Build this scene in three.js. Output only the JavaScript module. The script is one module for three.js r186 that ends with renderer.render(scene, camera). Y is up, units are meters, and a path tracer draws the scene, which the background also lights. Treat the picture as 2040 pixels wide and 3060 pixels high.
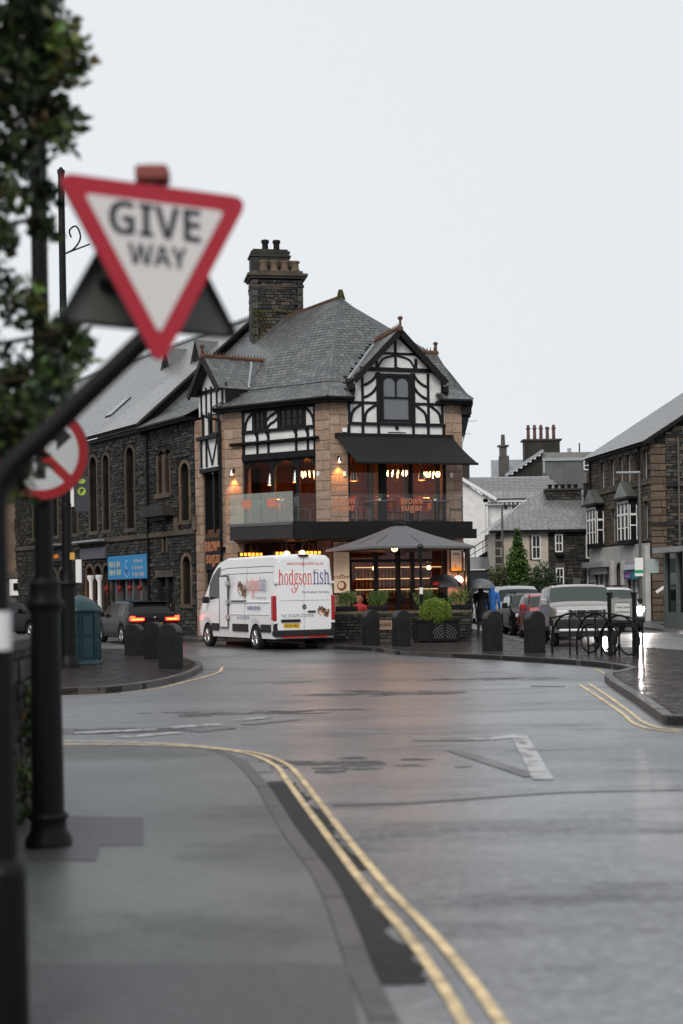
import * as THREE from 'three';
import { mergeGeometries, toCreasedNormals } from 'three/addons/utils/BufferGeometryUtils.js';
import { RoundedBoxGeometry } from 'three/addons/geometries/RoundedBoxGeometry.js';
import { MarchingCubes } from 'three/addons/objects/MarchingCubes.js';
import { FontLoader } from 'three/addons/loaders/FontLoader.js';
import { TextGeometry } from 'three/addons/geometries/TextGeometry.js';

// ---------- camera, sky, light, exposure ----------
const scene = new THREE.Scene();
const camera = new THREE.PerspectiveCamera(39.6, 683 / 1024, 0.1, 900);
camera.position.set(0, 1.65, 0);
camera.rotation.z = THREE.MathUtils.degToRad(-0.9);
camera.setViewOffset(683, 1024, 0, -80.3, 683, 1024);
camera.focus = 50; camera.userData.fStop = 1.4;
const renderer = new THREE.WebGLRenderer({ antialias: true });
renderer.setSize(683, 1024);
renderer.toneMapping = THREE.LinearToneMapping;
renderer.toneMappingExposure = 1.38;
renderer.shadowMap.enabled = true;

function hash(x, y, s) { let h = (x * 374761393 + y * 668265263 + s * 1442695041) | 0; h = Math.imul(h ^ (h >>> 13), 1274126177); return ((h ^ (h >>> 16)) >>> 0) / 4294967296; }
function vnoise(x, y, per, s) {
  const xi = Math.floor(x), yi = Math.floor(y), fx = x - xi, fy = y - yi, m = (a) => ((a % per) + per) % per;
  const u = fx * fx * (3 - 2 * fx), v = fy * fy * (3 - 2 * fy);
  const a = hash(m(xi), m(yi), s), b = hash(m(xi + 1), m(yi), s), c = hash(m(xi), m(yi + 1), s), d = hash(m(xi + 1), m(yi + 1), s);
  return a + (b - a) * u + (c - a) * v + (a - b - c + d) * u * v;
}
function fbm(x, y, per, s, o = 4) { let t = 0, a = 0.5, n = 0; for (let i = 0; i < o; i++) { t += a * vnoise(x, y, per, s + i); n += a; x *= 2; y *= 2; per *= 2; a *= 0.5; } return t / n; }

{ // even overcast: one pale grey sheet with faint broad cloud texture
  const w = 256, h = 128, data = new Float32Array(w * h * 4);
  for (let y = 0; y < h; y++) for (let x = 0; x < w; x++) {
    const n = 0.92 + 0.16 * fbm(x / w * 6, y / w * 6 + 3, 6, 11, 3), i = (y * w + x) * 4;
    data[i] = 0.578 * n; data[i + 1] = 0.603 * n; data[i + 2] = 0.629 * n; data[i + 3] = 1;
  }
  const t = new THREE.DataTexture(data, w, h, THREE.RGBAFormat, THREE.FloatType);
  t.mapping = THREE.EquirectangularReflectionMapping; t.magFilter = t.minFilter = THREE.LinearFilter; t.wrapS = THREE.RepeatWrapping; t.needsUpdate = true;
  scene.background = t; scene.environment = t;
}
const sun = new THREE.DirectionalLight(0xfff4e8, 1.5);
sun.position.set(-22, 62, 34); sun.target.position.set(0, 0, -40); sun.castShadow = true; sun.shadow.radius = 55;
sun.shadow.mapSize.set(2048, 2048);
Object.assign(sun.shadow.camera, { left: -60, right: 60, top: 60, bottom: -60, near: 1, far: 220 });
scene.add(sun, sun.target);

// ---------- helpers ----------
let seed = 7;
const rnd = () => { seed = (seed + 0x6D2B79F5) | 0; let t = Math.imul(seed ^ (seed >>> 15), 1 | seed); t = (t + Math.imul(t ^ (t >>> 7), 61 | t)) ^ t; return ((t ^ (t >>> 14)) >>> 0) / 4294967296; };
const rr = (a, b) => a + (b - a) * rnd();
const PI = Math.PI, M4 = THREE.Matrix4, V3 = (x, y, z) => new THREE.Vector3(x, y, z);
const font = await new FontLoader().loadAsync('fonts/droid/droid_sans_bold.typeface.json');

function tex(size, metres, fn, srgb = true) {
  const d = new Uint8Array(size * size * 4);
  for (let y = 0; y < size; y++) for (let x = 0; x < size; x++) {
    const c = fn(x / size, y / size), i = (y * size + x) * 4;
    for (let k = 0; k < 3; k++) d[i + k] = Math.max(0, Math.min(255, 255 * (Array.isArray(c) ? c[k] : c)));
    d[i + 3] = 255;
  }
  const t = new THREE.DataTexture(d, size, size); t.magFilter = THREE.LinearFilter; t.minFilter = THREE.LinearFilter;
  t.wrapS = t.wrapT = THREE.RepeatWrapping; t.repeat.set(1 / metres, 1 / metres); if (srgb) t.colorSpace = THREE.SRGBColorSpace; t.needsUpdate = true; return t;
}
const mul = (r, g, b, k = 1) => new THREE.Color().setRGB(r * k, g * k, b * k);
function mat(r, g, b, rough = 0.7, o = {}) { return new THREE.MeshPhysicalMaterial({ color: mul(r, g, b), roughness: rough, specularIntensity: rough >= 0.5 && !o.metalness ? 0.35 : 1, ...o }); }
const coated = (r, g, b, rough, coat, o) => new THREE.MeshPhysicalMaterial({ color: mul(r, g, b), roughness: rough, clearcoat: coat, clearcoatRoughness: 0.3, ...o });
const dark = (r, g, b, rough) => new THREE.MeshPhysicalMaterial({ color: mul(r, g, b), roughness: rough, specularIntensity: 0.35 });
const T = {
  grain: tex(256, 0.6, (u, v) => 0.62 + 0.38 * fbm(u * 32, v * 32, 32, 3, 3)),
  blotch: tex(512, 3.1, (u, v) => 0.55 + 0.3 * fbm(u * 6, v * 6, 6, 21, 4) + 0.2 * fbm(u * 60, v * 60, 60, 5, 2)),
  grainB: tex(256, 0.35, (u, v) => fbm(u * 40, v * 40, 40, 9, 3), false),
  plaster: tex(512, 2.3, (u, v) => 0.80 + 0.13 * fbm(u * 5, v * 9, 5, 41, 4) + 0.08 * fbm(u * 70, v * 70, 70, 6, 2)),
  cloth: tex(256, 0.9, (u, v) => 0.8 + 0.2 * fbm(u * 50, v * 50, 50, 12, 2)),
};
const stoneMap = (a, b, s) => tex(256, 0.9, (u, v) => { const n = fbm(u * 8, v * 8, 8, s, 4), m = fbm(u * 48, v * 48, 48, s + 5, 2); const k = 0.7 + 0.45 * m; return [0, 1, 2].map((i) => (a[i] + (b[i] - a[i]) * n) * k); });
const wetAsphaltR = tex(1024, 21, (u, v) => { // film of water: smooth where it lies, rougher where the stones stand out of it
  const a = fbm(u * 5, v * 14, 5, 31, 5), b = fbm(u * 160, v * 160, 160, 8, 2);
  let k = a < 0.40 ? 0.36 : a < 0.56 ? 0.36 + (a - 0.40) / 0.16 * 0.26 : 0.62; return [0, k + (b - 0.5) * 0.12, 0];
}, false);
const filmC = tex(2048, 24, (u, v) => { const a = 0.62 * fbm(u * 4, v * 13, 4, 31, 6) + 0.38 * fbm(u * 26, v * 70, 26, 37, 4); return a < 0.49 ? 1 : a > 0.6 ? 0.3 : 1 - (a - 0.49) / 0.11 * 0.7; }, false);   // where the film of rain lies on the asphalt
const filmF = tex(512, 9.5, (u, v) => { const a = fbm(u * 5, v * 6, 5, 35, 5); return a < 0.5 ? 0.75 : a > 0.66 ? 0.1 : 0.75 - (a - 0.5) / 0.16 * 0.65; }, false);
const asphaltB = tex(1024, 2.6, (u, v) => 0.55 * fbm(u * 130, v * 130, 130, 17, 3) + 0.45 * fbm(u * 9, v * 9, 9, 19, 3), false);
const M = {
  road: new THREE.MeshPhysicalMaterial({ color: mul(0.16, 0.168, 0.185), roughness: 1, roughnessMap: wetAsphaltR, clearcoat: 1, clearcoatMap: filmC, clearcoatRoughness: 0.34, map: tex(2048, 13, (u, v) => { const n = fbm(u * 7, v * 16, 7, 51, 5), m = fbm(u * 330, v * 330, 330, 2, 2); const k = 0.64 + 0.3 * n + 0.6 * (m - 0.5); return [k, k, k * 1.01]; }), bumpMap: asphaltB, bumpScale: 0.012 }),
  foot: new THREE.MeshPhysicalMaterial({ color: mul(0.12, 0.132, 0.129), roughness: 1, clearcoat: 1, clearcoatMap: filmF, clearcoatRoughness: 0.34, roughnessMap: tex(512, 6.3, (u, v) => [0, 0.40 + 0.28 * fbm(u * 6, v * 6, 6, 61, 4), 0], false), map: tex(1024, 5.7, (u, v) => { const n = fbm(u * 5, v * 5, 5, 71, 5), m = fbm(u * 120, v * 120, 120, 4, 2); return 0.62 + 0.3 * n + 0.25 * (m - 0.5); }), bumpMap: asphaltB, bumpScale: 0.004 }),
  patch: mat(0.085, 0.085, 0.094, 0.45, { map: T.grain, bumpMap: asphaltB, bumpScale: 0.004 }),
  gutter: mat(0.03, 0.029, 0.03, 0.6, { map: T.blotch, bumpMap: asphaltB, bumpScale: 0.006 }),
  kerb: mat(0.095, 0.09, 0.088, 0.42, { map: T.blotch, bumpMap: T.grainB, bumpScale: 0.002 }),
  shopWhite: mat(0.5, 0.5, 0.49, 0.6, { map: T.plaster }),
  bare: new THREE.MeshPhysicalMaterial({ color: mul(0.075, 0.073, 0.075), roughness: 0.62, map: T.blotch, bumpMap: asphaltB, bumpScale: 0.012 }),
  yellow: mat(0.78, 0.6, 0.33, 0.45, { map: tex(512, 2.4, (u, v) => 0.6 + 0.4 * Math.min(1, 1.5 * fbm(u * 30, v * 30, 30, 81, 4))), bumpMap: asphaltB, bumpScale: 0.003 }),
  white: mat(0.4, 0.41, 0.42, 0.45, { map: tex(512, 2.7, (u, v) => 0.5 + 0.5 * Math.min(1, Math.max(0, 2.6 * fbm(u * 24, v * 24, 24, 83, 4) - 0.5))), bumpMap: asphaltB, bumpScale: 0.003 }),
  faded: mat(0.26, 0.265, 0.27, 0.5, { map: T.blotch, bumpMap: asphaltB, bumpScale: 0.003 }),
  setts: [[0.05, 0.042, 0.04], [0.08, 0.068, 0.064], [0.035, 0.031, 0.032], [0.07, 0.05, 0.046]].map((c) => mat(...c, 0.22, { map: T.grain })),
  settBed: mat(0.035, 0.033, 0.032, 0.6, { map: T.grain }),
  sand: [[0.50, 0.36, 0.27], [0.47, 0.335, 0.25], [0.54, 0.395, 0.305], [0.44, 0.325, 0.25]].map((c) => mat(...c, 0.85, { map: T.blotch, bumpMap: T.grainB, bumpScale: 0.003 })),
  mortar: mat(0.26, 0.2, 0.15, 0.9, { map: T.grain }),
  rubble: [[0.058, 0.057, 0.056], [0.042, 0.042, 0.045], [0.085, 0.08, 0.07], [0.05, 0.047, 0.042], [0.12, 0.115, 0.105]].map((c) => mat(...c, 0.62, { map: T.blotch, bumpMap: T.grainB, bumpScale: 0.006 })),
  rubbleBed: mat(0.026, 0.025, 0.024, 0.85, { map: T.blotch }),
  brownStone: [[0.16, 0.125, 0.095], [0.12, 0.10, 0.08], [0.2, 0.15, 0.11]].map((c) => mat(...c, 0.8, { map: T.blotch, bumpMap: T.grainB, bumpScale: 0.004 })),
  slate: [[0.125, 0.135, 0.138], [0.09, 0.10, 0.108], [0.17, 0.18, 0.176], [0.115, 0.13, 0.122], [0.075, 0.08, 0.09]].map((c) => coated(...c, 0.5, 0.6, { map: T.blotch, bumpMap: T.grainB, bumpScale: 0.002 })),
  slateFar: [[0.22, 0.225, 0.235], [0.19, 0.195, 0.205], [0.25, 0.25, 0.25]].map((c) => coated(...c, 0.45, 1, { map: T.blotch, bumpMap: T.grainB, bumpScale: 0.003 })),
  deck: mat(0.04, 0.042, 0.045, 0.7),
  ridge: mat(0.15, 0.075, 0.05, 0.7, { map: T.blotch }),
  clayPot: mat(0.10, 0.055, 0.05, 0.8),
  moss: mat(0.10, 0.105, 0.035, 0.95, { map: T.blotch, bumpMap: T.grainB, bumpScale: 0.02 }),
  lead: mat(0.30, 0.33, 0.36, 0.45, { metalness: 0.2 }),
  plaster: mat(0.78, 0.79, 0.79, 0.8, { map: T.plaster }),
  render: mat(0.86, 0.87, 0.88, 0.8, { map: T.plaster }),
  cream: mat(0.60, 0.55, 0.47, 0.85, { map: T.plaster }),
  timber: dark(0.009, 0.009, 0.011, 0.55),
  black: dark(0.008, 0.008, 0.009, 0.5),
  iron: dark(0.006, 0.006, 0.007, 0.5),
  fascia: mat(0.055, 0.055, 0.058, 0.5, { map: T.grain }),
  glass: new THREE.MeshPhysicalMaterial({ color: 0xffffff, roughness: 0.02, transmission: 1, thickness: 0, ior: 1.45, specularIntensity: 0.45 }),
  frosted: new THREE.MeshPhysicalMaterial({ color: mul(0.78, 0.84, 0.82), roughness: 0.15, transmission: 0.82, thickness: 0, ior: 1.45 }),
  darkGlass: new THREE.MeshPhysicalMaterial({ color: mul(0.01, 0.011, 0.013), roughness: 0.1, specularIntensity: 0.6 }),
  greyGlass: mat(0.12, 0.135, 0.155, 0.06),
  awning: mat(0.022, 0.023, 0.026, 0.75, { map: T.cloth }),
  parasol: mat(0.15, 0.157, 0.168, 0.7, { map: T.cloth }),
  wood: mat(0.16, 0.075, 0.035, 0.55, { map: T.grain }),
  room: mat(0.16, 0.05, 0.022, 0.8, { map: T.blotch }),
  bark: mat(0.05, 0.035, 0.022, 0.8, { map: T.blotch }),
  red: mat(0.42, 0.03, 0.03, 0.5), redDark: mat(0.2, 0.02, 0.02, 0.6),
  steel: mat(0.5, 0.5, 0.5, 0.25, { metalness: 1 }),
  chrome: mat(0.75, 0.75, 0.76, 0.12, { metalness: 1 }),
  teal: mat(0.008, 0.06, 0.072, 0.4, { map: T.grain }),
  grey: mat(0.16, 0.165, 0.17, 0.5, { map: T.grain }),
  greyGreen: mat(0.14, 0.17, 0.16, 0.5, { map: T.grain }),
  tyre: mat(0.018, 0.018, 0.019, 0.8), plastic: mat(0.022, 0.022, 0.024, 0.55),
  whitePaint: mat(0.74, 0.75, 0.76, 0.45),
};
const glow = (r, g, b, k) => new THREE.MeshStandardMaterial({ color: mul(r, g, b, 0.4), emissive: mul(r, g, b), emissiveIntensity: k, roughness: 0.6 });
const paint = (r, g, b, o = {}) => new THREE.MeshPhysicalMaterial({ color: mul(r, g, b), roughness: 0.38, clearcoat: 0.7, clearcoatRoughness: 0.1, ...o });

// names, groups
const taken = {};
const numbered = (n) => { const k = taken[n] = (taken[n] ?? -1) + 1; return k ? `${n}_${String(k).padStart(3, '0')}` : n; };
const worldBuilt = [];
function thing(name, label, category, group) { const o = new THREE.Group(); o.name = numbered(name); o.userData = { label, category }; if (group) o.userData.group = group; scene.add(o); return o; }
function builtThing(...a) { const o = thing(...a); worldBuilt.push(o); return o; }   // shapes given in place; its origin is moved to its base at the end
function put(o, x, d, turn = 0, y = 0) { o.position.set(x, y, -d); o.rotation.y = turn; return o; }
function copyOf(o, label) { const c = o.clone(); c.name = numbered(o.name.replace(/_\d\d\d$/, '')); c.userData = { ...o.userData }; if (label) c.userData.label = label; scene.add(c); return c; }

function boxUV(g) {
  const p = g.attributes.position, n = g.attributes.normal, uv = new Float32Array(p.count * 2);
  for (let i = 0; i < p.count; i++) {
    const ax = Math.abs(n.getX(i)), ay = Math.abs(n.getY(i)), az = Math.abs(n.getZ(i)), x = p.getX(i), y = p.getY(i), z = p.getZ(i);
    if (ay >= ax && ay >= az) { uv[2 * i] = x; uv[2 * i + 1] = z; } else if (ax > az) { uv[2 * i] = z; uv[2 * i + 1] = y; } else { uv[2 * i] = x; uv[2 * i + 1] = y; }
  }
  g.setAttribute('uv', new THREE.BufferAttribute(uv, 2)); return g;
}
const frame = (X, d, dx, dd) => new M4().makeRotationY(Math.atan2(dd, dx)).setPosition(X, 0, -d);
class B {   // collects shapes of ONE part
  constructor(m) { this.m = m; this.g = []; }
  add(g, keepUV) {
    if (g.index) g = g.toNonIndexed();
    for (const k of Object.keys(g.attributes)) if (!['position', 'normal', 'uv'].includes(k)) g.deleteAttribute(k);
    if (!keepUV) boxUV(g); if (this.m) g.applyMatrix4(this.m); g.morphAttributes = {}; this.g.push(g); return this;
  }
  box(x0, x1, y0, y1, z0, z1) { const g = new THREE.BoxGeometry(Math.abs(x1 - x0), Math.abs(y1 - y0), Math.abs(z1 - z0)); g.translate((x0 + x1) / 2, (y0 + y1) / 2, (z0 + z1) / 2); return this.add(g); }
  rbox(x0, x1, y0, y1, z0, z1, r = 0.02) { const g = new RoundedBoxGeometry(x1 - x0, y1 - y0, z1 - z0, 2, r); g.translate((x0 + x1) / 2, (y0 + y1) / 2, (z0 + z1) / 2); return this.add(g); }
  cyl(x, y0, y1, z, r0, r1 = r0, n = 16) { const g = new THREE.CylinderGeometry(r1, r0, y1 - y0, n); g.translate(x, (y0 + y1) / 2, z); return this.add(g); }
  rod(p, q, r, n = 8, r1 = r) { const a = V3(...p), b = V3(...q), v = b.clone().sub(a), g = new THREE.CylinderGeometry(r1, r, v.length(), n); g.applyQuaternion(new THREE.Quaternion().setFromUnitVectors(V3(0, 1, 0), v.normalize())); g.translate((a.x + b.x) / 2, (a.y + b.y) / 2, (a.z + b.z) / 2); return this.add(g); }
  beam(p, q, w, t, z0 = 0) { // flat timber in the local xy plane from p to q, width w, standing t proud of z0
    const dx = q[0] - p[0], dy = q[1] - p[1], L = Math.hypot(dx, dy), g = new THREE.BoxGeometry(L, w, t); g.rotateZ(Math.atan2(dy, dx)); g.translate((p[0] + q[0]) / 2, (p[1] + q[1]) / 2, z0 + t / 2); return this.add(g);
  }
  curve(pts, w, t, z0 = 0) { // bent flat timber
    const c = new THREE.CatmullRomCurve3(pts.map(([x, y]) => V3(x, y, 0))), n = 8, P = c.getPoints(n), s = new THREE.Shape(), L = [], R = [];
    for (let i = 0; i <= n; i++) { const a = P[Math.max(0, i - 1)], b = P[Math.min(n, i + 1)], dx = b.x - a.x, dy = b.y - a.y, l = Math.hypot(dx, dy) || 1; L.push([P[i].x - dy / l * w / 2, P[i].y + dx / l * w / 2]); R.push([P[i].x + dy / l * w / 2, P[i].y - dx / l * w / 2]); }
    [...L, ...R.reverse()].forEach(([x, y], i) => i ? s.lineTo(x, y) : s.moveTo(x, y));
    const g = new THREE.ExtrudeGeometry(s, { depth: t, bevelEnabled: false }); g.translate(0, 0, z0); return this.add(g);
  }
  ext(s, z0, z1, bevel = 0) {
    if (Array.isArray(s)) { const a = new THREE.Shape(); s.forEach(([x, y], i) => i ? a.lineTo(x, y) : a.moveTo(x, y)); s = a; }
    const g = new THREE.ExtrudeGeometry(s, { depth: z1 - z0 - 2 * bevel, bevelEnabled: bevel > 0, bevelSize: bevel, bevelThickness: bevel, bevelOffset: -bevel, bevelSegments: 2, curveSegments: 10 }); g.translate(0, 0, z0 + bevel); return this.add(g);
  }
  flat(pts, y0, y1, bevel = 0) { // plan polygon of [X, d] raised from y0 to y1
    const s = new THREE.Shape(); pts.forEach(([x, d], i) => i ? s.lineTo(x, d) : s.moveTo(x, d));
    const g = new THREE.ExtrudeGeometry(s, { depth: y1 - y0, bevelEnabled: false }); g.rotateX(-PI / 2); g.translate(0, y0, 0); return this.add(g);
  }
  lathe(pts, x = 0, y = 0, z = 0, n = 20) { const g = new THREE.LatheGeometry(pts.map(([r, h]) => new THREE.Vector2(r, h)), n); g.translate(x, y, z); return this.add(g); }
  tube(pts, r, n = 20, seg = 7) { return this.add(new THREE.TubeGeometry(new THREE.CatmullRomCurve3(pts.map((p) => V3(...p))), n, r, seg, false)); }
  ball(x, y, z, r, sy = 1, n = 14) { const g = new THREE.SphereGeometry(r, n, n * 0.7 | 0); g.scale(1, sy, 1); g.translate(x, y, z); return this.add(g); }
  quad(a, b, c, d) { const g = new THREE.BufferGeometry(); g.setAttribute('position', new THREE.Float32BufferAttribute([...a, ...b, ...c, ...a, ...c, ...d], 3)); g.setAttribute('uv', new THREE.Float32BufferAttribute([0, 0, 1, 0, 1, 1, 0, 0, 1, 1, 0, 1], 2)); g.computeVertexNormals(); return this.add(g); }
  text(str, x, y, z, size, depth = 0.01, sx = 1) { const g = new TextGeometry(str, { font, size, depth, curveSegments: 4, bevelEnabled: false }); g.computeBoundingBox(); g.translate(-(g.boundingBox.max.x + g.boundingBox.min.x) / 2, 0, 0); g.scale(sx, 1, 1); g.translate(x, y, z); return this.add(g); }
  build(name, material, parent, label) { const o = new THREE.Mesh(this.g.length > 1 ? mergeGeometries(this.g) : this.g[0], material); o.name = name; if (label) o.userData.label = label; o.castShadow = o.receiveShadow = true; (parent ?? scene).add(o); return o; }
}
const b = (m) => new B(m);
function structure(name, builder, material) { const o = builder.build(numbered(name), material); o.userData.kind = 'structure'; return o; }
// many like pieces: the nearest `limit` become meshes of their own, the rest one part
const unitBox = (() => { const g = new THREE.BoxGeometry(1, 1, 1), p = g.attributes.position; for (let i = 0; i < p.count; i++) if (p.getZ(i) > 0) { p.setX(i, p.getX(i) * 0.95); p.setY(i, p.getY(i) * 0.9); } g.computeVertexNormals(); return g; })();
const pieceUV = (() => { const c = {}; return (i) => c[i] ??= (() => { const g = unitBox.clone(), u = g.attributes.uv; for (let k = 0; k < u.count; k++) u.setXY(k, u.getX(k) * 0.5 + i * 0.37, u.getY(k) * 0.4 + i * 0.23); return g; })(); })();
const ashlarBox = (() => { const c = {}; return (i) => c[i] ??= (() => { const g = pieceUV(i).clone(), q = new THREE.BoxGeometry(1, 1, 1).attributes.position, p = g.attributes.position; for (let k = 0; k < p.count; k++) p.setXYZ(k, q.getX(k) * (q.getZ(k) > 0 ? 0.985 : 1), q.getY(k) * (q.getZ(k) > 0 ? 0.97 : 1), q.getZ(k)); g.computeVertexNormals(); return g; })(); })();
function pieces(list, name, mats, parent, limit = 300, ashlar = false) {   // list of { m: Matrix4, k: material index }
  const eye = camera.position, v = V3(0, 0, 0);
  list.forEach((e) => { v.setFromMatrixPosition(e.m); e.r = v.distanceTo(eye); }); list.sort((p, q) => p.r - q.r);
  const near = list.slice(0, limit), far = list.slice(limit);
  near.forEach((e, i) => { const o = new THREE.Mesh(ashlar ? ashlarBox(i % 7) : pieceUV(i % 7), mats[e.k % mats.length]); o.name = name; o.matrixAutoUpdate = false; o.matrix.copy(e.m); o.matrix.decompose(o.position, o.quaternion, o.scale); o.matrixAutoUpdate = true; o.castShadow = o.receiveShadow = true; parent.add(o); });
  if (far.length) {
    const base = mats[0].clone(); base.color.set(1, 1, 1); const im = new THREE.InstancedMesh(pieceUV(3), base, far.length); im.name = name; im.userData.kind = 'stuff';
    far.forEach((e, i) => { im.setMatrixAt(i, e.m); im.setColorAt(i, mats[e.k % mats.length].color); }); im.castShadow = im.receiveShadow = true; parent.add(im);
  }
}
function courses(F, u0, u1, y0, y1, z, o) {   // stones laid in courses on the face of frame F
  const out = []; let y = y0;
  while (y < y1 - 0.03) {
    const h = Math.min(rr(...o.h), y1 - y); let u = u0 - (o.even ? 0 : rr(0, 0.2));
    while (u < u1 - 0.02) {
      const w = rr(...o.w), a = Math.max(u, u0), c = Math.min(u + w, u1), j = o.joint ?? 0.012;
      if (c - a > 0.05 && !(o.skip && o.skip((a + c) / 2, y + h / 2, c - a, h))) out.push({ m: F.clone().multiply(new M4().compose(V3((a + c) / 2, y + h / 2, z + rr(-1, 1) * (o.rough ?? 0.01)), new THREE.Quaternion().setFromEuler(new THREE.Euler(rr(-1, 1) * (o.tilt ?? 0.02), rr(-1, 1) * (o.tilt ?? 0.02), rr(-1, 1) * (o.tilt ?? 0.02) * 0.6)), V3(c - a - j, h - j, o.t ?? 0.08))), k: rnd() * 99 | 0 });
      u += w;
    }
    y += h;
  }
  return out;
}
function print(w, h, ppm, draw, rough = 0.5) { // flat print on a board
  const c = document.createElement('canvas'); c.width = Math.round(w * ppm); c.height = Math.round(h * ppm); const x = c.getContext('2d'); x.scale(ppm, ppm); draw(x, w, h);
  const t = new THREE.CanvasTexture(c); t.colorSpace = THREE.SRGBColorSpace; return new THREE.MeshStandardMaterial({ map: t, roughness: rough });
}
function words(x, str, px, py, size, color, fam = 'sans-serif', style = 'bold', align = 'center', maxW) { x.font = `${style} ${100}px ${fam}`; x.save(); x.translate(px, py); x.scale(size / 100, size / 100); x.fillStyle = color; x.textAlign = align; x.textBaseline = 'alphabetic'; if (maxW) { const m = x.measureText(str).width; if (m * size / 100 > maxW) x.scale(maxW / (m * size / 100), 1); } x.fillText(str, 0, 0); x.restore(); }
function sheet(F, cx, cy, w, h, z, name, material, parent) { const g = new THREE.PlaneGeometry(w, h); g.translate(cx, cy, z); return new B(F).add(g, true).build(name, material, parent); }
function lamp(x, y, d, color, cd, dist = 0) { const l = new THREE.PointLight(color, cd, dist, 2); l.position.set(x, y, -d); l.castShadow = true; l.shadow.radius = 3; return l; }

// ---------- ground ----------
structure('road', b().add((() => { const g = new THREE.PlaneGeometry(500, 500, 1, 1); g.rotateX(-PI / 2); g.translate(0, 0, -150); return g; })()), M.road);
const kerbL = [[-9, 15.6], [-3.05, 15.32], [-1.81, 15.15], [-1.41, 14.84], [-1.08, 14.14], [-0.73, 12.48], [-0.3, 9.48], [-0.06, 7.93], [0.05, 6.82], [0.12, 5.95], [0.2, 5.2], [0.3, 1]];
function offsetLine(P, o) { return P.map((p, i) => { const a = P[Math.max(0, i - 1)], c = P[Math.min(P.length - 1, i + 1)], dx = c[0] - a[0], dy = c[1] - a[1], l = Math.hypot(dx, dy); return [p[0] - dy / l * o, p[1] + dx / l * o]; }); }
function smooth(P, n = 40) { return new THREE.CatmullRomCurve3(P.map(([x, d]) => V3(x, 0, d)), false, 'centripetal').getSpacedPoints(n).map((p) => [p.x, p.z]); }
function ribbon(P, o0, o1, y, m) { const A = offsetLine(P, o0), C = offsetLine(P, o1), g = b(m); for (let i = 0; i + 1 < P.length; i++) g.quad([A[i][0], y, -A[i][1]], [C[i][0], y, -C[i][1]], [C[i + 1][0], y, -C[i + 1][1]], [A[i + 1][0], y, -A[i + 1][1]]); return g; }
function up(g) { const n = g.g.map((q) => q.attributes.normal.getY(0)); g.g.forEach((q, i) => { if (n[i] < 0) { const p = q.attributes.position, a = p.array; for (let k = 0; k < a.length; k += 9) for (let j = 0; j < 3; j++) [a[k + 3 + j], a[k + 6 + j]] = [a[k + 6 + j], a[k + 3 + j]]; q.computeVertexNormals(); } boxUV(q); }); return g; }
const KL = smooth(kerbL, 60), KLin = offsetLine(KL, -0.115);
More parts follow.
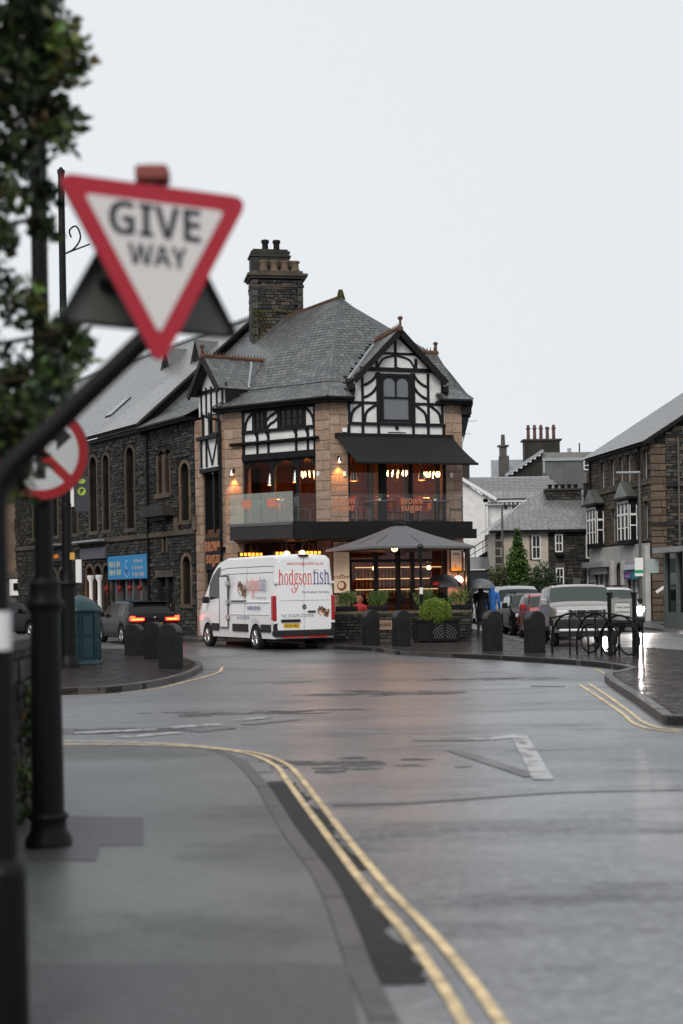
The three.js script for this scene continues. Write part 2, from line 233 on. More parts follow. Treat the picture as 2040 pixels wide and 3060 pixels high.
{ // the near footway: an asphalt sheet behind a low kerb
  structure('pavement', b().flat([...KLin, [-4, 1], [-4, 4], [-9, 8]], -0.05, 0.045), M.foot);
  const kerb = thing('kerb', 'low worn kerb along the asphalt footway beside the double yellow lines', 'kerb'); kerb.userData.kind = 'structure';
  for (let i = 0; i + 3 <= KL.length - 1; i += 3) { const k = [...KL.slice(i, i + 4)], s = [...offsetLine(KL, -0.11).slice(i, i + 4)].reverse(); k[3] = [k[3][0] + (k[2][0] - k[3][0]) * 0.04, k[3][1] + (k[2][1] - k[3][1]) * 0.04]; s[0] = [s[0][0] + (s[1][0] - s[0][0]) * 0.04, s[0][1] + (s[1][1] - s[0][1]) * 0.04]; b().flat([...k, ...s], -0.05, 0.046 + rr(-1, 1) * 0.003).build('kerb_stone', M.kerb, kerb); }
  const gl = smooth([[-0.73, 12.3], [-0.3, 9.48], [-0.06, 7.93], [0.05, 6.82], [0.12, 5.95]], 90), gi = offsetLine(gl, 0), go = gl.map((p, i) => { const w = 0.16 + 0.16 * fbm(i * 0.22, 3, 64, 91, 4) + (i > 55 ? -0.06 : 0.05) + rr(-1, 1) * 0.012; return offsetLine(gl, w)[i]; }), gs = b();
  for (let i = 0; i + 1 < gl.length; i++) gs.quad([gi[i][0], 0.004, -gi[i][1]], [go[i][0], 0.004, -go[i][1]], [go[i + 1][0], 0.004, -go[i + 1][1]], [gi[i + 1][0], 0.004, -gi[i + 1][1]]);
  structure('gutter_strip', up(gs), M.gutter);
  for (const [x, d, rx, rd, sd] of [[-0.1, 13.6, 0.9, 0.5, 2], [-2.7, 17.35, 1.2, 0.35, 4], [-1.2, 19.6, 1.3, 0.4, 5], [2.6, 26.3, 1.2, 0.3, 6], [0.4, 23, 1.6, 0.5, 7]]) { // patches of coarse bare tarmac standing out of the water
    const g = b(), n = 26; for (let q = 0; q < n; q++) { const P = [], ga = () => (rnd() + rnd() + rnd() - 1.5) * 1.1, cx = x + ga() * rx, cd = d + ga() * rd, R = rr(0.15, 0.6), ax = rx * 0.42 * R, ad = rd * 0.3 * R; for (let k = 0; k < 22; k++) { const a = k / 22 * 2 * PI, r = 0.25 + 1.4 * fbm(Math.cos(a) * 3 + 9 + q, Math.sin(a) * 3 + 9, 64, 100 + sd, 4); P.push([cx + Math.cos(a) * ax * r, cd + Math.sin(a) * ad * r]); } g.flat(P, -0.01, 0.0022 + q * 0.0001); }
    const o = structure('bare_tarmac', g, M.bare); o.userData.kind = 'stuff'; o.userData.label = 'bare dark tarmac showing through the rain film, ' + ['by the drain cover', 'inside the yellow line bend', 'left of the white triangle', 'round the junction dashes', 'beyond the junction dashes', 'near the right-hand yellow lines', 'in the middle of the junction', 'beside the gutter'][sd - 1]; o.userData.category = 'tarmac';
  }
  structure('repair_patch', b().flat([[-2.05, 10.41], [-1.45, 10.25], [-1.3, 9.14], [-1.57, 9.12], [-1.51, 8.61], [-1.95, 8.66]], 0.02, 0.049), M.patch);
  structure('repair_patch', b().flat([[-4, 6.3], [-1.41, 6.24], [0.0, 6.13], [0.05, 5.1], [0.15, 1], [-4, 1]], 0.02, 0.0485), M.patch);
}
for (const [P, w] of [[[[-9, 16.3], [-3.15, 15.86], [-1.85, 15.54], [-1.34, 15.12], [-1.03, 14.71], [-0.82, 14.19], [-0.62, 13.39], [-0.52, 12.6], [-0.1, 9.46], [0.13, 7.8], [0.30, 6.72], [0.42, 5.65], [0.6, 3]], 0.052], [[[-9, 16.7], [-3.22, 16.2], [-1.97, 15.74], [-1.45, 15.31], [-1.14, 14.97], [-0.9, 14.69], [-0.69, 14.17], [-0.52, 13.54], [-0.4, 12.73], [0.02, 9.45], [0.25, 7.79], [0.43, 6.71], [0.56, 5.64], [0.75, 3]], 0.052],
  [[[4.06, 24.45], [3.84, 21.2], [3.65, 18.58], [3.52, 17.08], [3.6, 16.45], [3.95, 16.05], [8, 15.6]], 0.055], [[[4.25, 24.6], [4.03, 21.6], [3.8, 18.89], [3.66, 17.2], [3.72, 16.6], [4.0, 16.25], [8, 15.82]], 0.055],
  [[[5.15, 29], [5.09, 28.04], [4.98, 26.34]], 0.05], [[[-5, 23.45], [-3.92, 23.8], [-3.33, 24.83], [-3.0, 26.66], [-2.75, 28.37], [-2.62, 29.87], [-2.7, 32]], 0.06]])
  structure('yellow_line', up(ribbon(smooth(P, 60), -w / 2, w / 2, 0.008)), M.yellow);
{ // junction markings
  const dash = (a, c, w, m) => { structure('white_dash', up(ribbon([a, c], -w / 2, w / 2, 0.007)), m); };
  dash([-3.25, 17.15], [-2.3, 17.45], 0.22, M.white); dash([-2.15, 17.62], [-1.55, 18.02], 0.24, M.white); dash([-1.4, 18.5], [-1.0, 18.86], 0.22, M.white);
  dash([-2.6, 16.5], [-1.95, 17.02], 0.2, M.white); dash([-1.8, 17.12], [-1.4, 17.52], 0.22, M.faded); dash([-1.25, 17.9], [-0.6, 18.6], 0.2, M.faded); dash([-1.3, 26.2], [-0.6, 26.5], 0.3, M.faded); dash([3.2, 24.2], [3.75, 24.0], 0.25, M.faded); dash([-5, 16.9], [-3.4, 17.05], 0.2, M.faded);
  const tri = new THREE.Shape([[2.12, 16.15], [1.71, 12.15], [0.72, 15.74]].map((p) => new THREE.Vector2(...p)));
  structure('give_way_marking', up(ribbon([[2.02, 16.02], [1.44, 15.66]], -0.16, 0.12, 0.0065)), M.white);
  structure('give_way_marking', up(ribbon([[1.44, 15.66], [0.76, 15.72]], -0.12, 0.1, 0.0063)), M.faded);
  structure('give_way_marking', up(ribbon([[1.98, 16.1], [1.72, 12.3]], -0.09, 0.09, 0.0069)), M.white);
  structure('give_way_marking', up(ribbon([[1.66, 12.5], [1.12, 14.7]], -0.08, 0.08, 0.0066)), M.faded);
  // tar seam across the carriageway
  structure('tar_seam', up(ribbon(smooth([[-0.1, 11.0], [0.5, 11.05], [0.92, 11.2], [1.79, 11.5], [2.74, 11.54], [6, 11.8]], 30), -0.022, 0.022, 0.0045)), M.bare);
  structure('drain_cover', b().flat([[-0.72, 12.4], [-0.54, 12.46], [-0.5, 12.12], [-0.67, 12.06]], -0.01, 0.006), M.iron);
}
function settArea(name, poly, outline, y, y0) { // raised area paved with stone setts inside a kerb
  structure(name, b().flat(poly, -0.05, y), M.settBed);
}
const inside = (P, x, y) => { let c = false; for (let i = 0, j = P.length - 1; i < P.length; j = i++) if ((P[i][1] > y) !== (P[j][1] > y) && x < (P[j][0] - P[i][0]) * (y - P[i][1]) / (P[j][1] - P[i][1]) + P[i][0]) c = !c; return c; };
function paved(name, poly, kerbLine, y, stepX, stepD, region, label) {
  const bed = structure(name, b().flat(poly, -0.05, y - 0.012), M.settBed), list = [];
  let r = 0;
  for (let d = region[2]; d < region[3]; d += stepD, r++) for (let x = region[0] + (r % 2) * stepX / 2; x < region[1]; x += stepX) {
    if (!inside(poly, x - stepX / 2, d) || !inside(poly, x + stepX / 2, d) || Math.abs(x) > 0.27 * d + 0.4) continue;
    list.push({ m: new M4().compose(V3(x + rr(-1, 1) * 0.006, y - 0.03 + rr(-1, 1) * 0.0035, -d), new THREE.Quaternion().setFromEuler(new THREE.Euler(-PI / 2 + rr(-1, 1) * 0.018, rr(-1, 1) * 0.018, 0)), V3(stepX - 0.012, stepD - 0.012, 0.06)), k: rnd() * 99 | 0 });
  }
  pieces(list, 'sett', M.setts, bed);
  const k = thing('kerb', label, 'kerb'); k.userData.kind = 'structure';
  const P = smooth(kerbLine, Math.round(kerbLine.reduce((s, p, i) => i ? s + Math.hypot(p[0] - kerbLine[i - 1][0], p[1] - kerbLine[i - 1][1]) : 0, 0) / 0.9)), Q = offsetLine(P, -0.14);
  for (let i = 0; i + 1 < P.length; i++) { const f = 0.985, l = (a, c) => [a[0] + (c[0] - a[0]) * f, a[1] + (c[1] - a[1]) * f]; b().flat([P[i], l(P[i], P[i + 1]), l(Q[i], Q[i + 1]), Q[i]], -0.05, y + 0.004 + rr(-1, 1) * 0.003).build('kerb_stone', M.kerb, k); }
}
const isleL = [[-14, 23.6], [-6, 23.75], [-4.77, 23.88], [-3.97, 24.12], [-3.51, 25.1], [-3.17, 26.7], [-3.02, 28.89], [-3.07, 31.18], [-3.36, 33.12], [-3.81, 34.92], [-4.6, 38.2], [-6.5, 41.5], [-16, 44]];
paved('pavement', isleL.slice().concat([[-18, 34]]), isleL.slice().reverse(), 0.11, 0.24, 0.125, [-9.5, -3, 23.6, 42], 'dark kerb curving round the paved corner with three stone bollards');
const isleR = [[-3.8, 46.4], [-2.2, 44.6], [-0.9, 42.3], [-0.33, 41.6], [0.89, 39.3], [1.4, 37], [2.61, 35.05], [3.71, 33.34], [5.08, 30.54], [5.5, 29], [5.55, 27.4], [4.8, 26], [4.55, 24.5], [4.2, 20.7], [3.96, 18.2], [3.88, 17.0], [4.2, 16.75], [9, 16.5]];
paved('pavement', [...isleR, [9.5, 30], [8, 36.5], [5.4, 38.2], [5.3, 60], [4.2, 62], [-4, 60], [-8, 56], [-4, 50]], isleR.slice().reverse(), 0.11, 0.26, 0.13, [-1, 9.2, 16.6, 47], 'dark kerb sweeping past the stone bollards to the finger sign');
structure('pavement', b().flat([[12.2, 45], [10.6, 95], [24, 95], [24, 40], [12.6, 40]], -0.05, 0.1), M.foot);
structure('pavement', b().flat([[-4.9, 49.3], [-22, 76], [-21, 77], [-3.9, 50.4]], -0.05, 0.1), M.foot);

// ---------- the corner café building ----------
const Cw = [-0.3103, 48.4155], Lw = [-4.116, 50.9147], Rw = [4.3184, 49.8271];
const Ce = [-0.37, 48], Le = [-4.515, 50.722], Re = [4.686, 49.542], AP = [0.135, 53], EH = 8.3, AY = 12.62;
const sD = [-0.527, 0.85], sI = [0.85, 0.527], cD = [0.836, -0.549], cI = [0.549, 0.836], fD = [0.9565, 0.2917], fI = [-0.2917, 0.9565];
const FF = frame(...Cw, ...fD), FC = frame(...Cw, ...cD), FS = frame(...Lw, -sD[0], -sD[1]);
const at2 = (O, D, I, u, q) => [O[0] + D[0] * u + I[0] * q, O[1] + D[1] * u + I[1] * q];
const cafe = builtThing('corner_building', 'half-timbered sandstone café building with slate roof and glass balcony', 'building');
const prof = (t) => t < 0.2 ? 0.66 * t : 0.132 + (t - 0.2) * 0.868 / 0.8;

function facet(parent, O, D, I, q1, a, c, Y, o = {}) { // slates on one slope; u runs from a(q) to c(q) at inward distance q
  const gauge = o.gauge ?? 0.165, w0 = o.w ?? 0.215, list = [], X = V3(D[0], 0, -D[1]), deck = b();
  let q = 0, row = 0;
  while (q < q1 - 0.02) {
    const dq = 0.05, sl = (Y(Math.min(q1, q + dq)) - Y(q)) / dq, cs = 1 / Math.hypot(1, sl), q2 = Math.min(q1, q + gauge * cs), qm = (q + q2) / 2;
    const U = V3(I[0] * cs, sl * cs, -I[1] * cs), N = new THREE.Vector3().crossVectors(X, U).normalize();
    const a0 = a(q), c0 = c(q), a1 = a(q2), c1 = c(q2), p = (u, qq, dy) => { const [x, d] = at2(O, D, I, u, qq); return [x, Y(qq) + dy, -d]; };
    const strip = (s0, e0, s1, e1) => { if (e0 > s0 || e1 > s1) deck.quad(p(s0, q, -0.04), p(e0, q, -0.04), p(e1, q2, -0.04), p(s1, q2, -0.04)); };
    if (o.gap && q < o.gap[2]) { strip(a0, o.gap[0], a1, o.gap[0]); strip(o.gap[1], c0, o.gap[1], c1); } else strip(a0, c0, a1, c1);
    const am = a(qm), cm = c(qm); let u = am - (row % 2 ? w0 / 2 : 0) - rr(0, 0.03);
    while (u < cm) {
      const w = w0 * rr(0.88, 1.12), l = Math.max(u, am), r = Math.min(u + w, cm);
      if (r - l > 0.03) {
        const [x, d] = at2(O, D, I, (l + r) / 2, qm), y = Y(qm);
        if (!(o.skip && o.skip(x, y, d, (l + r) / 2, qm))) list.push({ m: new M4().makeBasis(X.clone().multiplyScalar(r - l - 0.007), U.clone().multiplyScalar(gauge * 1.28).addScaledVector(N, -gauge * 0.11), N.clone().multiplyScalar(0.013)).setPosition(x + N.x * (0.012 + rr(0, 0.006)), y + N.y * 0.012, -d + N.z * (0.012 + rr(0, 0.006))), k: rnd() * 99 | 0 });
      }
      u += w;
    }
    q = q2; row++;
  }
  return { list, deck };
}
const ridgeTiles = (p, q, name, parent, crest = true, m = M.ridge) => { const g = b(), P = V3(...p), Q = V3(...q), L = P.distanceTo(Q), n = Math.max(1, Math.round(L / 0.42)), at = (k) => P.clone().lerp(Q, k).toArray();
  for (let i = 0; i < n; i++) g.rod(at((i + 0.02) / n), at((i + 0.98) / n), 0.085, 8);
  if (crest) for (let i = 0; i < L / 0.13; i++) { const c = at((i + 0.5) / (L / 0.13)); g.rod([c[0], c[1] + 0.05, c[2]], [c[0], c[1] + 0.2, c[2]], 0.028, 5, 0.008); }
  g.build(name, m, parent); };
{
  const roof = new THREE.Group(); roof.name = 'roof'; cafe.add(roof);
  const Yc = (q) => EH + 4.32 * prof(Math.min(1, q / 4.457)), Yf = (q) => EH + 4.32 * prof(Math.min(1, q / 4.635)), Ys = (q) => EH + 4.32 * prof(Math.min(1, q / 5.155));
  const lin = (pts) => (q) => { for (let i = 1; i < pts.length; i++) if (q <= pts[i][0]) { const [a, x] = pts[i - 1], [c, y] = pts[i]; return c === a ? y : x + (y - x) * (q - a) / (c - a); } return pts[pts.length - 1][1]; };
  const underFront = (x, y, d, u, q) => Math.abs(u - 2.48) < 1.66 && y < 10.62 - Math.abs(u - 2.48) * 1.05;
  const underLeft = (x, y, d) => { const u = (x - Lw[0]) * -sD[0] + (d - Lw[1]) * -sD[1], q = (x - Lw[0]) * sI[0] + (d - Lw[1]) * sI[1]; return u < 0.35 && u > -2.1 && q > -0.6 && y < 10.2 - Math.abs(u + 0.85) * 1.02; };
  const s1 = facet(roof, Ce, cD, cI, 4.457, (q) => -4.96 + 2.637 * q / 4.457, (q) => -2.323 * q / 4.457, Yc, { skip: underLeft });
  const s2 = facet(roof, Ce, fD, fI, 4.635, (q) => 1.9416 * q / 4.635, lin([[0, 5.29], [0.9, 5.02], [2.3, 4.8], [2.301, 3.9], [3.2, 3.1], [4.635, 1.95]]), Yf, { skip: underFront, gap: [0.95, 4.02, 0.62] });
  const s3 = facet(roof, Le, [-sD[0], -sD[1]], sI, 5.155, () => -6.55, (q) => 0.513 * q / 5.155, Ys, { skip: underLeft, gap: [-2.1, 0.2, 0.62] });
  const deck = new B(); for (const s of [s1, s2, s3]) deck.g.push(...s.deck.g); deck.build('roof_deck', M.deck, roof);
  pieces([...s1.list, ...s2.list, ...s3.list], 'slate', M.slate, roof);
  // rear slopes, closing the roof towards the back
  const bk = b(), A3 = [AP[0], AY - 0.05, -AP[1]], R3 = [Re[0], EH - 0.05, -Re[1]], rEnd = [AP[0] + sD[0] * 7.2, AY - 0.05, -(AP[1] + sD[1] * 7.2)], K = at2(Ce, fD, fI, 4.8, 2.3), Mm = at2(Ce, fD, fI, 3.9, 2.3), KY = Yf(2.3);
  bk.quad(R3, [5.3, EH - 0.05, -61], [3.2, KY - 0.05, -61], [K[0], KY - 0.05, -K[1]]).quad([K[0], KY - 0.05, -K[1]], [3.2, KY - 0.05, -61], A3, [Mm[0], KY - 0.05, -Mm[1]]).quad(A3, [3.2, KY - 0.05, -61], [0.5, EH, -64], rEnd).quad(R3, [5.3, EH - 0.4, -61], [5.3, EH - 0.05, -61], [Re[0], EH - 0.05, -Re[1]]);
  bk.build('rear_slope', M.slate[1], roof);
  ridgeTiles([AP[0], AY + 0.02, -AP[1]], rEnd, 'ridge_tiles', roof, false); ridgeTiles([K[0], KY + 0.02, -K[1]], [Mm[0], KY + 0.02, -Mm[1]], 'ridge_tiles', roof);
  b().lathe([[0.1, -0.1], [0.12, 0], [0.06, 0.06], [0.05, 0.25], [0.1, 0.3], [0.06, 0.36], [0.0, 0.38]], K[0], KY + 0.05, -K[1], 8).build('finial', M.ridge, roof);
  b().ext([[-0.16, -0.1], [0.16, -0.1], [0.08, 0.22], [-0.08, 0.22]], -0.08, 0.08).g[0] && b(new M4().makeTranslation(AP[0], AY + 0.06, -AP[1])).ext([[-0.16, -0.12], [0.18, -0.12], [0.08, 0.24], [-0.07, 0.24]], -0.08, 0.08, 0.01).build('finial', M.moss, roof);
  // hips as narrow rolled capping
  const hip = (O, D, I, uq, Y) => { const g = b(); for (let i = 1; i < uq.length; i++) { const [u0, q0] = uq[i - 1], [u1, q1] = uq[i], p = at2(O, D, I, u0, q0), r = at2(O, D, I, u1, q1); g.rod([p[0], Y(q0) + 0.015, -p[1]], [r[0], Y(q1) + 0.015, -r[1]], 0.03, 6); } g.build('hip_capping', M.slate[1], roof); };
  hip(Ce, cD, cI, [[0, 0], [-0.465, 0.891], [-2.323, 4.457]], Yc); hip(Ce, cD, cI, [[-4.96, 0], [-4.43, 0.891], [-2.323, 4.457]], Yc); hip(Ce, fD, fI, [[5.29, 0], [5.02, 0.9], [4.8, 2.3]], Yf); hip(Ce, fD, fI, [[3.9, 2.3], [3.1, 3.2], [1.95, 4.6]], Yf);
  // eaves: soffit, gutter
  const eave = (O, D, I, u0, u1) => { const F = frame(...at2(O, D, I, 0, 0), ...D); b(F).box(u0, u1, EH - 0.17, EH - 0.055, -0.42, -0.02).build('soffit', M.timber, roof); b(F).rod([u0, EH - 0.06, 0.02], [u1, EH - 0.06, 0.02], 0.06, 8).build('gutter', M.iron, roof); };
  eave(Ce, cD, cI, -4.95, -0.02); eave(Ce, fD, fI, 0.02, 0.95); eave(Ce, fD, fI, 4.02, 5.25); eave(Le, [-sD[0], -sD[1]], sI, -6.5, -2.15);
  b(frame(...Re, 0.05, 0.9988)).box(0, 11, EH - 0.17, EH - 0.06, -0.42, 0).box(0.1, 0.22, EH - 0.5, EH - 0.17, -0.4, -0.05).box(1.0, 1.12, EH - 0.5, EH - 0.17, -0.4, -0.05).build('soffit', M.timber, roof);

  // front gable dormer
  const gab = (F, uc, apexY, footY, half, zf, back, name, left, right) => {
    const grp = new THREE.Group(); grp.name = name; cafe.add(grp); const sl = (apexY - footY) / half, L = Math.hypot(half, apexY - footY);
    for (const sd of [-1, 1]) {
      const o = V3(uc, apexY, zf).applyMatrix4(F), e = new THREE.Vector3().setFromMatrixColumn(F, 0).multiplyScalar(-sd), inn = new THREE.Vector3().setFromMatrixColumn(F, 2).multiplyScalar(-1);
      const foot = V3(uc + sd * half, footY, zf).applyMatrix4(F), D = [inn.x * sd, -inn.z * sd], I = [e.x, -e.z], k = sd;
      const f = facet(grp, [foot.x, -foot.z], D, I, half, () => (k > 0 ? 0 : -back), () => (k > 0 ? back : 0), (q) => footY + sl * q, {});
      f.deck.build('gable_deck', M.deck, grp); pieces(f.list, 'slate', M.slate, grp, 120);
      b(F).beam([uc + sd * (half + 0.02), footY - 0.1], [uc, apexY - 0.085], 0.2, 0.07, zf - 0.05).build('bargeboard', M.timber, grp);
    }
    const p = V3(uc, apexY + 0.02, zf - 0.02).applyMatrix4(F).toArray(), r = V3(uc, apexY + 0.02, zf - back).applyMatrix4(F).toArray(); ridgeTiles(p, r, 'ridge_tiles', grp);
    b().lathe([[0.09, -0.12], [0.1, 0], [0.045, 0.06], [0.04, 0.24], [0.085, 0.29], [0.085, 0.36], [0.0, 0.4]], p[0], p[1] + 0.03, p[2], 8).build('finial', M.ridge, grp);
    return grp;
  };
  const g1 = gab(FF, 2.48, 10.66, 8.93, 1.66, 0.36, 3.1, 'gable');
  b(FF).ext([[0.86, 7.42], [4.1, 7.42], [4.1, 8.97], [2.48, 10.52], [0.86, 8.97]], -0.3, 0.0).build('gable_wall', M.plaster, g1);
  b(FF).box(0.8, 0.9, 8.2, 9.0, -2.2, 0).box(4.06, 4.16, 8.2, 9.0, -2.2, 0).build('cheek', M.timber, g1);
  for (const [u0, u1] of [[0.72, 0.84], [4.12, 4.24]]) b(FF).box(u0, u1, 8.55, 8.75, -0.1, 0.3).beam([u0, 8.1], [u1, 8.6], 0.1, 0.2, 0).build('bracket', M.timber, g1);
  const bar = (p, q, w = 0.1, t = 0.035) => b(FF).beam(p, q, w, t).build('timber', M.timber, g1), arc = (pts, w = 0.09) => b(FF).curve(pts, w, 0.03).build('timber', M.timber, g1);
  bar([0.66, 7.42], [4.2, 7.42], 0.1, 0.06); bar([0.66, 8.14], [1.82, 8.14], 0.09); bar([2.96, 8.14], [4.2, 8.14], 0.09);
  for (const u of [0.69, 1.185, 1.76, 3.02, 3.58, 4.1]) bar([u, 7.47], [u, u < 0.8 || u > 4 ? 8.2 : 9.2], u === 1.76 || u === 3.02 ? 0.15 : 0.085, 0.04);
  for (const [x0, x1] of [[0.74, 1.14], [1.24, 1.7]]) arc([[x0, 7.48], [x0 + 0.08, 7.82], [x1, 8.1]]);
  for (const [x0, x1] of [[3.53, 3.1], [4.05, 3.64]]) arc([[x0, 7.48], [x0 - 0.08, 7.82], [x1, 8.1]]);
  for (const [x0, x1] of [[1.2, 1.72], [3.56, 3.06]]) for (const y of [8.32, 8.74]) arc([[x0, y], [x0 + (x1 - x0) * 0.3, y + 0.05], [x0 + (x1 - x0) * 0.75, y + 0.22], [x1, y + 0.42]]);
  bar([1.1, 9.3], [3.88, 9.3], 0.14, 0.06); bar([1.85, 9.86], [3.12, 9.86], 0.08); bar([2.4, 9.36], [2.4, 10.4], 0.09); bar([2.48, 9.36], [2.48, 9.4], 0.08); bar([1.72, 9.36], [1.72, 9.6], 0.1); bar([3.14, 9.36], [3.14, 9.7], 0.1); bar([0.9, 9.02], [2.48, 10.5], 0.1); bar([4.06, 9.02], [2.48, 10.5], 0.1);
  arc([[1.76, 9.38], [1.95, 9.66], [2.38, 9.8]], 0.07); arc([[3.1, 9.38], [2.9, 9.66], [2.44, 9.8]], 0.07);
  // sash window in the gable
  const win = new THREE.Group(); win.name = 'window'; g1.add(win);
  b(FF).box(1.83, 1.93, 7.5, 9.16, -0.02, 0.07).box(2.85, 2.95, 7.5, 9.16, -0.02, 0.07).box(1.93, 2.85, 9.06, 9.16, -0.02, 0.07).box(1.93, 2.85, 7.5, 7.58, -0.02, 0.09).box(1.93, 2.85, 8.3, 8.36, -0.01, 0.06).box(2.365, 2.415, 8.36, 9.06, -0.01, 0.05).build('frame', M.timber, win);
  for (const c of [2.148, 2.632]) { const s = new THREE.Shape(); s.moveTo(c - 0.218, 8.8); s.lineTo(c - 0.218, 9.06); s.lineTo(c + 0.218, 9.06); s.lineTo(c + 0.218, 8.8); s.absarc(c, 8.8, 0.218, 0, PI, false); b(FF).ext(s, 0.004, 0.045).build('arch_head', M.timber, win); b(FF).box(c - 0.22, c + 0.22, 8.36, 9.05, 0.002, 0.012).build('pane', M.greyGlass, win); }
  b(FF).box(1.93, 2.85, 7.58, 8.3, 0.002, 0.012).build('pane', M.greyGlass, win);
  // valley flashing
  const val = (F, a, c) => b(F).rod(a, c, 0.06, 6).build('lead_flashing', M.lead, roof);
  const valley = (F, uc, apexY, sl, sd, half, H) => { const P = []; for (let i = 0; i <= 10; i++) { const u = uc + sd * half * (1 - i / 10), y = apexY - sl * Math.abs(u - uc); for (let z = 0.3; z > -4; z -= 0.02) { const v = V3(u, y, z).applyMatrix4(F); if (H(v.x, -v.z) >= y) { P.push([v.x, y + 0.03, v.z]); break; } } } if (P.length > 3) b().tube(P.slice(0, -1), 0.055, 20, 6).build('lead_flashing', M.lead, roof); };
  valley(FF, 2.48, 10.66, 1.73 / 1.66, -1, 1.6, (x, d) => Yf((x - Ce[0]) * fI[0] + (d - Ce[1]) * fI[1]));
  // gable over the bay on the left street
  const g2 = gab(FS, -0.85, 10.25, 8.98, 1.2, 0.42, 3.4, 'gable');
  b(FS).ext([[-2.0, 8.2], [0.3, 8.2], [0.3, 9.0], [-0.85, 10.12], [-2.0, 9.0]], -0.3, 0.0).build('gable_wall', M.plaster, g2);
  b(FS).box(0.22, 0.34, 8.2, 9.02, -2.0, 0.02).build('cheek', M.timber, g2);
  for (const u of [-1.75, -1.35, -0.95, -0.5, -0.05, 0.24]) b(FS).beam([u, 8.1], [u, 9.2], 0.09, 0.04).build('timber', M.timber, g2);
  b(FS).beam([-2, 9.05], [0.3, 9.05], 0.12, 0.06).build('timber', M.timber, g2);
  valley(FS, -0.85, 10.25, 1.27 / 1.2, 1, 1.2, (x, d) => Yc((x - Ce[0]) * cI[0] + (d - Ce[1]) * cI[1]));
  b(FS).rod([0.55, 9.1, -2.0], [0.55, 9.75, -2.0], 0.06, 8).ball(0.55, 9.15, -2.0, 0.12, 0.6).build('soil_vent', M.iron, roof);
}
// sandstone piers, each block a piece of its own
function pier(F, u0, u1, y0, y1, z, t = 0.5, split = 1) {
  const p = b(F).box(u0 + 0.01, u1 - 0.01, y0, y1, -t, z - 0.02).build('sandstone_pier', M.mortar, cafe), L = [];
  let y = y0, r = 0; while (y < y1 - 0.05) { const h = Math.min(rr(0.31, 0.37), y1 - y), n = (u1 - u0) < 0.4 ? 1 : (r % 2 ? 2 : split), off = rr(0.38, 0.62);
    for (let k = 0; k < n; k++) { const a = n === 1 ? u0 : k ? u0 + (u1 - u0) * off : u0, c = n === 1 ? u1 : k ? u1 : u0 + (u1 - u0) * off; L.push({ m: F.clone().multiply(new M4().compose(V3((a + c) / 2, y + h / 2, z - 0.03 + rr(-1, 1) * 0.003), new THREE.Quaternion(), V3(c - a - 0.008, h - 0.008, 0.07))), k: rnd() * 99 | 0 }); } y += h; r++; }
  pieces(L, 'block', M.sand, p, 120, true); return p;
}
pier(FF, 0.0, 0.63, 0.1, 8.14, 0.0); pier(FC, -0.61, 0.0, 0.1, 8.14, 0.003); pier(FF, 4.2, 4.83, 0.1, 8.14, 0.0, 0.6); pier(FC, -4.55, -3.74, 0.1, 8.14, 0.0); pier(FS, -0.3, 0.0, 0.1, 8.1, 0.003, 0.5); pier(FS, -2.36, -1.75, 0.1, 8.1, 0.02, 0.4);
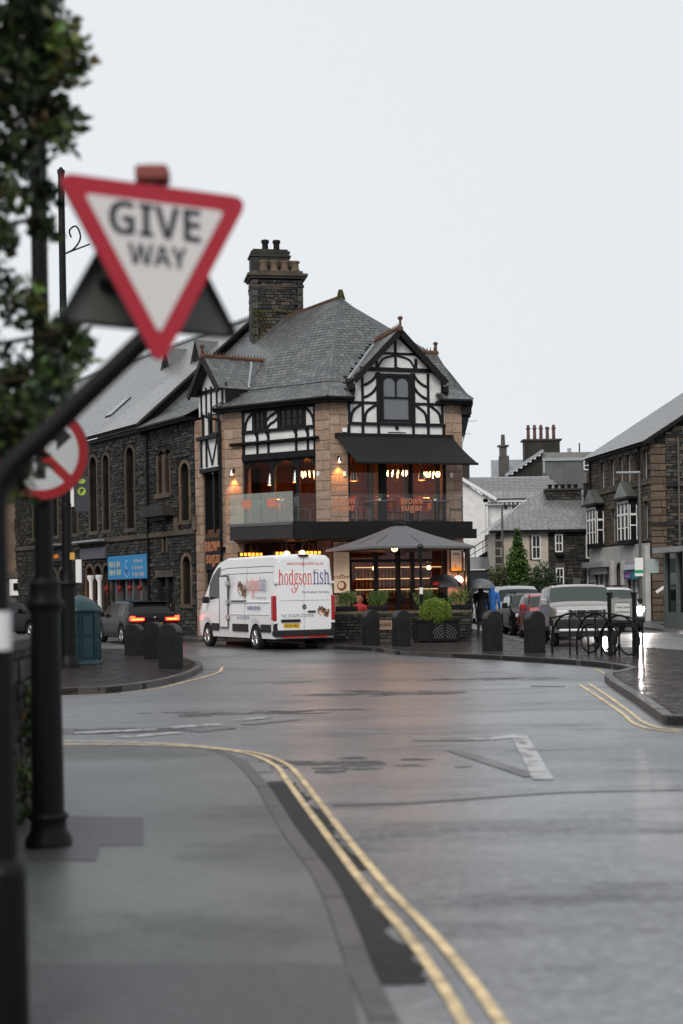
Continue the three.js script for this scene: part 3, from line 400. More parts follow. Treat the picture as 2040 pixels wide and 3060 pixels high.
// storey beams, floors and rooms
{
  const fp = [[Lw[0] + 0.1, Lw[1] + 0.1], [Cw[0], Cw[1] + 0.15], [Rw[0] - 0.1, Rw[1] + 0.15], [4.6, 57], [-1, 60], [Lw[0] + sD[0] * 2.3 + 0.1, Lw[1] + sD[1] * 2.3]];
  b().flat(fp, 3.45, 4.02).build('floor', M.wood, cafe); b().flat(fp, 6.42, 6.6).build('ceiling', M.wood, cafe); b().flat(fp, 0.06, 0.13).build('floor', M.wood, cafe);
  b().flat([[-4.9, 55], [0.6, 53.2], [4.5, 54.2], [4.5, 54.5], [0.6, 53.5], [-4.9, 55.3]], 0.13, 3.45).build('inner_wall', M.room, cafe); b().flat([[-4.9, 55], [0.6, 53.2], [4.5, 54.2], [4.5, 54.5], [0.6, 53.5], [-4.9, 55.3]], 4.02, 6.42).build('inner_wall', M.room, cafe);
  b(frame(...Rw, 0.05, 0.9988)).box(0.05, 11, 0.1, 8.1, -0.5, -0.02).build('side_wall', M.rubble[0], cafe);
  b(frame(...Rw, 0.05, 0.9988)).box(0, 0.3, 3.0, 3.2, -0.2, 0.2).box(-1.6, 0.2, 0.1, 3.1, 0.02, 0.14).build('hoarding', M.black, cafe);
  // chamfer: timbering above the first-floor windows
  const tp = new THREE.Group(); tp.name = 'timber_panel'; cafe.add(tp); b(FC).box(-3.74, -0.61, 6.35, 8.14, -0.2, -0.03).build('plaster', M.plaster, tp);
  const bar = (p, q, w = 0.1, t = 0.05) => b(FC).beam(p, q, w, t, -0.03).build('timber', M.timber, tp), arc = (pts, w = 0.085) => b(FC).curve(pts, w, 0.035, -0.03).build('timber', M.timber, tp);
  bar([-3.74, 6.46], [-0.61, 6.46], 0.22, 0.08); bar([-3.74, 7.36], [-0.61, 7.36], 0.1, 0.09); bar([-3.74, 8.09], [-0.61, 8.09], 0.1, 0.07); bar([-3.69, 6.5], [-3.69, 8.1], 0.1); bar([-0.64, 6.5], [-0.64, 8.1], 0.07);
  b(FC).rod([-4.2, 6.95, 0.12], [-0.4, 6.95, 0.12], 0.06, 8).build('gutter', M.iron, tp); bar([-3.74, 6.95], [-0.61, 6.95], 0.12, 0.08);
  for (const u of [-3.08, -2.6, -1.41, -0.92]) { bar([u, 6.5], [u, 7.32], 0.075); arc([[u + 0.03, 7.1], [u - 0.05, 7.22], [u - 0.09, 7.32]], 0.08); }
  for (const u of [-3.24, -2.7, -2.15, -1.04]) bar([u, 7.38], [u, 8.08], 0.09);
  arc([[-3.62, 7.42], [-3.55, 7.75], [-3.28, 8.05]]); arc([[-0.66, 7.42], [-0.74, 7.75], [-1.0, 8.05]]); for (const y of [7.45, 7.72]) arc([[-2.66, y], [-2.5, y + 0.14], [-2.35, y + 0.2], [-2.18, y + 0.32]]);
  for (const [u0, u1, n] of [[-3.2, -2.75, 1], [-2.1, -1.09, 2]]) { const w = new THREE.Group(); w.name = 'window'; tp.add(w); b(FC).box(u0, u1, 7.42, 8.05, -0.03, -0.015).build('pane', M.darkGlass, w); const f = b(FC).box(u0, u1, 7.41, 7.47, -0.02, 0.03).box(u0, u1, 8.0, 8.05, -0.02, 0.03).box(u0, u0 + 0.05, 7.47, 8, -0.02, 0.03).box(u1 - 0.05, u1, 7.47, 8, -0.02, 0.03).box(u0, u1, 7.72, 7.745, -0.02, 0.02); for (let i = 1; i < n * 2; i++) f.box(u0 + (u1 - u0) * i / (n * 2) - 0.015, u0 + (u1 - u0) * i / (n * 2) + 0.015, 7.47, 8, -0.02, 0.02); f.build('frame', M.timber, w); }
  // front: plaster band under the gable
  const tf = new THREE.Group(); tf.name = 'timber_panel'; cafe.add(tf); b(FF).box(0.63, 4.2, 6.4, 7.4, -0.25, -0.02).build('plaster', M.plaster, tf); b(FF).box(0.63, 0.86, 7.4, 8.14, -0.25, -0.02).build('plaster', M.plaster, tf); b(FF).box(4.1, 4.2, 7.4, 8.14, -0.25, -0.02).build('plaster', M.plaster, tf);
  for (const u of [0.68, 1.18, 1.75, 3.02, 3.57, 4.14]) { b(FF).beam([u, 7.0], [u, 7.4], 0.08, 0.06, -0.02).build('timber', M.timber, tf); }
  b(FF).beam([2.1, 7.14], [2.75, 7.14], 0.025, 0.02, -0.02).ball(2.42, 7.3, 0.0, 0.07, 1.1, 8).build('emblem', M.timber, tf);
  b(FF).beam([0.63, 6.46], [4.2, 6.46], 0.2, 0.08, -0.02).build('timber', M.timber, tf);
}
// first-floor and ground-floor glazing
function glazing(F, posts, y0, y1, arched, z = -0.12, name = 'window', transom) {
  for (let i = 0; i + 1 < posts.length; i++) {
    const w = new THREE.Group(); w.name = name; cafe.add(w); const a = posts[i], c = posts[i + 1], f = b(F).box(a, a + 0.07, y0, y1, z - 0.06, z + 0.06).box(c - 0.07, c, y0, y1, z - 0.06, z + 0.06).box(a + 0.07, c - 0.07, y0, y0 + 0.1, z - 0.05, z + 0.05).box(a + 0.07, c - 0.07, y1 - 0.08, y1, z - 0.05, z + 0.05);
    if (transom) f.box(a + 0.07, c - 0.07, transom - 0.05, transom + 0.05, z - 0.05, z + 0.05);
    if (arched) { const s = new THREE.Shape(), m = (a + c) / 2, r = (c - a) / 2 - 0.07, yy = y1 - 0.08; s.moveTo(m - r, yy - 0.42); s.lineTo(m - r, yy); s.lineTo(m + r, yy); s.lineTo(m + r, yy - 0.42); s.absellipse(m, yy - 0.42, r, 0.4, 0, PI, false); f.ext(s, z - 0.04, z + 0.04); }
    f.build('frame', M.timber, w); b(F).box(a + 0.07, c - 0.07, y0 + 0.1, y1 - 0.08, z - 0.006, z).build('pane', M.glass, w);
  }
}
glazing(FC, [-3.72, -2.48, -1.42, -0.62], 4.04, 6.38, true); glazing(FF, [0.64, 1.8, 2.92, 4.18], 4.04, 6.4, false);
glazing(FF, [0.66, 1.62, 2.42, 2.95, 4.18], 0.14, 3.43, false, -0.15, 'window', 2.72); glazing(FC, [-3.7, -2.6, -1.5, -0.64], 0.14, 3.43, false, -0.15, 'window', 2.7);
b(FF).box(1.79, 2.02, 4.04, 6.36, -0.2, -0.02).build('post', M.timber, cafe);
{ // the narrow bay on the street side
  const bay = new THREE.Group(); bay.name = 'bay'; cafe.add(bay);
  b(FS).box(-1.75, -0.3, 6.25, 7.3, -0.2, 0.04).build('plaster', M.plaster, bay); for (const u of [-1.72, -1.3, -0.33]) b(FS).beam([u, 6.3], [u, 7.3], 0.09, 0.05, 0.04).build('timber', M.timber, bay); b(FS).beam([-1.25, 7.25], [-0.85, 6.35], 0.07, 0.04, 0.04).beam([-0.45, 7.25], [-0.85, 6.35], 0.07, 0.04, 0.04).build('timber', M.timber, bay);
  b(FS).box(-1.85, -0.2, 7.3, 7.42, -0.2, 0.22).box(-1.8, -0.25, 6.1, 6.25, -0.2, 0.12).build('sill', M.timber, bay);
  b(FS).box(-1.75, -0.3, 7.42, 8.3, -0.25, -0.05).build('plaster', M.plaster, bay); for (const u of [-1.7, -1.2, -0.35]) b(FS).beam([u, 7.42], [u, 8.3], 0.1, 0.06, -0.05).build('timber', M.timber, bay);
  const w = new THREE.Group(); w.name = 'window'; bay.add(w); b(FS).box(-1.1, -0.45, 7.5, 8.2, -0.05, -0.03).build('pane', M.darkGlass, w); b(FS).box(-0.92, -0.74, 7.55, 8.15, -0.03, -0.024).build('curtain', mat(0.4, 0.22, 0.14, 0.8), w); b(FS).box(-1.15, -1.08, 7.45, 8.25, -0.04, 0.02).box(-0.47, -0.4, 7.45, 8.25, -0.04, 0.02).box(-1.1, -0.45, 7.45, 7.5, -0.04, 0.03).build('frame', M.timber, w);
  const w2 = new THREE.Group(); w2.name = 'window'; bay.add(w2); b(FS).box(-1.74, -0.31, 3.9, 6.08, -0.25, -0.2).build('pane', M.darkGlass, w2); b(FS).box(-1.3, -1.0, 3.95, 5.9, -0.2, -0.19).build('curtain', mat(0.13, 0.07, 0.035, 0.8), w2); const f = b(FS); for (const u of [-1.74, -1.05, -0.4]) f.box(u, u + 0.09, 3.9, 6.08, -0.22, -0.06); f.build('frame', M.timber, w2);
  b(FS).box(-1.74, -0.31, 0.1, 3.9, -0.3, -0.12).build('shopfront', M.timber, bay);
}
{ // balcony
  const bal = new THREE.Group(); bal.name = 'balcony'; cafe.add(bal), cafe.userData.x = 0;
  const Bc = [-1.538, 46.682], E1 = at2(Cw, fD, fI, 4.5, -1.3), E0 = at2(Cw, cD, cI, -2.57, -2.12), FB = frame(...Bc, ...fD), FB2 = frame(...Bc, ...cD), len = 6.18, l2 = 2.6;
  b().flat([E0, Bc, E1, at2(Cw, fD, fI, 4.5, -0.05), [Cw[0], Cw[1] - 0.06], at2(Cw, cD, cI, -4.0, -0.06)], 3.44, 3.98).build('deck', M.fascia, bal);
  b(FB).box(-0.0, len + 0.12, 3.74, 4.0, 0.005, 0.06).box(0, len + 0.25, 3.42, 3.74, 0.005, 0.1).build('fascia', M.black, bal);
  b(FB2).box(-l2, 0, 3.46, 3.94, 0.005, 0.05).build('fascia', M.fascia, bal); b(FB2).box(-l2, 0, 3.9, 4.0, 0.005, 0.07).build('trim', M.grey, bal);
  const n1 = 5, n2 = 4; for (let i = 0; i < n1; i++) b(FB).box(len * i / n1 + 0.012, len * (i + 1) / n1 - 0.012, 4.0, 4.93, 0.01, 0.022).build('glass_panel', M.glass, bal); for (let i = 0; i < n2; i++) b(FB2).box(-l2 + l2 * i / n2 + 0.008, -l2 + l2 * (i + 1) / n2 - 0.008, 4.0, 5.0, 0.01, 0.022).build('glass_panel', M.frosted, bal, 'frosted glass balustrade panel');
  const tan = mat(0.42, 0.17, 0.09, 0.6), tan2 = mat(0.5, 0.22, 0.17, 0.7);
  for (const u of [1.72, 4.12]) b(FB).text('BROWN', u, 4.58, 0.024, 0.19, 0.006, 0.82).text('sugar', u, 4.36, 0.024, 0.22, 0.006, 0.95).build('lettering', tan, bal);
  for (const u of [-1.9, -0.85]) b(FB2).text('BROWN', u, 4.68, 0.024, 0.1, 0.006, 0.8).text('sugar', u, 4.55, 0.024, 0.12, 0.006).box(u - 0.17, u + 0.17, 4.5, 4.8, 0.0225, 0.0236).build('lettering', tan2, bal);
  const sb = b(FS).box(-1.7, -0.35, 2.55, 3.72, -0.12, -0.02).build('sign_board', M.timber, cafe); b(FS).text('BROWN', -1.02, 3.22, -0.018, 0.36, 0.02, 0.72).text('sugar', -1.02, 2.78, -0.018, 0.4, 0.02, 0.8).build('lettering', tan, sb);
  // awning
  const aw = new THREE.Group(); aw.name = 'awning'; cafe.add(aw);
  const cloth = b(FF), n = 8; for (let i = 0; i < n; i++) { const y = (k) => 7.0 - 1.04 * k - 0.05 * Math.sin(PI * k), z = (k) => 0.1 + 1.42 * k, x0 = (k) => 0.2 + 0.28 * k, x1 = (k) => 4.42 + 0.36 * k, k0 = i / n, k1 = (i + 1) / n; cloth.quad([x0(k0), y(k0), z(k0)], [x0(k1), y(k1), z(k1)], [x1(k1), y(k1), z(k1)], [x1(k0), y(k0), z(k0)]); cloth.quad([x0(k0), y(k0) - 0.012, z(k0)], [x1(k0), y(k0) - 0.012, z(k0)], [x1(k1), y(k1) - 0.012, z(k1)], [x0(k1), y(k1) - 0.012, z(k1)]); }
  cloth.build('canopy', M.awning, aw); b(FF).rbox(0.16, 4.46, 6.93, 7.08, 0.0, 0.16, 0.03).build('cassette', M.black, aw); b(FF).rbox(0.46, 4.8, 5.9, 5.98, 1.5, 1.56, 0.02).build('front_bar', M.black, aw);
  for (const u of [0.9, 4.0]) b(FF).rod([u, 6.85, 0.08], [u + 0.5, 6.45, 0.7], 0.025).rod([u + 0.5, 6.45, 0.7], [u, 5.95, 1.5], 0.025).build('folding_arm', M.black, aw);
}
// downpipe, alarm boxes
b(FS).rod([-0.16, 3.2, 0.1], [-0.16, 7.7, 0.1], 0.05).tube([[-0.16, 7.7, 0.1], [-0.16, 7.85, 0.12], [-0.5, 8.0, 0.3], [-0.8, 8.1, 0.42]], 0.05).rod([-0.16, 0.1, 0.1], [-0.16, 3.2, 0.1], 0.05).box(-0.32, 0.0, 3.2, 3.34, 0.0, 0.2).build('downpipe', M.iron, cafe);
b(FF).rbox(0.42, 0.58, 7.1, 7.25, 0.03, 0.12, 0.02).build('alarm_box', M.whitePaint, cafe);
for (const [F, u, y] of [[FF, 0.5, 5.62], [FF, 4.4, 5.6], [FC, -0.5, 5.65]]) b(F).box(u - 0.05, u + 0.05, y, y + 0.16, 0.01, 0.03).build('notice', M.whitePaint, cafe);
// chimney stack on the ridge
{
  const FH = frame(-2.35, 56.5, 0.985, 0.17), ch = new THREE.Group(); ch.name = 'chimney'; cafe.add(ch);
  b(FH).box(-1.0, 1.0, 10.4, 14.15, -1.1, -0.03).build('stack', M.rubbleBed, ch);
  pieces([...courses(FH, -1.02, 1.02, 10.5, 14.1, 0.0, { h: [0.07, 0.16], w: [0.14, 0.4], skip: (u) => Math.abs(u) > 0.78, rough: 0.015 }), ...courses(FH, -1.03, -0.78, 10.5, 14.1, 0.01, { h: [0.22, 0.34], w: [0.3, 0.3], even: 1 }).map((e) => ({ ...e, k: 2 + (e.k % 2) * 2 })), ...courses(FH, 0.78, 1.03, 10.5, 14.1, 0.01, { h: [0.22, 0.34], w: [0.3, 0.3], even: 1 }), ...courses(frame(-2.35 - 0.985 * 1.0, 56.5 - 0.17 * 1.0, 0.17, -0.985), -1.1, 0, 10.5, 14.1, 0, { h: [0.1, 0.25], w: [0.2, 0.4] })], 'stone', [...M.rubble, M.brownStone[0]], ch, 200);
  b(FH).box(-1.06, 1.06, 13.82, 13.9, -1.16, 0.06).box(-1.12, 1.12, 14.15, 14.24, -1.22, 0.12).box(-1.2, 1.2, 14.24, 14.34, -1.3, 0.2).box(-1.02, 1.02, 14.34, 14.46, -1.12, 0.06).build('cornice', M.brownStone[1], ch);
  b(FH).box(-1.0, 0.55, 14.46, 15.26, -1.1, -0.45).box(-1.06, 0.62, 15.12, 15.18, -1.16, -0.4).box(-0.98, 0.58, 15.26, 15.36, -1.08, -0.44).box(-0.9, 0.5, 15.36, 15.44, -1.0, -0.5).build('upper_stack', M.rubble[3], ch);
  b(FH).box(0.55, 0.72, 14.46, 15.0, -1.1, -0.5).box(0.55, 0.85, 14.46, 14.75, -1.1, -0.4).build('stepped_shoulder', M.brownStone[1], ch);
  for (let i = 0; i < 4; i++) b(FH).lathe([[0.19, 0], [0.19, 0.08], [0.15, 0.13], [0.14, 0.32], [0.19, 0.36], [0.19, 0.42], [0.12, 0.43]], -0.52 + i * 0.42, 14.46, -0.17, 8).build('squat_shaft', M.brownStone[2], ch);
  for (const x of [-0.38, 0.08]) b(FH).lathe([[0.13, 0], [0.12, 0.28], [0.16, 0.32], [0.16, 0.42], [0.11, 0.44], [0.05, 0.44]], x, 15.42, -0.75, 12).build('chimney_pot', M.iron, ch);
  { const l = []; for (let i = 0; i < 70; i++) { const u = -1.0 + 0.5 * rnd() * rnd() * 2, y = 11.6 + 1.25 * Math.sqrt(rnd()); l.push({ m: FH.clone().multiply(new M4().compose(V3(u, y, 0.03), new THREE.Quaternion().setFromEuler(new THREE.Euler(rr(-1, 1), rr(-1, 1), rr(0, 3))), V3(rr(0.06, 0.16), rr(0.04, 0.1), rr(0.03, 0.07)))), k: 0 }); } pieces(l, 'moss', [M.moss], ch, 0); }
  for (let i = 0; i < 9; i++) b(FH).box(-1.02 + i * 0.2, -0.84 + i * 0.2, 12.8, 12.87, -0.02, 0.08).build('moss', M.moss, ch);
  b(FH).beam([-0.95, 10.9], [0.4, 12.5], 0.07, 0.03, 0.02).build('lead_flashing', M.lead, ch);
}
// ---------- lamps and fittings of the café ----------
const warm = 0xffa050;
function wallLamp(F, u, y, label) {
  const p = V3(u, 0, 0).applyMatrix4(F), o = thing('wall_lamp', label, 'lamp', 'wall lamps on the sandstone piers'); o.position.set(p.x, y, p.z); o.rotation.y = Math.atan2(F.elements[8], F.elements[10]);
  b().box(-0.03, 0.03, 0.05, 0.2, 0.005, 0.03).rod([0, 0.12, 0.02], [0, 0.12, 0.14], 0.012).build('bracket', M.iron, o); b().lathe([[0.03, 0.14], [0.035, 0.1], [0.075, 0.0], [0.07, 0.0], [0.03, 0.09]], 0, 0, 0.15, 14).build('shade', M.steel, o); b().ball(0, 0.0, 0.15, 0.045).build('bulb', glow(1, 0.62, 0.28, 9), o);
  const s = new THREE.SpotLight(0xffa65a, 6, 0, 0.75, 0.6, 2); s.position.set(0, -0.06, 0.15); s.target.position.set(0, -2, 0.02); s.castShadow = true; s.shadow.radius = 2; o.add(s, s.target);
}
wallLamp(FC, -4.12, 5.92, 'lit down-pointing wall lamp on the pier beside the frosted balcony glass'); wallLamp(FF, 0.28, 6.1, 'lit down-pointing wall lamp on the corner pier beside the awning');
function pendant(x, y, d, label) { const o = thing('heat_lamp', label, 'lamp', 'silver heat lamps behind the first-floor windows'); o.position.set(x, y, -d); b().lathe([[0.04, 0.45], [0.06, 0.4], [0.13, 0.0], [0.12, 0.0], [0.05, 0.39]], 0, 0, 0, 16).build('shade', M.steel, o); b().cyl(0, 0.005, 0.02, 0, 0.115).build('element', glow(1, 0.28, 0.06, 5), o); b().rod([0, 0.44, 0], [0, 6.42 - y, 0], 0.02).build('flex', M.black, o); const l = new THREE.PointLight(0xff5a20, 0.5, 0, 2); l.position.y = -0.06; l.castShadow = true; o.add(l); }
for (const [F, u, z, y] of [[FC, -3.05, -0.7, 5.5], [FC, -1.95, -0.7, 5.55], [FC, -0.95, -0.6, 5.6], [FF, 1.05, -0.7, 5.5], [FF, 3.55, -0.7, 5.55]]) { const p = V3(u, 0, z).applyMatrix4(F); pendant(p.x, y, -p.z, F === FF ? (u < 2 ? 'tapered silver heat lamp under the awning beside the corner pier' : 'tapered silver heat lamp under the awning beside the right-hand pier') : u < -3 ? 'tapered silver heat lamp in the arched window above the frosted glass end' : u < -1.5 ? 'tapered silver heat lamp in the middle arched window' : 'tapered silver heat lamp in the arched window beside the corner pier'); }
function chandelier(x, y, d, w, cd, label) { const o = thing('chandelier', label, 'lamp', 'lit bar chandeliers inside the first floor'); o.position.set(x, y, -d); b().lathe([[w, 0], [w, 0.03], [w - 0.03, 0.03], [w - 0.03, 0], [w, 0]], 0, 0.16, 0, 24).build('ring', M.black, o); for (let i = 0; i < 14; i++) { const a = i / 14 * 2 * PI; b().cyl(Math.cos(a) * w, 0.0 - 0.04 * (i % 3), 0.13, Math.sin(a) * w, 0.02, 0.02, 6).build('bulb', chGlow, o); } b().rod([0, 0.16, 0], [0, 6.4 - y, 0], 0.015).rod([-w, 0.17, 0], [w, 0.17, 0], 0.012).build('stem', M.black, o); const l = new THREE.PointLight(0xffb060, cd, 0, 2); l.position.y = -0.2; l.castShadow = true; l.shadow.radius = 8; o.add(l); }
const chGlow = glow(1, 0.6, 0.25, 6);
chandelier(-1.0, 5.85, 50.9, 0.36, 3.2, 'round chandelier of glowing rods behind the arched chamfer windows'); chandelier(2.0, 5.85, 51.2, 0.44, 2.2, 'widest round chandelier of glowing rods seen under the awning'); chandelier(3.35, 5.85, 51.9, 0.3, 1.8, 'small round chandelier near the right-hand pier of the first floor');
{ // ground-floor bar behind the windows
  const bar = builtThing('back_bar', 'lit back bar with shelves of bottles behind the ground-floor windows', 'bar'), FR = frame(0.7, 53.1, 0.9565, 0.2917);
  b(FR).box(-0.4, 3.5, 0.13, 1.15, 0.3, 0.8).build('counter', M.wood, bar); b(FR).box(-0.4, 3.5, 0.14, 3.0, 0.0, 0.04).build('back_panel', M.room, bar);
  const cols = [[0.2, 0.09, 0.03], [0.05, 0.07, 0.03], [0.3, 0.22, 0.1], [0.12, 0.03, 0.02]].map((c) => mat(...c, 0.15));
  for (const y of [1.4, 1.8, 2.2]) { b(FR).box(-0.3, 3.4, y - 0.03, y, 0.04, 0.3).build('shelf', M.wood, bar); for (let i = 0; i < 26; i++) b(FR).lathe([[0.04, 0], [0.04, 0.18], [0.015, 0.23], [0.015, 0.3]], -0.2 + i * 0.135 + rr(-0.02, 0.02), y, 0.17, 7).build('bottle', cols[rnd() * 4 | 0], bar); }
  for (const y of [1.72, 2.12, 2.55]) { b(FR).box(-0.2, 3.3, y, y + 0.02, 0.06, 0.09).build('light_strip', glow(1, 0.66, 0.32, 1.1), bar); }
  for (const [x, y, d, cd] of [[1.2, 2.5, 51.4, 1.3], [3.2, 2.5, 51.9, 1.1], [-1.6, 2.5, 51.6, 0.8]]) { const o = thing('pendant_lamp', ['globe pendant lamp glowing over the bar by the café door', 'globe pendant lamp glowing behind the right-hand café window', 'globe pendant lamp glowing behind the delivery van roof'][x === 1.2 ? 0 : x === 3.2 ? 1 : 2], 'lamp'); o.position.set(x, y, -d); b().ball(0, 0, 0, 0.08).build('globe', glow(1, 0.62, 0.28, 5), o); b().rod([0, 0.07, 0], [0, 3.45 - y, 0], 0.012).build('flex', M.black, o); const l = new THREE.PointLight(warm, cd, 0, 2); l.position.y = -0.2; l.castShadow = true; l.shadow.radius = 6; o.add(l); }
}
// strip heaters and globes under the balcony
for (const [x, d, n, lb] of [[-3.05, 48.2, 6, 'orange-glowing strip heater under the balcony above the van windscreen end'], [-1.95, 47.6, 4, 'short orange-glowing strip heater in the middle under the balcony'], [-1.05, 47.2, 6, 'orange-glowing strip heater under the balcony by the balcony corner']]) { const o = thing('strip_heater', lb, 'heater', 'strip heaters under the balcony'); o.position.set(x, 2.98, -d); o.rotation.y = 0.4; b().rbox(-n * 0.07 - 0.04, n * 0.07 + 0.04, -0.08, 0.08, -0.05, 0.03, 0.02).box(-0.02, 0.02, 0.08, 0.46, -0.03, 0).build('housing', M.black, o); for (let i = 0; i < n; i++) b().box((i - n / 2) * 0.14 + 0.025, (i - n / 2) * 0.14 + 0.115, -0.05, 0.05, 0.03, 0.042).build('element', glow(1, 0.32, 0.03, 2.2), o); const l = new THREE.PointLight(0xff7020, 0.35, 0, 2); l.position.z = 0.12; l.castShadow = true; o.add(l); }
for (const [x, d, lb] of [[-1.77, 46.4, 'bright globe lamp under the balcony above the van roof, nearer the frosted glass'], [-1.24, 45.8, 'bright globe lamp under the balcony above the van roof, nearer the parasol']]) { const o = thing('globe_lamp', lb, 'lamp', 'globe lamps under the balcony'); o.position.set(x, 2.93, -d); b().ball(0, 0, 0, 0.1).build('globe', glow(1, 0.66, 0.36, 2.6), o); b().rod([0, 0.12, 0], [0, 0.22, 0], 0.03).build('fitting', M.black, o); if (d > 46) b().rod([0, 0.2, 0], [0, 0.52, 0], 0.02).build('stem', M.black, o); else b().rod([0, 0.2, 0], [0.1, 0.52, -1.3], 0.02).build('stem', M.black, o); const l = new THREE.PointLight(0xffb070, 0.5, 0, 2); l.position.y = -0.2; l.castShadow = true; o.add(l); }
{ // posters on the ground-floor piers
  const drinks = (x, w, h, top) => { x.fillStyle = '#efe0c6'; x.fillRect(0, 0, w, h); words(x, 'coffee', w / 2, h * 0.1, w * 0.32, '#5a1a14', 'serif'); words(x, 'coffee', w / 2, h * 0.72, w * 0.32, '#6a1a14', 'serif'); x.fillStyle = 'rgba(120,90,60,.35)'; for (let i = 0; i < 16; i++) x.fillRect(w * 0.1, h * (0.16 + i * 0.028), w * (0.5 + 0.3 * hash(i, 1, 3)), h * 0.008); x.fillStyle = '#7a4a2a'; x.beginPath(); x.arc(w * 0.5, h * 0.86, w * 0.3, 0, 7); x.fill(); x.fillStyle = '#e8d8c0'; x.beginPath(); x.arc(w * 0.45, h * 0.85, w * 0.2, 0, 7); x.fill(); };
  const p1 = builtThing('poster', 'tall cream coffee poster on the café corner pier', 'poster'); b(FF).box(0.02, 0.62, 1.6, 3.4, 0.02, 0.06).build('board', M.black, p1); sheet(FF, 0.32, 2.5, 0.56, 1.74, 0.063, 'print', print(0.56, 1.74, 200, drinks), p1);
  const p2 = builtThing('poster', 'pale poster with a yellow base on the right-hand café pier', 'poster'); b(FF).box(4.3, 4.74, 2.3, 3.08, 0.02, 0.06).build('board', M.black, p2); sheet(FF, 4.52, 2.69, 0.4, 0.72, 0.063, 'print', print(0.4, 0.72, 200, (x, w, h) => { x.fillStyle = '#c9d2cf'; x.fillRect(0, 0, w, h); x.fillStyle = '#d8b050'; x.fillRect(0, h * 0.82, w, h * 0.18); x.fillStyle = '#c89030'; x.beginPath(); x.moveTo(w * 0.25, h * 0.82); x.lineTo(w * 0.4, h * 0.62); x.lineTo(w * 0.55, h * 0.82); x.fill(); x.fillStyle = '#77807e'; x.fillRect(w * 0.2, h * 0.12, w * 0.55, h * 0.1); }), p2);
  const o = thing('globe_lamp', 'bright round wall lamp on the right-hand café pier', 'lamp'); const q = V3(4.52, 2.02, 0.22).applyMatrix4(FF); o.position.copy(q); b().ball(0, 0, 0, 0.17, 0.85).build('globe', glow(1, 0.6, 0.4, 3), o); b().rod([0, 0.12, 0], [0, 0.26, -0.18], 0.02).build('bracket', M.iron, o); const l = new THREE.PointLight(0xffa070, 1, 0, 2); l.position.set(0, 0, 0.25); l.castShadow = true; o.add(l);
}

{ // first-floor interior: dark dado, posts and small picture lamps on the inner wall
  const FI = frame(0.7, 53.0, 0.9565, 0.2917), FJ = frame(-0.2, 53.25, 0.95, -0.31);
  b(FI).box(-0.3, 3.7, 4.03, 5.0, 0.04, 0.1).build('dado', M.wood, cafe); b(FJ).box(-4.2, 0, 4.03, 5.0, 0.04, 0.1).build('dado', M.wood, cafe);
  for (const u of [0.4, 1.9, 3.1]) b(FI).box(u - 0.09, u + 0.09, 4.03, 6.42, 0.1, 0.3).build('inner_post', M.timber, cafe); for (const u of [-3.0, -1.4]) b(FJ).box(u - 0.09, u + 0.09, 4.03, 6.42, 0.1, 0.3).build('inner_post', M.timber, cafe);
  const spots = [[FI, 0.9, 5.2, 'glowing picture lamp on the inner wall behind the left awning window'], [FI, 2.5, 5.15, 'glowing picture lamp on the inner wall behind the middle awning window'], [FI, 3.4, 5.25, 'glowing picture lamp on the inner wall behind the right awning window'], [FJ, -2.2, 5.2, 'glowing picture lamp on the inner wall behind the arched windows']];
  for (const [F, u, y, l] of spots) { const o = thing('picture_lamp', l, 'lamp', 'picture lamps inside the first floor'), p = V3(u, y, 0.16).applyMatrix4(F); o.position.copy(p); b().rbox(-0.3, 0.3, -0.45, -0.08, -0.05, -0.02, 0.01).build('picture', mat(0.35, 0.16, 0.07, 0.6), o); b().rod([-0.22, 0, 0.05], [0.22, 0, 0.05], 0.02).build('tube', glow(1, 0.45, 0.14, 3), o); const q = new THREE.PointLight(0xff9048, 0.3, 0, 2); q.position.set(0, -0.06, 0.14); q.castShadow = true; o.add(q); }
}

// ---------- the stone terrace along the left street ----------
const archHole = (u, w, y0, y1, pointed) => { const h = new THREE.Path(), r = w / 2; h.moveTo(u - r, y0); h.lineTo(u + r, y0); h.lineTo(u + r, y1 - r); if (pointed) { h.quadraticCurveTo(u + r, y1 - r * 0.3, u, y1); h.quadraticCurveTo(u - r, y1 - r * 0.3, u - r, y1 - r); } else h.absarc(u, y1 - r, r, 0, PI, false); h.lineTo(u - r, y0); return h; };
const rectHole = (u0, u1, y0, y1) => { const h = new THREE.Path(); h.moveTo(u0, y0); h.lineTo(u1, y0); h.lineTo(u1, y1); h.lineTo(u0, y1); h.lineTo(u0, y0); return h; };
function wallWith(F, u0, u1, y0, y1, holes, t, name, m, parent) { const s = new THREE.Shape([[u0, y0], [u1, y0], [u1, y1], [u0, y1]].map((p) => new THREE.Vector2(...p))); s.holes.push(...holes); return b(F).ext(s, -t, 0).build(name, m, parent); }
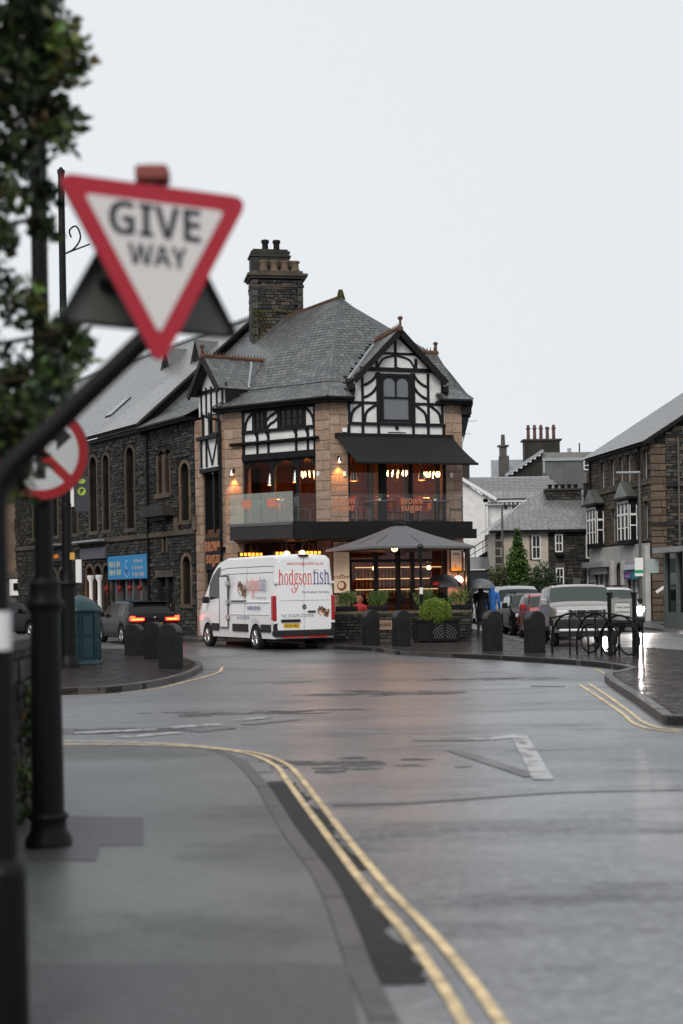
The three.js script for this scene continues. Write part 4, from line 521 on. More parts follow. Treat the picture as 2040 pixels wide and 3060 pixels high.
{
  const o = builtThing('stone_building', 'long dark slate-stone building with tall arched windows and slate roof', 'building');
  const arched = [[-3.24, 0.72, 4.45, 6.62], [-8.38, 0.8, 4.4, 7.7], [-10.92, 0.66, 4.45, 7.62], [-12.35, 0.8, 4.45, 7.66], [-14.6, 0.7, 4.45, 7.6], [-17.1, 0.8, 4.45, 7.6], [-19.6, 0.7, 4.45, 7.6], [-3.2, 0.7, 1.3, 3.1], [-11.0, 0.8, 0.2, 2.95], [-11.95, 0.8, 0.2, 2.95], [-12.9, 0.8, 0.2, 2.95], [-16.2, 0.9, 0.2, 2.9], [-17.4, 0.9, 0.2, 2.9], [-18.6, 0.9, 0.2, 2.9]];
  const lancets = [[-4.78, 0.42, 5.6, 7.3], [-5.42, 0.42, 5.6, 7.3], [-5.1, 0.3, 3.3, 4.2]], rects = [[-5.8, -5.2, 0.2, 2.35], [-4.95, -4.5, 0.9, 2.35], [-10.3, -6.8, 0.2, 2.3]];
  const holes = [...arched.map((a) => archHole(...a)), ...lancets.map((a) => archHole(...a, true)), ...rects.map((r) => rectHole(...r))];
  const wall = wallWith(FS, -32, -2.36, 0.05, 8.4, holes, 0.45, 'wall', M.rubbleBed, o);
  const clear = (u, y, w, h) => arched.some(([c, a, y0, y1]) => Math.abs(u - c) < a / 2 + w / 2 + 0.08 && y > y0 - 0.1 && y < y1 + 0.18) || lancets.some(([c, a, y0, y1]) => Math.abs(u - c) < a / 2 + w / 2 && y > y0 - 0.1 && y < y1 + 0.1) || rects.some(([a, c, y0, y1]) => u > a - w / 2 && u < c + w / 2 && y > y0 && y < y1 + h / 2);
  pieces(courses(FS, -24, -2.4, 0.1, 8.35, 0.0, { h: [0.055, 0.15], w: [0.1, 0.42], skip: clear, rough: 0.026, tilt: 0.09, t: 0.09 }), 'stone', M.rubble, wall);
  for (const [c, w, y0, y1] of arched) { // dressed surrounds, glazing
    const win = new THREE.Group(); win.name = 'window'; o.add(win);
    const s = new THREE.Shape(), r = w / 2, R = r + 0.13; s.moveTo(c - R, y0); s.lineTo(c - R, y1 - r); s.absarc(c, y1 - r, R, PI, 0, true); s.lineTo(c + R, y0); s.lineTo(c + r, y0); s.lineTo(c + r, y1 - r); s.absarc(c, y1 - r, r, 0, PI, false); s.lineTo(c - r, y0); b(FS).ext(s, -0.2, 0.05).build('surround', M.brownStone[c > -4 ? 2 : 1], win);
    b(FS).box(c - r, c + r, y0, y1, -0.34, -0.3).build('pane', M.darkGlass, win); b(FS).box(c - 0.03, c + 0.03, y0, y1, -0.3, -0.26).box(c - r, c + r, (y0 + y1) / 2 - 0.03, (y0 + y1) / 2 + 0.03, -0.3, -0.25).build('frame', c < -8 && y0 > 3 ? M.grey : M.timber, win); b(FS).box(c - r - 0.18, c + r + 0.18, y0 - 0.16, y0, -0.1, 0.1).build('sill', M.brownStone[1], win);
  }
  for (const [c, w, y0, y1] of lancets) { const win = new THREE.Group(); win.name = 'window'; o.add(win); b(FS).box(c - w / 2, c + w / 2, y0, y1, -0.3, -0.26).build('pane', M.darkGlass, win); b(FS).box(c - w / 2 - 0.1, c - w / 2, y0, y1 - 0.2, -0.1, 0.06).box(c + w / 2, c + w / 2 + 0.1, y0, y1 - 0.2, -0.1, 0.06).build('jamb', M.brownStone[0], win); }
  b(FS).box(-5.75, -4.45, 5.42, 5.6, -0.1, 0.14).build('sill', M.brownStone[0], o);
  b(FS).ext([[-6.4, 4.7], [-4.2, 4.7], [-4.35, 5.05], [-5.2, 5.2], [-6.2, 5.0]], 0.0, 0.5).box(-6.0, -4.5, 4.55, 4.7, 0, 0.3).build('corbel', M.rubble[3], o);
  for (const u of [-2.4, -4.0]) b(FS).box(u - 0.15, u + 0.15, 4.05, 4.6, 0, 0.1).build('jamb', M.brownStone[0], o); b(FS).box(-24, -2.4, 3.92, 4.1, -0.05, 0.12).build('string_course', M.brownStone[1], o);
  b(FS).box(-32, -2.4, 8.2, 8.36, -0.05, 0.2).build('eaves_board', M.timber, o); b(FS).rod([-32, 8.4, 0.36], [-6.5, 8.4, 0.36], 0.06).build('gutter', M.iron, o); b(FS).rod([-6.5, 0.1, 0.12], [-6.5, 8.2, 0.12], 0.055).build('downpipe', M.iron, o);
  // doorway group under the blue board
  const door = new THREE.Group(); door.name = 'shopfront'; o.add(door); b(FS).box(-10.3, -6.8, 0.2, 2.3, -0.42, -0.36).build('pane', M.darkGlass, door); for (const u of [-10.3, -9.2, -8.5, -7.7, -6.95]) b(FS).box(u, u + 0.16, 0.2, 2.3, -0.36, -0.05).build('post', M.grey, door);
  const d2 = new THREE.Group(); d2.name = 'door'; o.add(d2); b(FS).box(-5.8, -5.2, 0.2, 2.35, -0.4, -0.34).build('leaf', M.timber, d2); b(FS).box(-4.95, -4.5, 0.9, 2.35, -0.4, -0.34).build('pane', M.darkGlass, d2); b(FS).box(-5.95, -4.35, 2.35, 2.62, -0.1, 0.08).build('lintel', M.brownStone[1], d2);
  for (const u of [-11.47, -12.42]) b(FS).lathe([[0.17, 0], [0.17, 0.25], [0.11, 0.32], [0.09, 0.7], [0.12, 0.74], [0.09, 0.8], [0.085, 1.55], [0.17, 1.72], [0.17, 1.85]], u, 0.7, 0.16, 14).build('column', M.whitePaint, o);
  b(FS).box(-13.6, -10.4, 0.1, 0.7, 0.0, 0.4).build('plinth', M.rubble[1], o);
  // roof
  const roof = new THREE.Group(); roof.name = 'roof'; o.add(roof);
  const E2 = 8.46, O2 = [Le[0] - 0.02, Le[1] - 0.02], Y2 = (q) => E2 + 4.55 * q / 5.15, f = facet(roof, O2, [-sD[0], -sD[1]], sI, 5.15, () => -30, () => -6.55, Y2, { gauge: 0.2, w: 0.3 });
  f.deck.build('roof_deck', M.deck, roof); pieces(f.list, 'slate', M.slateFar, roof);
  const Pr = (u, q) => { const p = at2(O2, [-sD[0], -sD[1]], sI, u, q); return [p[0], Y2(q), -p[1]]; };
  const rg = (u) => { const p = Pr(u, 5.15); return [p[0], p[1] + 0.03, p[2]]; }; ridgeTiles(rg(-30), rg(-6.55), 'ridge_tiles', roof, true, M.slate[1]);
  b().rod(Pr(-6.5, -0.02).map((v, i) => i === 1 ? v - 0.09 : v), Pr(-6.5, 5.15).map((v, i) => i === 1 ? v - 0.09 : v), 0.1, 4).build('verge', M.timber, roof);
  b().quad(Pr(-6.6, 0), Pr(-6.6, 5.15), [Pr(-6.6, 5.15)[0] + 4, 8, Pr(-6.6, 5.15)[2] - 2.4], [Pr(-6.6, 0)[0], 8, Pr(-6.6, 0)[2]]).build('gable_end', M.rubbleBed, roof);
  b().quad(rg(-6.55), rg(-30), [rg(-30)[0] + 4.3, E2, rg(-30)[2] - 2.7], [rg(-6.55)[0] + 4.3, E2, rg(-6.55)[2] - 2.7]).build('rear_slope', M.slateFar[1], roof);
  for (const [u, q] of [[-7.6, 3.3], [-11.2, 3.6]]) { const F = frame(...at2(O2, [-sD[0], -sD[1]], sI, u, q), -sD[0], -sD[1]), y = Y2(q), dm = new THREE.Group(); dm.name = 'dormer'; roof.add(dm); b(F).ext([[-0.45, y - 0.3], [0.45, y - 0.3], [0, y + 0.75]], -0.9, 0.1).build('dormer_body', M.timber, dm); for (const s of [-1, 1]) b(F).quad([s * 0.55, y - 0.28, 0.2], [0, y + 0.82, 0.2], [0, y + 0.82, -1.0], [s * 0.55, y - 0.28, -1.0]).build('dormer_slope', M.slate[0], dm); }
  { const F = frame(...at2(O2, [-sD[0], -sD[1]], sI, -11.9, 1.5), -sD[0], -sD[1]), y = Y2(1.5), sk = new THREE.Group(); sk.name = 'skylight'; roof.add(sk); const g = new THREE.BoxGeometry(0.7, 0.08, 1.3); g.rotateX(Math.atan(4.55 / 5.15)); g.translate(0, y, 0); b(F).add(g).build('kerb_frame', M.iron, sk); const h = new THREE.BoxGeometry(0.6, 0.02, 1.2); h.rotateX(Math.atan(4.55 / 5.15)); h.translate(0, y + 0.05, 0.04); b(F).add(h).build('pane', M.greyGlass, sk); }
  // signs on it
  const sg = builtThing('shop_sign', 'large blue sign board with yellow lettering over the restaurant door', 'sign'); b(FS).rbox(-10.6, -6.55, 2.32, 3.3, 0.02, 0.14, 0.02).build('board', mat(0.01, 0.18, 0.36, 0.5), sg);
  sheet(FS, -8.575, 2.81, 4.0, 0.94, 0.143, 'print', print(4, 0.94, 110, (x, w, h) => { x.fillStyle = '#0b76ad'; x.fillRect(0, 0, w, h); const strokes = (x0, x1, y0, y1, col, n, s) => { x.fillStyle = col; for (let i = 0; i < n; i++) { const a = x0 + (x1 - x0) * i / n, w2 = (x1 - x0) / n * 0.62; x.fillRect(a, y0 + (y1 - y0) * 0.12 * hash(i, s, 1), w2 * 0.35, (y1 - y0) * (0.86 + 0.14 * hash(i, s, 2))); if (hash(i, s, 3) > 0.35) x.fillRect(a, y0 + (y1 - y0) * 0.42, w2, (y1 - y0) * 0.17); if (hash(i, s, 4) > 0.4) x.fillRect(a + w2 * 0.7, y0, w2 * 0.32, (y1 - y0)); } }; strokes(0.15, 0.82, 0.2, 0.44, '#d8c060', 4, 1); strokes(0.95, 1.4, 0.2, 0.44, '#d8c060', 3, 2); strokes(0.15, 0.82, 0.53, 0.77, '#d8c060', 4, 3); strokes(0.95, 1.4, 0.53, 0.77, '#d8c060', 3, 4); x.fillStyle = '#7a3a5c'; x.fillRect(0.3, 0.47, 0.4, 0.035); x.fillRect(1.0, 0.47, 0.35, 0.035); x.strokeStyle = '#8db0c8'; x.lineWidth = 0.04; x.beginPath(); x.arc(1.98, 0.35, 0.16, 1, 5.5); x.stroke(); x.beginPath(); x.arc(1.98, 0.6, 0.25, 0.1, 3.0); x.stroke(); x.fillStyle = '#3a3f88'; x.fillRect(1.8, 0.58, 0.36, 0.12); strokes(2.65, 3.6, 0.15, 0.3, '#c9a089', 9, 5); strokes(2.55, 2.7, 0.42, 0.58, '#c9a089', 1, 6); strokes(2.8, 3.7, 0.42, 0.58, '#c9a089', 8, 7); strokes(2.55, 3.15, 0.68, 0.86, '#c9a089', 4, 8); strokes(3.25, 3.75, 0.68, 0.86, '#c9a089', 3, 9); }), sg);
  for (const [u0, u1, label, m, org] of [[-13.7, -10.9, 'blank slate-grey fascia board above the white columns', mat(0.09, 0.1, 0.12, 0.6), 0], [-18, -16.0, 'dark fascia board with an orange mark beyond the banner post', mat(0.03, 0.035, 0.045, 0.6), 1]]) { const s = builtThing('shop_sign', label, 'sign'); b(FS).box(u0, u1, 3.26, 3.72, 0.02, 0.16).build('board', m, s); b(FS).box(u0 - 0.3, u1 + 0.1, 3.98, 4.05, 0.18, 0.5).build('light_trough', M.lead, s); if (org) b(FS).box(u0 + 0.9, u1 - 0.3, 3.4, 3.55, 0.16, 0.18).ball(u0 + 1.5, 3.47, 0.17, 0.13, 1, 8).build('emblem', mat(0.6, 0.2, 0.03, 0.6), s); }
  const lantern = (u, y, label) => { const p = V3(u, y, 0.3).applyMatrix4(FS), l = thing('red_lantern', label, 'lantern', 'red lanterns at the restaurant door'); l.position.copy(p); b().ball(0, 0, 0, 0.1, 1.15).build('globe', M.redDark, l); b().rod([0, 0.1, 0], [0, 0.35, 0], 0.012).rod([0, -0.3, 0], [0, -0.14, 0], 0.02).build('tassel', M.redDark, l); };
  lantern(-10.35, 1.95, 'red lantern beside the white columns at the restaurant door'); lantern(-9.0, 1.95, 'red lantern by the door post second from the white columns'); lantern(-7.95, 1.95, 'red lantern by the door post third from the white columns'); lantern(-6.95, 1.95, 'red lantern beside the downpipe at the restaurant door');
  const fl = thing('shop_lamp', 'small glowing lamp at the foot of the white columns', 'lamp'); fl.position.copy(V3(-12.75, 0.78, 0.3).applyMatrix4(FS)); b().lathe([[0.08, 0], [0.06, 0.03], [0.03, 0.05], [0.03, 0.1]], 0, -0.08, 0, 10).build('base', M.iron, fl); b().ball(0, 0.09, 0, 0.08).build('globe', glow(1, 0.5, 0.2, 8), fl); const pl = new THREE.PointLight(0xff9040, 3, 0, 2); pl.position.set(0, 0.15, 0.12); pl.castShadow = true; fl.add(pl);
}
// ---------- terrace wall of the café ----------
{
  const w = builtThing('terrace_wall', 'low dark stone wall with mossy coping round the café terrace', 'wall');
  const F1 = frame(-0.35, 43.7, 0.9986, -0.05), F2 = frame(3.93, 43.48, 0.06, 0.998), F0 = frame(-0.35, 43.7, 0.5, -0.866);
  for (const [F, u0, u1, t] of [[F1, 0, 4.28, 0.4], [F2, 0, 4.6, -0.0], [F0, -3.4, 0, 0.4]]) {
    const c = b(F).box(u0, u1, 0.05, 0.97, -0.38, -0.03).build('core', M.rubbleBed, w);
    pieces(courses(F, u0, u1, 0.1, 0.97, 0, { h: [0.06, 0.13], w: [0.14, 0.42], rough: 0.02, tilt: 0.05 }), 'stone', M.rubble, c, F === F1 ? 260 : 40);
    b(F).box(u0 - 0.04, u1 + 0.05, 0.97, 1.06, -0.43, 0.05).build('coping', mat(0.17, 0.145, 0.1, 0.8, { map: T.blotch, bumpMap: T.grainB, bumpScale: 0.006 }), w);
  }
  const s = builtThing('name_plaque', 'tan name plaque fixed to the terrace wall between two bollards', 'sign'); b(F1).box(1.35, 2.0, 0.48, 0.78, 0.06, 0.09).build('board', M.sand[1], s); b(F1).text('BROWN', 1.62, 0.58, 0.09, 0.1, 0.004, 0.9).text('S', 1.94, 0.58, 0.09, 0.1, 0.004, 0.9).build('lettering', M.black, s);
}
// ---------- right-hand stone building ----------
const FRB = frame(14.4, 66, 0.138, -0.99), FRG = frame(14.4, 66, 0.99, 0.138);
{
  const o = builtThing('stone_building', 'three-storey stone building with black timber bays and white shopfronts', 'building');
  const up = [-6.9, -5.35, -4.05, -2.95, -1.8, -0.62], rectsU = up.map((u) => [u - 0.26, u + 0.26, 6.75, 8.1]), rectsM = [[-5.55, -5.05, 3.95, 5.6], [-4.35, -3.85, 3.95, 5.6], [-0.85, -0.35, 3.95, 5.7]];
  const shop = [[-8.0, -5.4, 0.2, 2.7], [-3.0, -0.9, 0.2, 2.4]];
  const wall = wallWith(FRB, -8.85, 0, 0.05, 8.45, [...rectsU, ...rectsM, ...shop].map((r) => rectHole(...r)).concat([archHole(-4.2, 1.1, 0.2, 2.9)]), 0.4, 'wall', M.brownStone[1], o);
  pieces(courses(FRB, -8.85, 0, 3.8, 8.4, 0, { h: [0.14, 0.26], w: [0.25, 0.6], rough: 0.012, skip: (u, y, w, h) => [...rectsU, ...rectsM].some(([a, c, y0, y1]) => u > a - w / 2 - 0.03 && u < c + w / 2 + 0.03 && y > y0 - h / 2 && y < y1 + h / 2) }), 'stone', [M.brownStone[1], M.rubble[2], M.rubble[4], M.brownStone[0]], wall, 200);
  for (const [a, c, y0, y1] of [...rectsU, ...rectsM]) { const w = new THREE.Group(); w.name = 'window'; o.add(w); b(FRB).box(a, c, y0, y1, -0.3, -0.26).build('pane', M.darkGlass, w); const r = y0 > 6 && Math.abs((a + c) / 2 + 1.8) < 0.1; b(FRB).box(a, a + 0.1, y0, y1, -0.26, -0.14).box(c - 0.08, c, y0, y1, -0.26, -0.14).box(a, c, (y0 + y1) / 2 - 0.03, (y0 + y1) / 2 + 0.03, -0.26, -0.18).build('frame', r ? M.wood : M.whitePaint, w); b(FRB).box(a - 0.1, c + 0.1, y1, y1 + 0.22, -0.1, 0.04).build('lintel', M.brownStone[2], w); b(FRB).box(a - 0.1, c + 0.1, y0 - 0.12, y0, -0.1, 0.08).build('sill', M.brownStone[0], w); }
  b(FRB).box(-8.85, 0.1, 6.45, 6.6, -0.05, 0.12).build('string_course', M.brownStone[0], o); b(FRB).box(-8.95, 0.3, 8.3, 8.45, -0.1, 0.25).build('eaves_board', M.timber, o);
  for (const u of [-8.6, -1.25]) b(FRB).rod([u, 6.6, 0.1], [u, 8.3, 0.1], 0.06).build('downpipe', M.iron, o);
  for (const [u0, u1] of [[-8.3, -6.7], [-3.45, -1.75]]) { // timber oriel bays
    const bay = new THREE.Group(); bay.name = 'bay'; o.add(bay); const m = (u0 + u1) / 2; b(FRB).box(u0, u1, 3.75, 5.95, 0.0, 0.42).build('body', M.timber, bay);
    b(FRB).ext([[u0 - 0.2, 5.95], [u1 + 0.2, 5.95], [m, 6.75]], 0, 0.55).build('bay_roof', M.slate[3], bay); b(FRB).box(u0 - 0.25, u1 + 0.25, 5.9, 6.0, 0, 0.62).build('cornice', M.timber, bay);
    for (const u of [u0 + 0.3, m, u1 - 0.3]) { b(FRB).ext([[u - 0.2, 4.0], [u + 0.2, 4.0], [u + 0.2, 5.3], [u + 0.12, 5.55], [u, 5.62], [u - 0.12, 5.55], [u - 0.2, 5.3]], 0.42, 0.435).build('pane', M.darkGlass, bay); b(FRB).box(u - 0.23, u - 0.2, 3.95, 5.65, 0.42, 0.46).box(u + 0.2, u + 0.23, 3.95, 5.65, 0.42, 0.46).box(u - 0.2, u + 0.2, 5.12, 5.22, 0.435, 0.46).box(u - 0.2, u + 0.2, 4.5, 4.55, 0.435, 0.455).build('frame', M.whitePaint, bay); }
    for (let i = 0; i < 6; i++) b(FRB).box(u0 + 0.15 + i * (u1 - u0 - 0.3) / 5 - 0.05, u0 + 0.15 + i * (u1 - u0 - 0.3) / 5 + 0.05, 5.7, 5.82, 0.42, 0.47).build('dentil', M.whitePaint, bay);
    // the near return of the bay, seen from the road
    b(FRB).box(u1, u1 + 0.012, 4.0, 5.5, 0.08, 0.36).build('pane', M.darkGlass, bay); b(FRB).box(u1, u1 + 0.04, 3.95, 5.6, 0.03, 0.08).box(u1, u1 + 0.04, 3.95, 5.6, 0.36, 0.4).box(u1, u1 + 0.035, 5.1, 5.2, 0.08, 0.36).box(u1, u1 + 0.035, 4.6, 4.66, 0.08, 0.36).build('frame', M.whitePaint, bay);
  }
  // white-painted ground floor
  const gf = wallWith(FRB, -8.9, 0.02, 0.06, 3.72, [...shop.map((r) => rectHole(...r)), archHole(-4.2, 1.1, 0.2, 2.9)], 0.06, 'painted_front', M.shopWhite, o); gf.geometry.translate(FRB.elements[8] * 0.12, 0, FRB.elements[10] * 0.12);
  for (const [a, c, y0, y1] of shop) { const w = new THREE.Group(); w.name = 'shop_window'; o.add(w); b(FRB).box(a, c, y0, y1, -0.2, -0.15).build('pane', M.greyGlass, w); b(FRB).box(a, c, y0, 0.8, -0.15, 0.0).build('stall_riser', M.whitePaint, w); for (let i = 0; i <= 3; i++) b(FRB).box(a + (c - a) * i / 3 - 0.04, a + (c - a) * i / 3 + 0.04, 0.8, y1, -0.15, -0.05).build('mullion', M.whitePaint, w); }
  b(FRB).box(-4.75, -3.65, 0.2, 2.9, -0.35, -0.3).build('door', M.grey, o); b(FRB).box(-8.7, -5.2, 2.72, 3.0, 0.12, 0.6).build('shop_canopy', M.lead, o);
  b(FRB).box(-0.6, 0.0, 0.1, 3.6, 0.12, 0.3).box(-5.15, -4.9, 0.1, 3.0, 0.12, 0.3).box(-3.5, -3.25, 0.1, 3.0, 0.12, 0.3).build('pilaster', M.shopWhite, o);
  // gable end with sandstone quoins
  const ge = b(FRG).ext([[0, 0.05], [13, 0.05], [13, 8.4], [6.5, 12.4], [0, 8.4]], -0.4, 0).build('gable_wall', M.rubbleBed, o);
  pieces([...courses(FRG, 0.0, 0.75, 0.1, 8.3, 0.02, { h: [0.28, 0.42], w: [0.45, 0.75], even: 1 }).map((e) => ({ ...e, k: 5 + e.k % 2 })), ...courses(FRG, 0.75, 4.5, 0.1, 11, 0, { h: [0.08, 0.19], w: [0.14, 0.48], rough: 0.025, tilt: 0.06, skip: (u, y) => y > 8.3 + u * 0.6 })], 'stone', [...M.rubble, M.brownStone[2], M.brownStone[0]], ge, 300);
  b(FRG).rod([1.35, 0.1, 0.1], [1.35, 8.6, 0.1], 0.05).build('downpipe', M.grey, o); b(FRG).box(0.75, 1.6, 6.3, 6.36, 0, 0.14).build('ledge', M.iron, o); b(FRG).box(0, 5, 4.5, 4.62, -0.02, 0.1).build('string_course', M.rubble[1], o);
  // roof: slope towards the street
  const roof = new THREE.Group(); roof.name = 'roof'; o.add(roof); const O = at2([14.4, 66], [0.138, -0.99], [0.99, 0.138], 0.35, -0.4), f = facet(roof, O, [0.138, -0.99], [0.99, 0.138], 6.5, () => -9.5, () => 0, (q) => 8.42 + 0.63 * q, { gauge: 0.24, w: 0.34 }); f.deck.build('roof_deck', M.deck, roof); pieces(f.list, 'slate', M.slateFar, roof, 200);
  b(FRG).beam([-0.4, 8.32], [6.1, 12.42], 0.18, 0.12, 0.22).build('bargeboard', M.timber, roof);
  const mk = (u0, u1, y0, y1, z, label, col, str, sc) => { const s = builtThing('shop_sign', label, 'sign'); b(FRB).box(u0, u1, y0, y1, 0.2, z).build('board', M.grey, s); sheet(FRB, (u0 + u1) / 2, (y0 + y1) / 2, u1 - u0 - 0.04, y1 - y0 - 0.04, z + 0.004, 'print', print(u1 - u0, y1 - y0, 90, (x, w, h) => { x.fillStyle = col; x.fillRect(0, 0, w, h); if (sc) { x.fillStyle = sc; x.fillRect(w * 0.5, 0, w * 0.5, h); } if (str) { x.fillStyle = '#c8c0dc'; for (let i = 0; i < 6; i++) { x.fillRect(w * (0.08 + i * 0.06), h * (0.3 + 0.15 * hash(i, 3, 3)), w * 0.018, h * 0.4); x.fillRect(w * (0.08 + i * 0.06), h * 0.55, w * 0.045, h * 0.1); } } }), s); };
  mk(-8.2, -5.5, 2.35, 2.7, 0.3, 'weathered grey shop sign on the white shopfront', '#b9babb'); mk(-3.1, -0.95, 2.5, 2.8, 0.3, 'pale lilac shop sign board above the purple and teal one', '#c3c8d8'); mk(-3.0, -0.95, 2.05, 2.42, 0.28, 'purple and teal shop sign over the right-hand shop window', '#5a3a80', 'phone', '#1a7f8a');
  // timber porch shop at the frame's edge
  const k = builtThing('shop_porch', 'grey-green timber shop porch with a small hanging board', 'porch'), FK = frame(12.75, 52, 0.2, -0.98);
  b(FK).box(-2.5, 5, 2.95, 3.15, -1.2, 0.35).build('porch_roof', M.slateFar[1], k); for (const u of [-2.3, -1.2, 0, 1.3, 2.6]) b(FK).box(u, u + 0.16, 0.1, 2.95, -0.2, 0.0).build('post', M.greyGreen, k); b(FK).box(-2.3, 4.5, 0.1, 0.7, -0.2, -0.02).build('stall_riser', M.greyGreen, k); b(FK).box(-2.3, 4.5, 0.7, 2.95, -0.15, -0.1).build('pane', M.darkGlass, k); b(FK).box(-2.3, 5, 0.1, 2.95, -3, -0.6).build('wall', M.rubbleBed, k); b(FK).box(-2.66, -2.6, 2.2, 2.75, 0.05, 0.55).build('hanging_board', mat(0.35, 0.42, 0.42, 0.6), k); b(FK).box(-2.67, -2.66, 2.3, 2.65, 0.15, 0.4).build('emblem', M.teal, k);
  const u = builtThing('green_canopy', 'small green fabric canopy against the stone gable wall', 'canopy'); b(FRG).quad([1.2, 1.75, 0.1], [0.5, 1.5, 1.3], [2.2, 1.5, 1.3], [2.4, 1.9, 0.1]).quad([1.2, 1.73, 0.1], [2.4, 1.88, 0.1], [2.2, 1.48, 1.3], [0.5, 1.48, 1.3]).build('cloth', mat(0.03, 0.3, 0.2, 0.7), u); b(FRG).rod([1.5, 0.1, 0.8], [1.5, 1.65, 0.8], 0.02).build('pole', M.iron, u);
}
// ---------- houses beyond ----------
const FX = (x, d) => frame(x, d, 1, 0);
function sash(F, u0, u1, y0, y1, parent, m = M.whitePaint, cross = 1) { const w = new THREE.Group(); w.name = 'window'; parent.add(w); b(F).box(u0, u1, y0, y1, 0.01, 0.03).build('pane', M.darkGlass, w); const f = b(F).box(u0 - 0.06, u0, y0 - 0.06, y1 + 0.06, 0, 0.07).box(u1, u1 + 0.06, y0 - 0.06, y1 + 0.06, 0, 0.07).box(u0, u1, y1, y1 + 0.06, 0, 0.07).box(u0, u1, y0 - 0.08, y0, 0, 0.1).box(u0, u1, (y0 + y1) / 2 - 0.025, (y0 + y1) / 2 + 0.025, 0.03, 0.06); for (let i = 1; i <= cross; i++) f.box(u0 + (u1 - u0) * i / (cross + 1) - 0.015, u0 + (u1 - u0) * i / (cross + 1) + 0.015, y0, y1, 0.03, 0.05); f.build('frame', m, w); }
{ // pair of cottages: cream and dark stone, under one hipped roof
  const F = FX(0, 75), c1 = builtThing('cottage', 'cream rendered cottage with hipped slate roof beside the conifer', 'house'), c2 = builtThing('cottage', 'dark stone cottage with white sash windows next to the cream one', 'house');
  b(F).box(8.2, 10.94, 0, 4.75, -6, 0).build('wall', M.cream, c1); for (let i = 0; i < 11; i++) b(F).box(8.17, 8.42 + (i % 2) * 0.12, 0.1 + i * 0.42, 0.46 + i * 0.42, -0.3, 0.03).build('quoin', M.rubble[2], c1);
  sash(F, 10.12, 10.48, 3.3, 4.45, c1); b(F).box(9.95, 10.1, 3.2, 4.5, 0, 0.05).build('jamb', M.brownStone[0], c1);
  const w2 = b(F).box(10.95, 14.2, 0, 4.8, -6, 0).build('wall', M.rubbleBed, c2); pieces(courses(F, 10.95, 14.2, 0.2, 4.8, 0.02, { h: [0.1, 0.22], w: [0.18, 0.5], rough: 0.02, tilt: 0.05 }), 'stone', M.rubble, w2, 150);
  const F2 = FX(0, 74.9); for (const [u0, u1, y0, y1] of [[11.34, 11.63, 3.65, 4.47], [12.96, 13.4, 3.3, 4.5], [11.36, 11.66, 1.85, 2.7], [13.0, 13.3, 1.8, 2.7]]) { sash(F2, u0, u1, y0, y1, c2, M.whitePaint, 1); b(F2).box(u0 - 0.12, u1 + 0.12, y1 + 0.06, y1 + 0.3, -0.05, 0.06).build('lintel', M.rubble[4], c2); } b(F2).box(11.28, 11.7, 3.4, 3.58, 0.02, 0.25).build('window_box', M.iron, c2); b(F2).box(12.2, 12.6, 0.2, 2.2, -0.02, 0.04).build('door', M.greyGreen, c2);
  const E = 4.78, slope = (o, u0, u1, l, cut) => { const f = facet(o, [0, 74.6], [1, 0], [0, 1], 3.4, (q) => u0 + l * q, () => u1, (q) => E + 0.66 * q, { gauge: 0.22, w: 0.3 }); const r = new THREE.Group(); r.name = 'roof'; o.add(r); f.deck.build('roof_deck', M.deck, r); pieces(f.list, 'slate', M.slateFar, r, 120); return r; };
  const r1 = slope(c1, 7.82, 10.94, 0.92), r2 = slope(c2, 10.94, 14.6, 0); b().quad([7.82, E - 0.02, -74.6], [10.75, E + 2.22, -78], [10.75, E + 2.22, -78], [7.82, E - 0.02, -82]).build('side_slope', M.slateFar[1], r1); b(F).box(7.8, 10.94, E - 0.14, E - 0.03, 0.0, 0.4).build('gutter', M.iron, c1); b(F).box(10.95, 14.6, E - 0.14, E - 0.03, 0.0, 0.4).build('gutter', M.iron, c2);
  const ch = new THREE.Group(); ch.name = 'chimney'; c2.add(ch); const FQ = FX(0, 77.2); b(FQ).box(11.2, 13.1, 5.4, 7.0, -0.7, 0).build('stack', M.rubbleBed, ch); b(FQ).box(11.15, 13.15, 7.0, 7.1, -0.78, 0.08).build('cap', M.rubble[2], ch); pieces(courses(FQ, 11.2, 13.1, 5.5, 6.95, 0.03, { h: [0.12, 0.2], w: [0.2, 0.5] }), 'stone', M.rubble, ch, 60); for (let i = 0; i < 5; i++) b(FQ).lathe([[0.12, 0], [0.1, 0.15], [0.14, 0.18], [0.14, 0.24], [0.06, 0.25]], 11.45 + i * 0.35, 7.1, -0.35, 10).build('chimney_pot', M.iron, ch);
  const ch2 = new THREE.Group(); ch2.name = 'chimney'; c2.add(ch2); b(FQ).box(13.2, 14.0, 5.6, 7.25, 0.1, 0.7).box(13.15, 14.05, 7.25, 7.33, 0.05, 0.75).build('stack', M.rubble[3], ch2); b(FQ).box(13.35, 13.75, 7.33, 7.9, 0.2, 0.6).ball(13.55, 8.0, 0.4, 0.16, 1, 8).build('brick_pot', M.ridge, ch2);
}
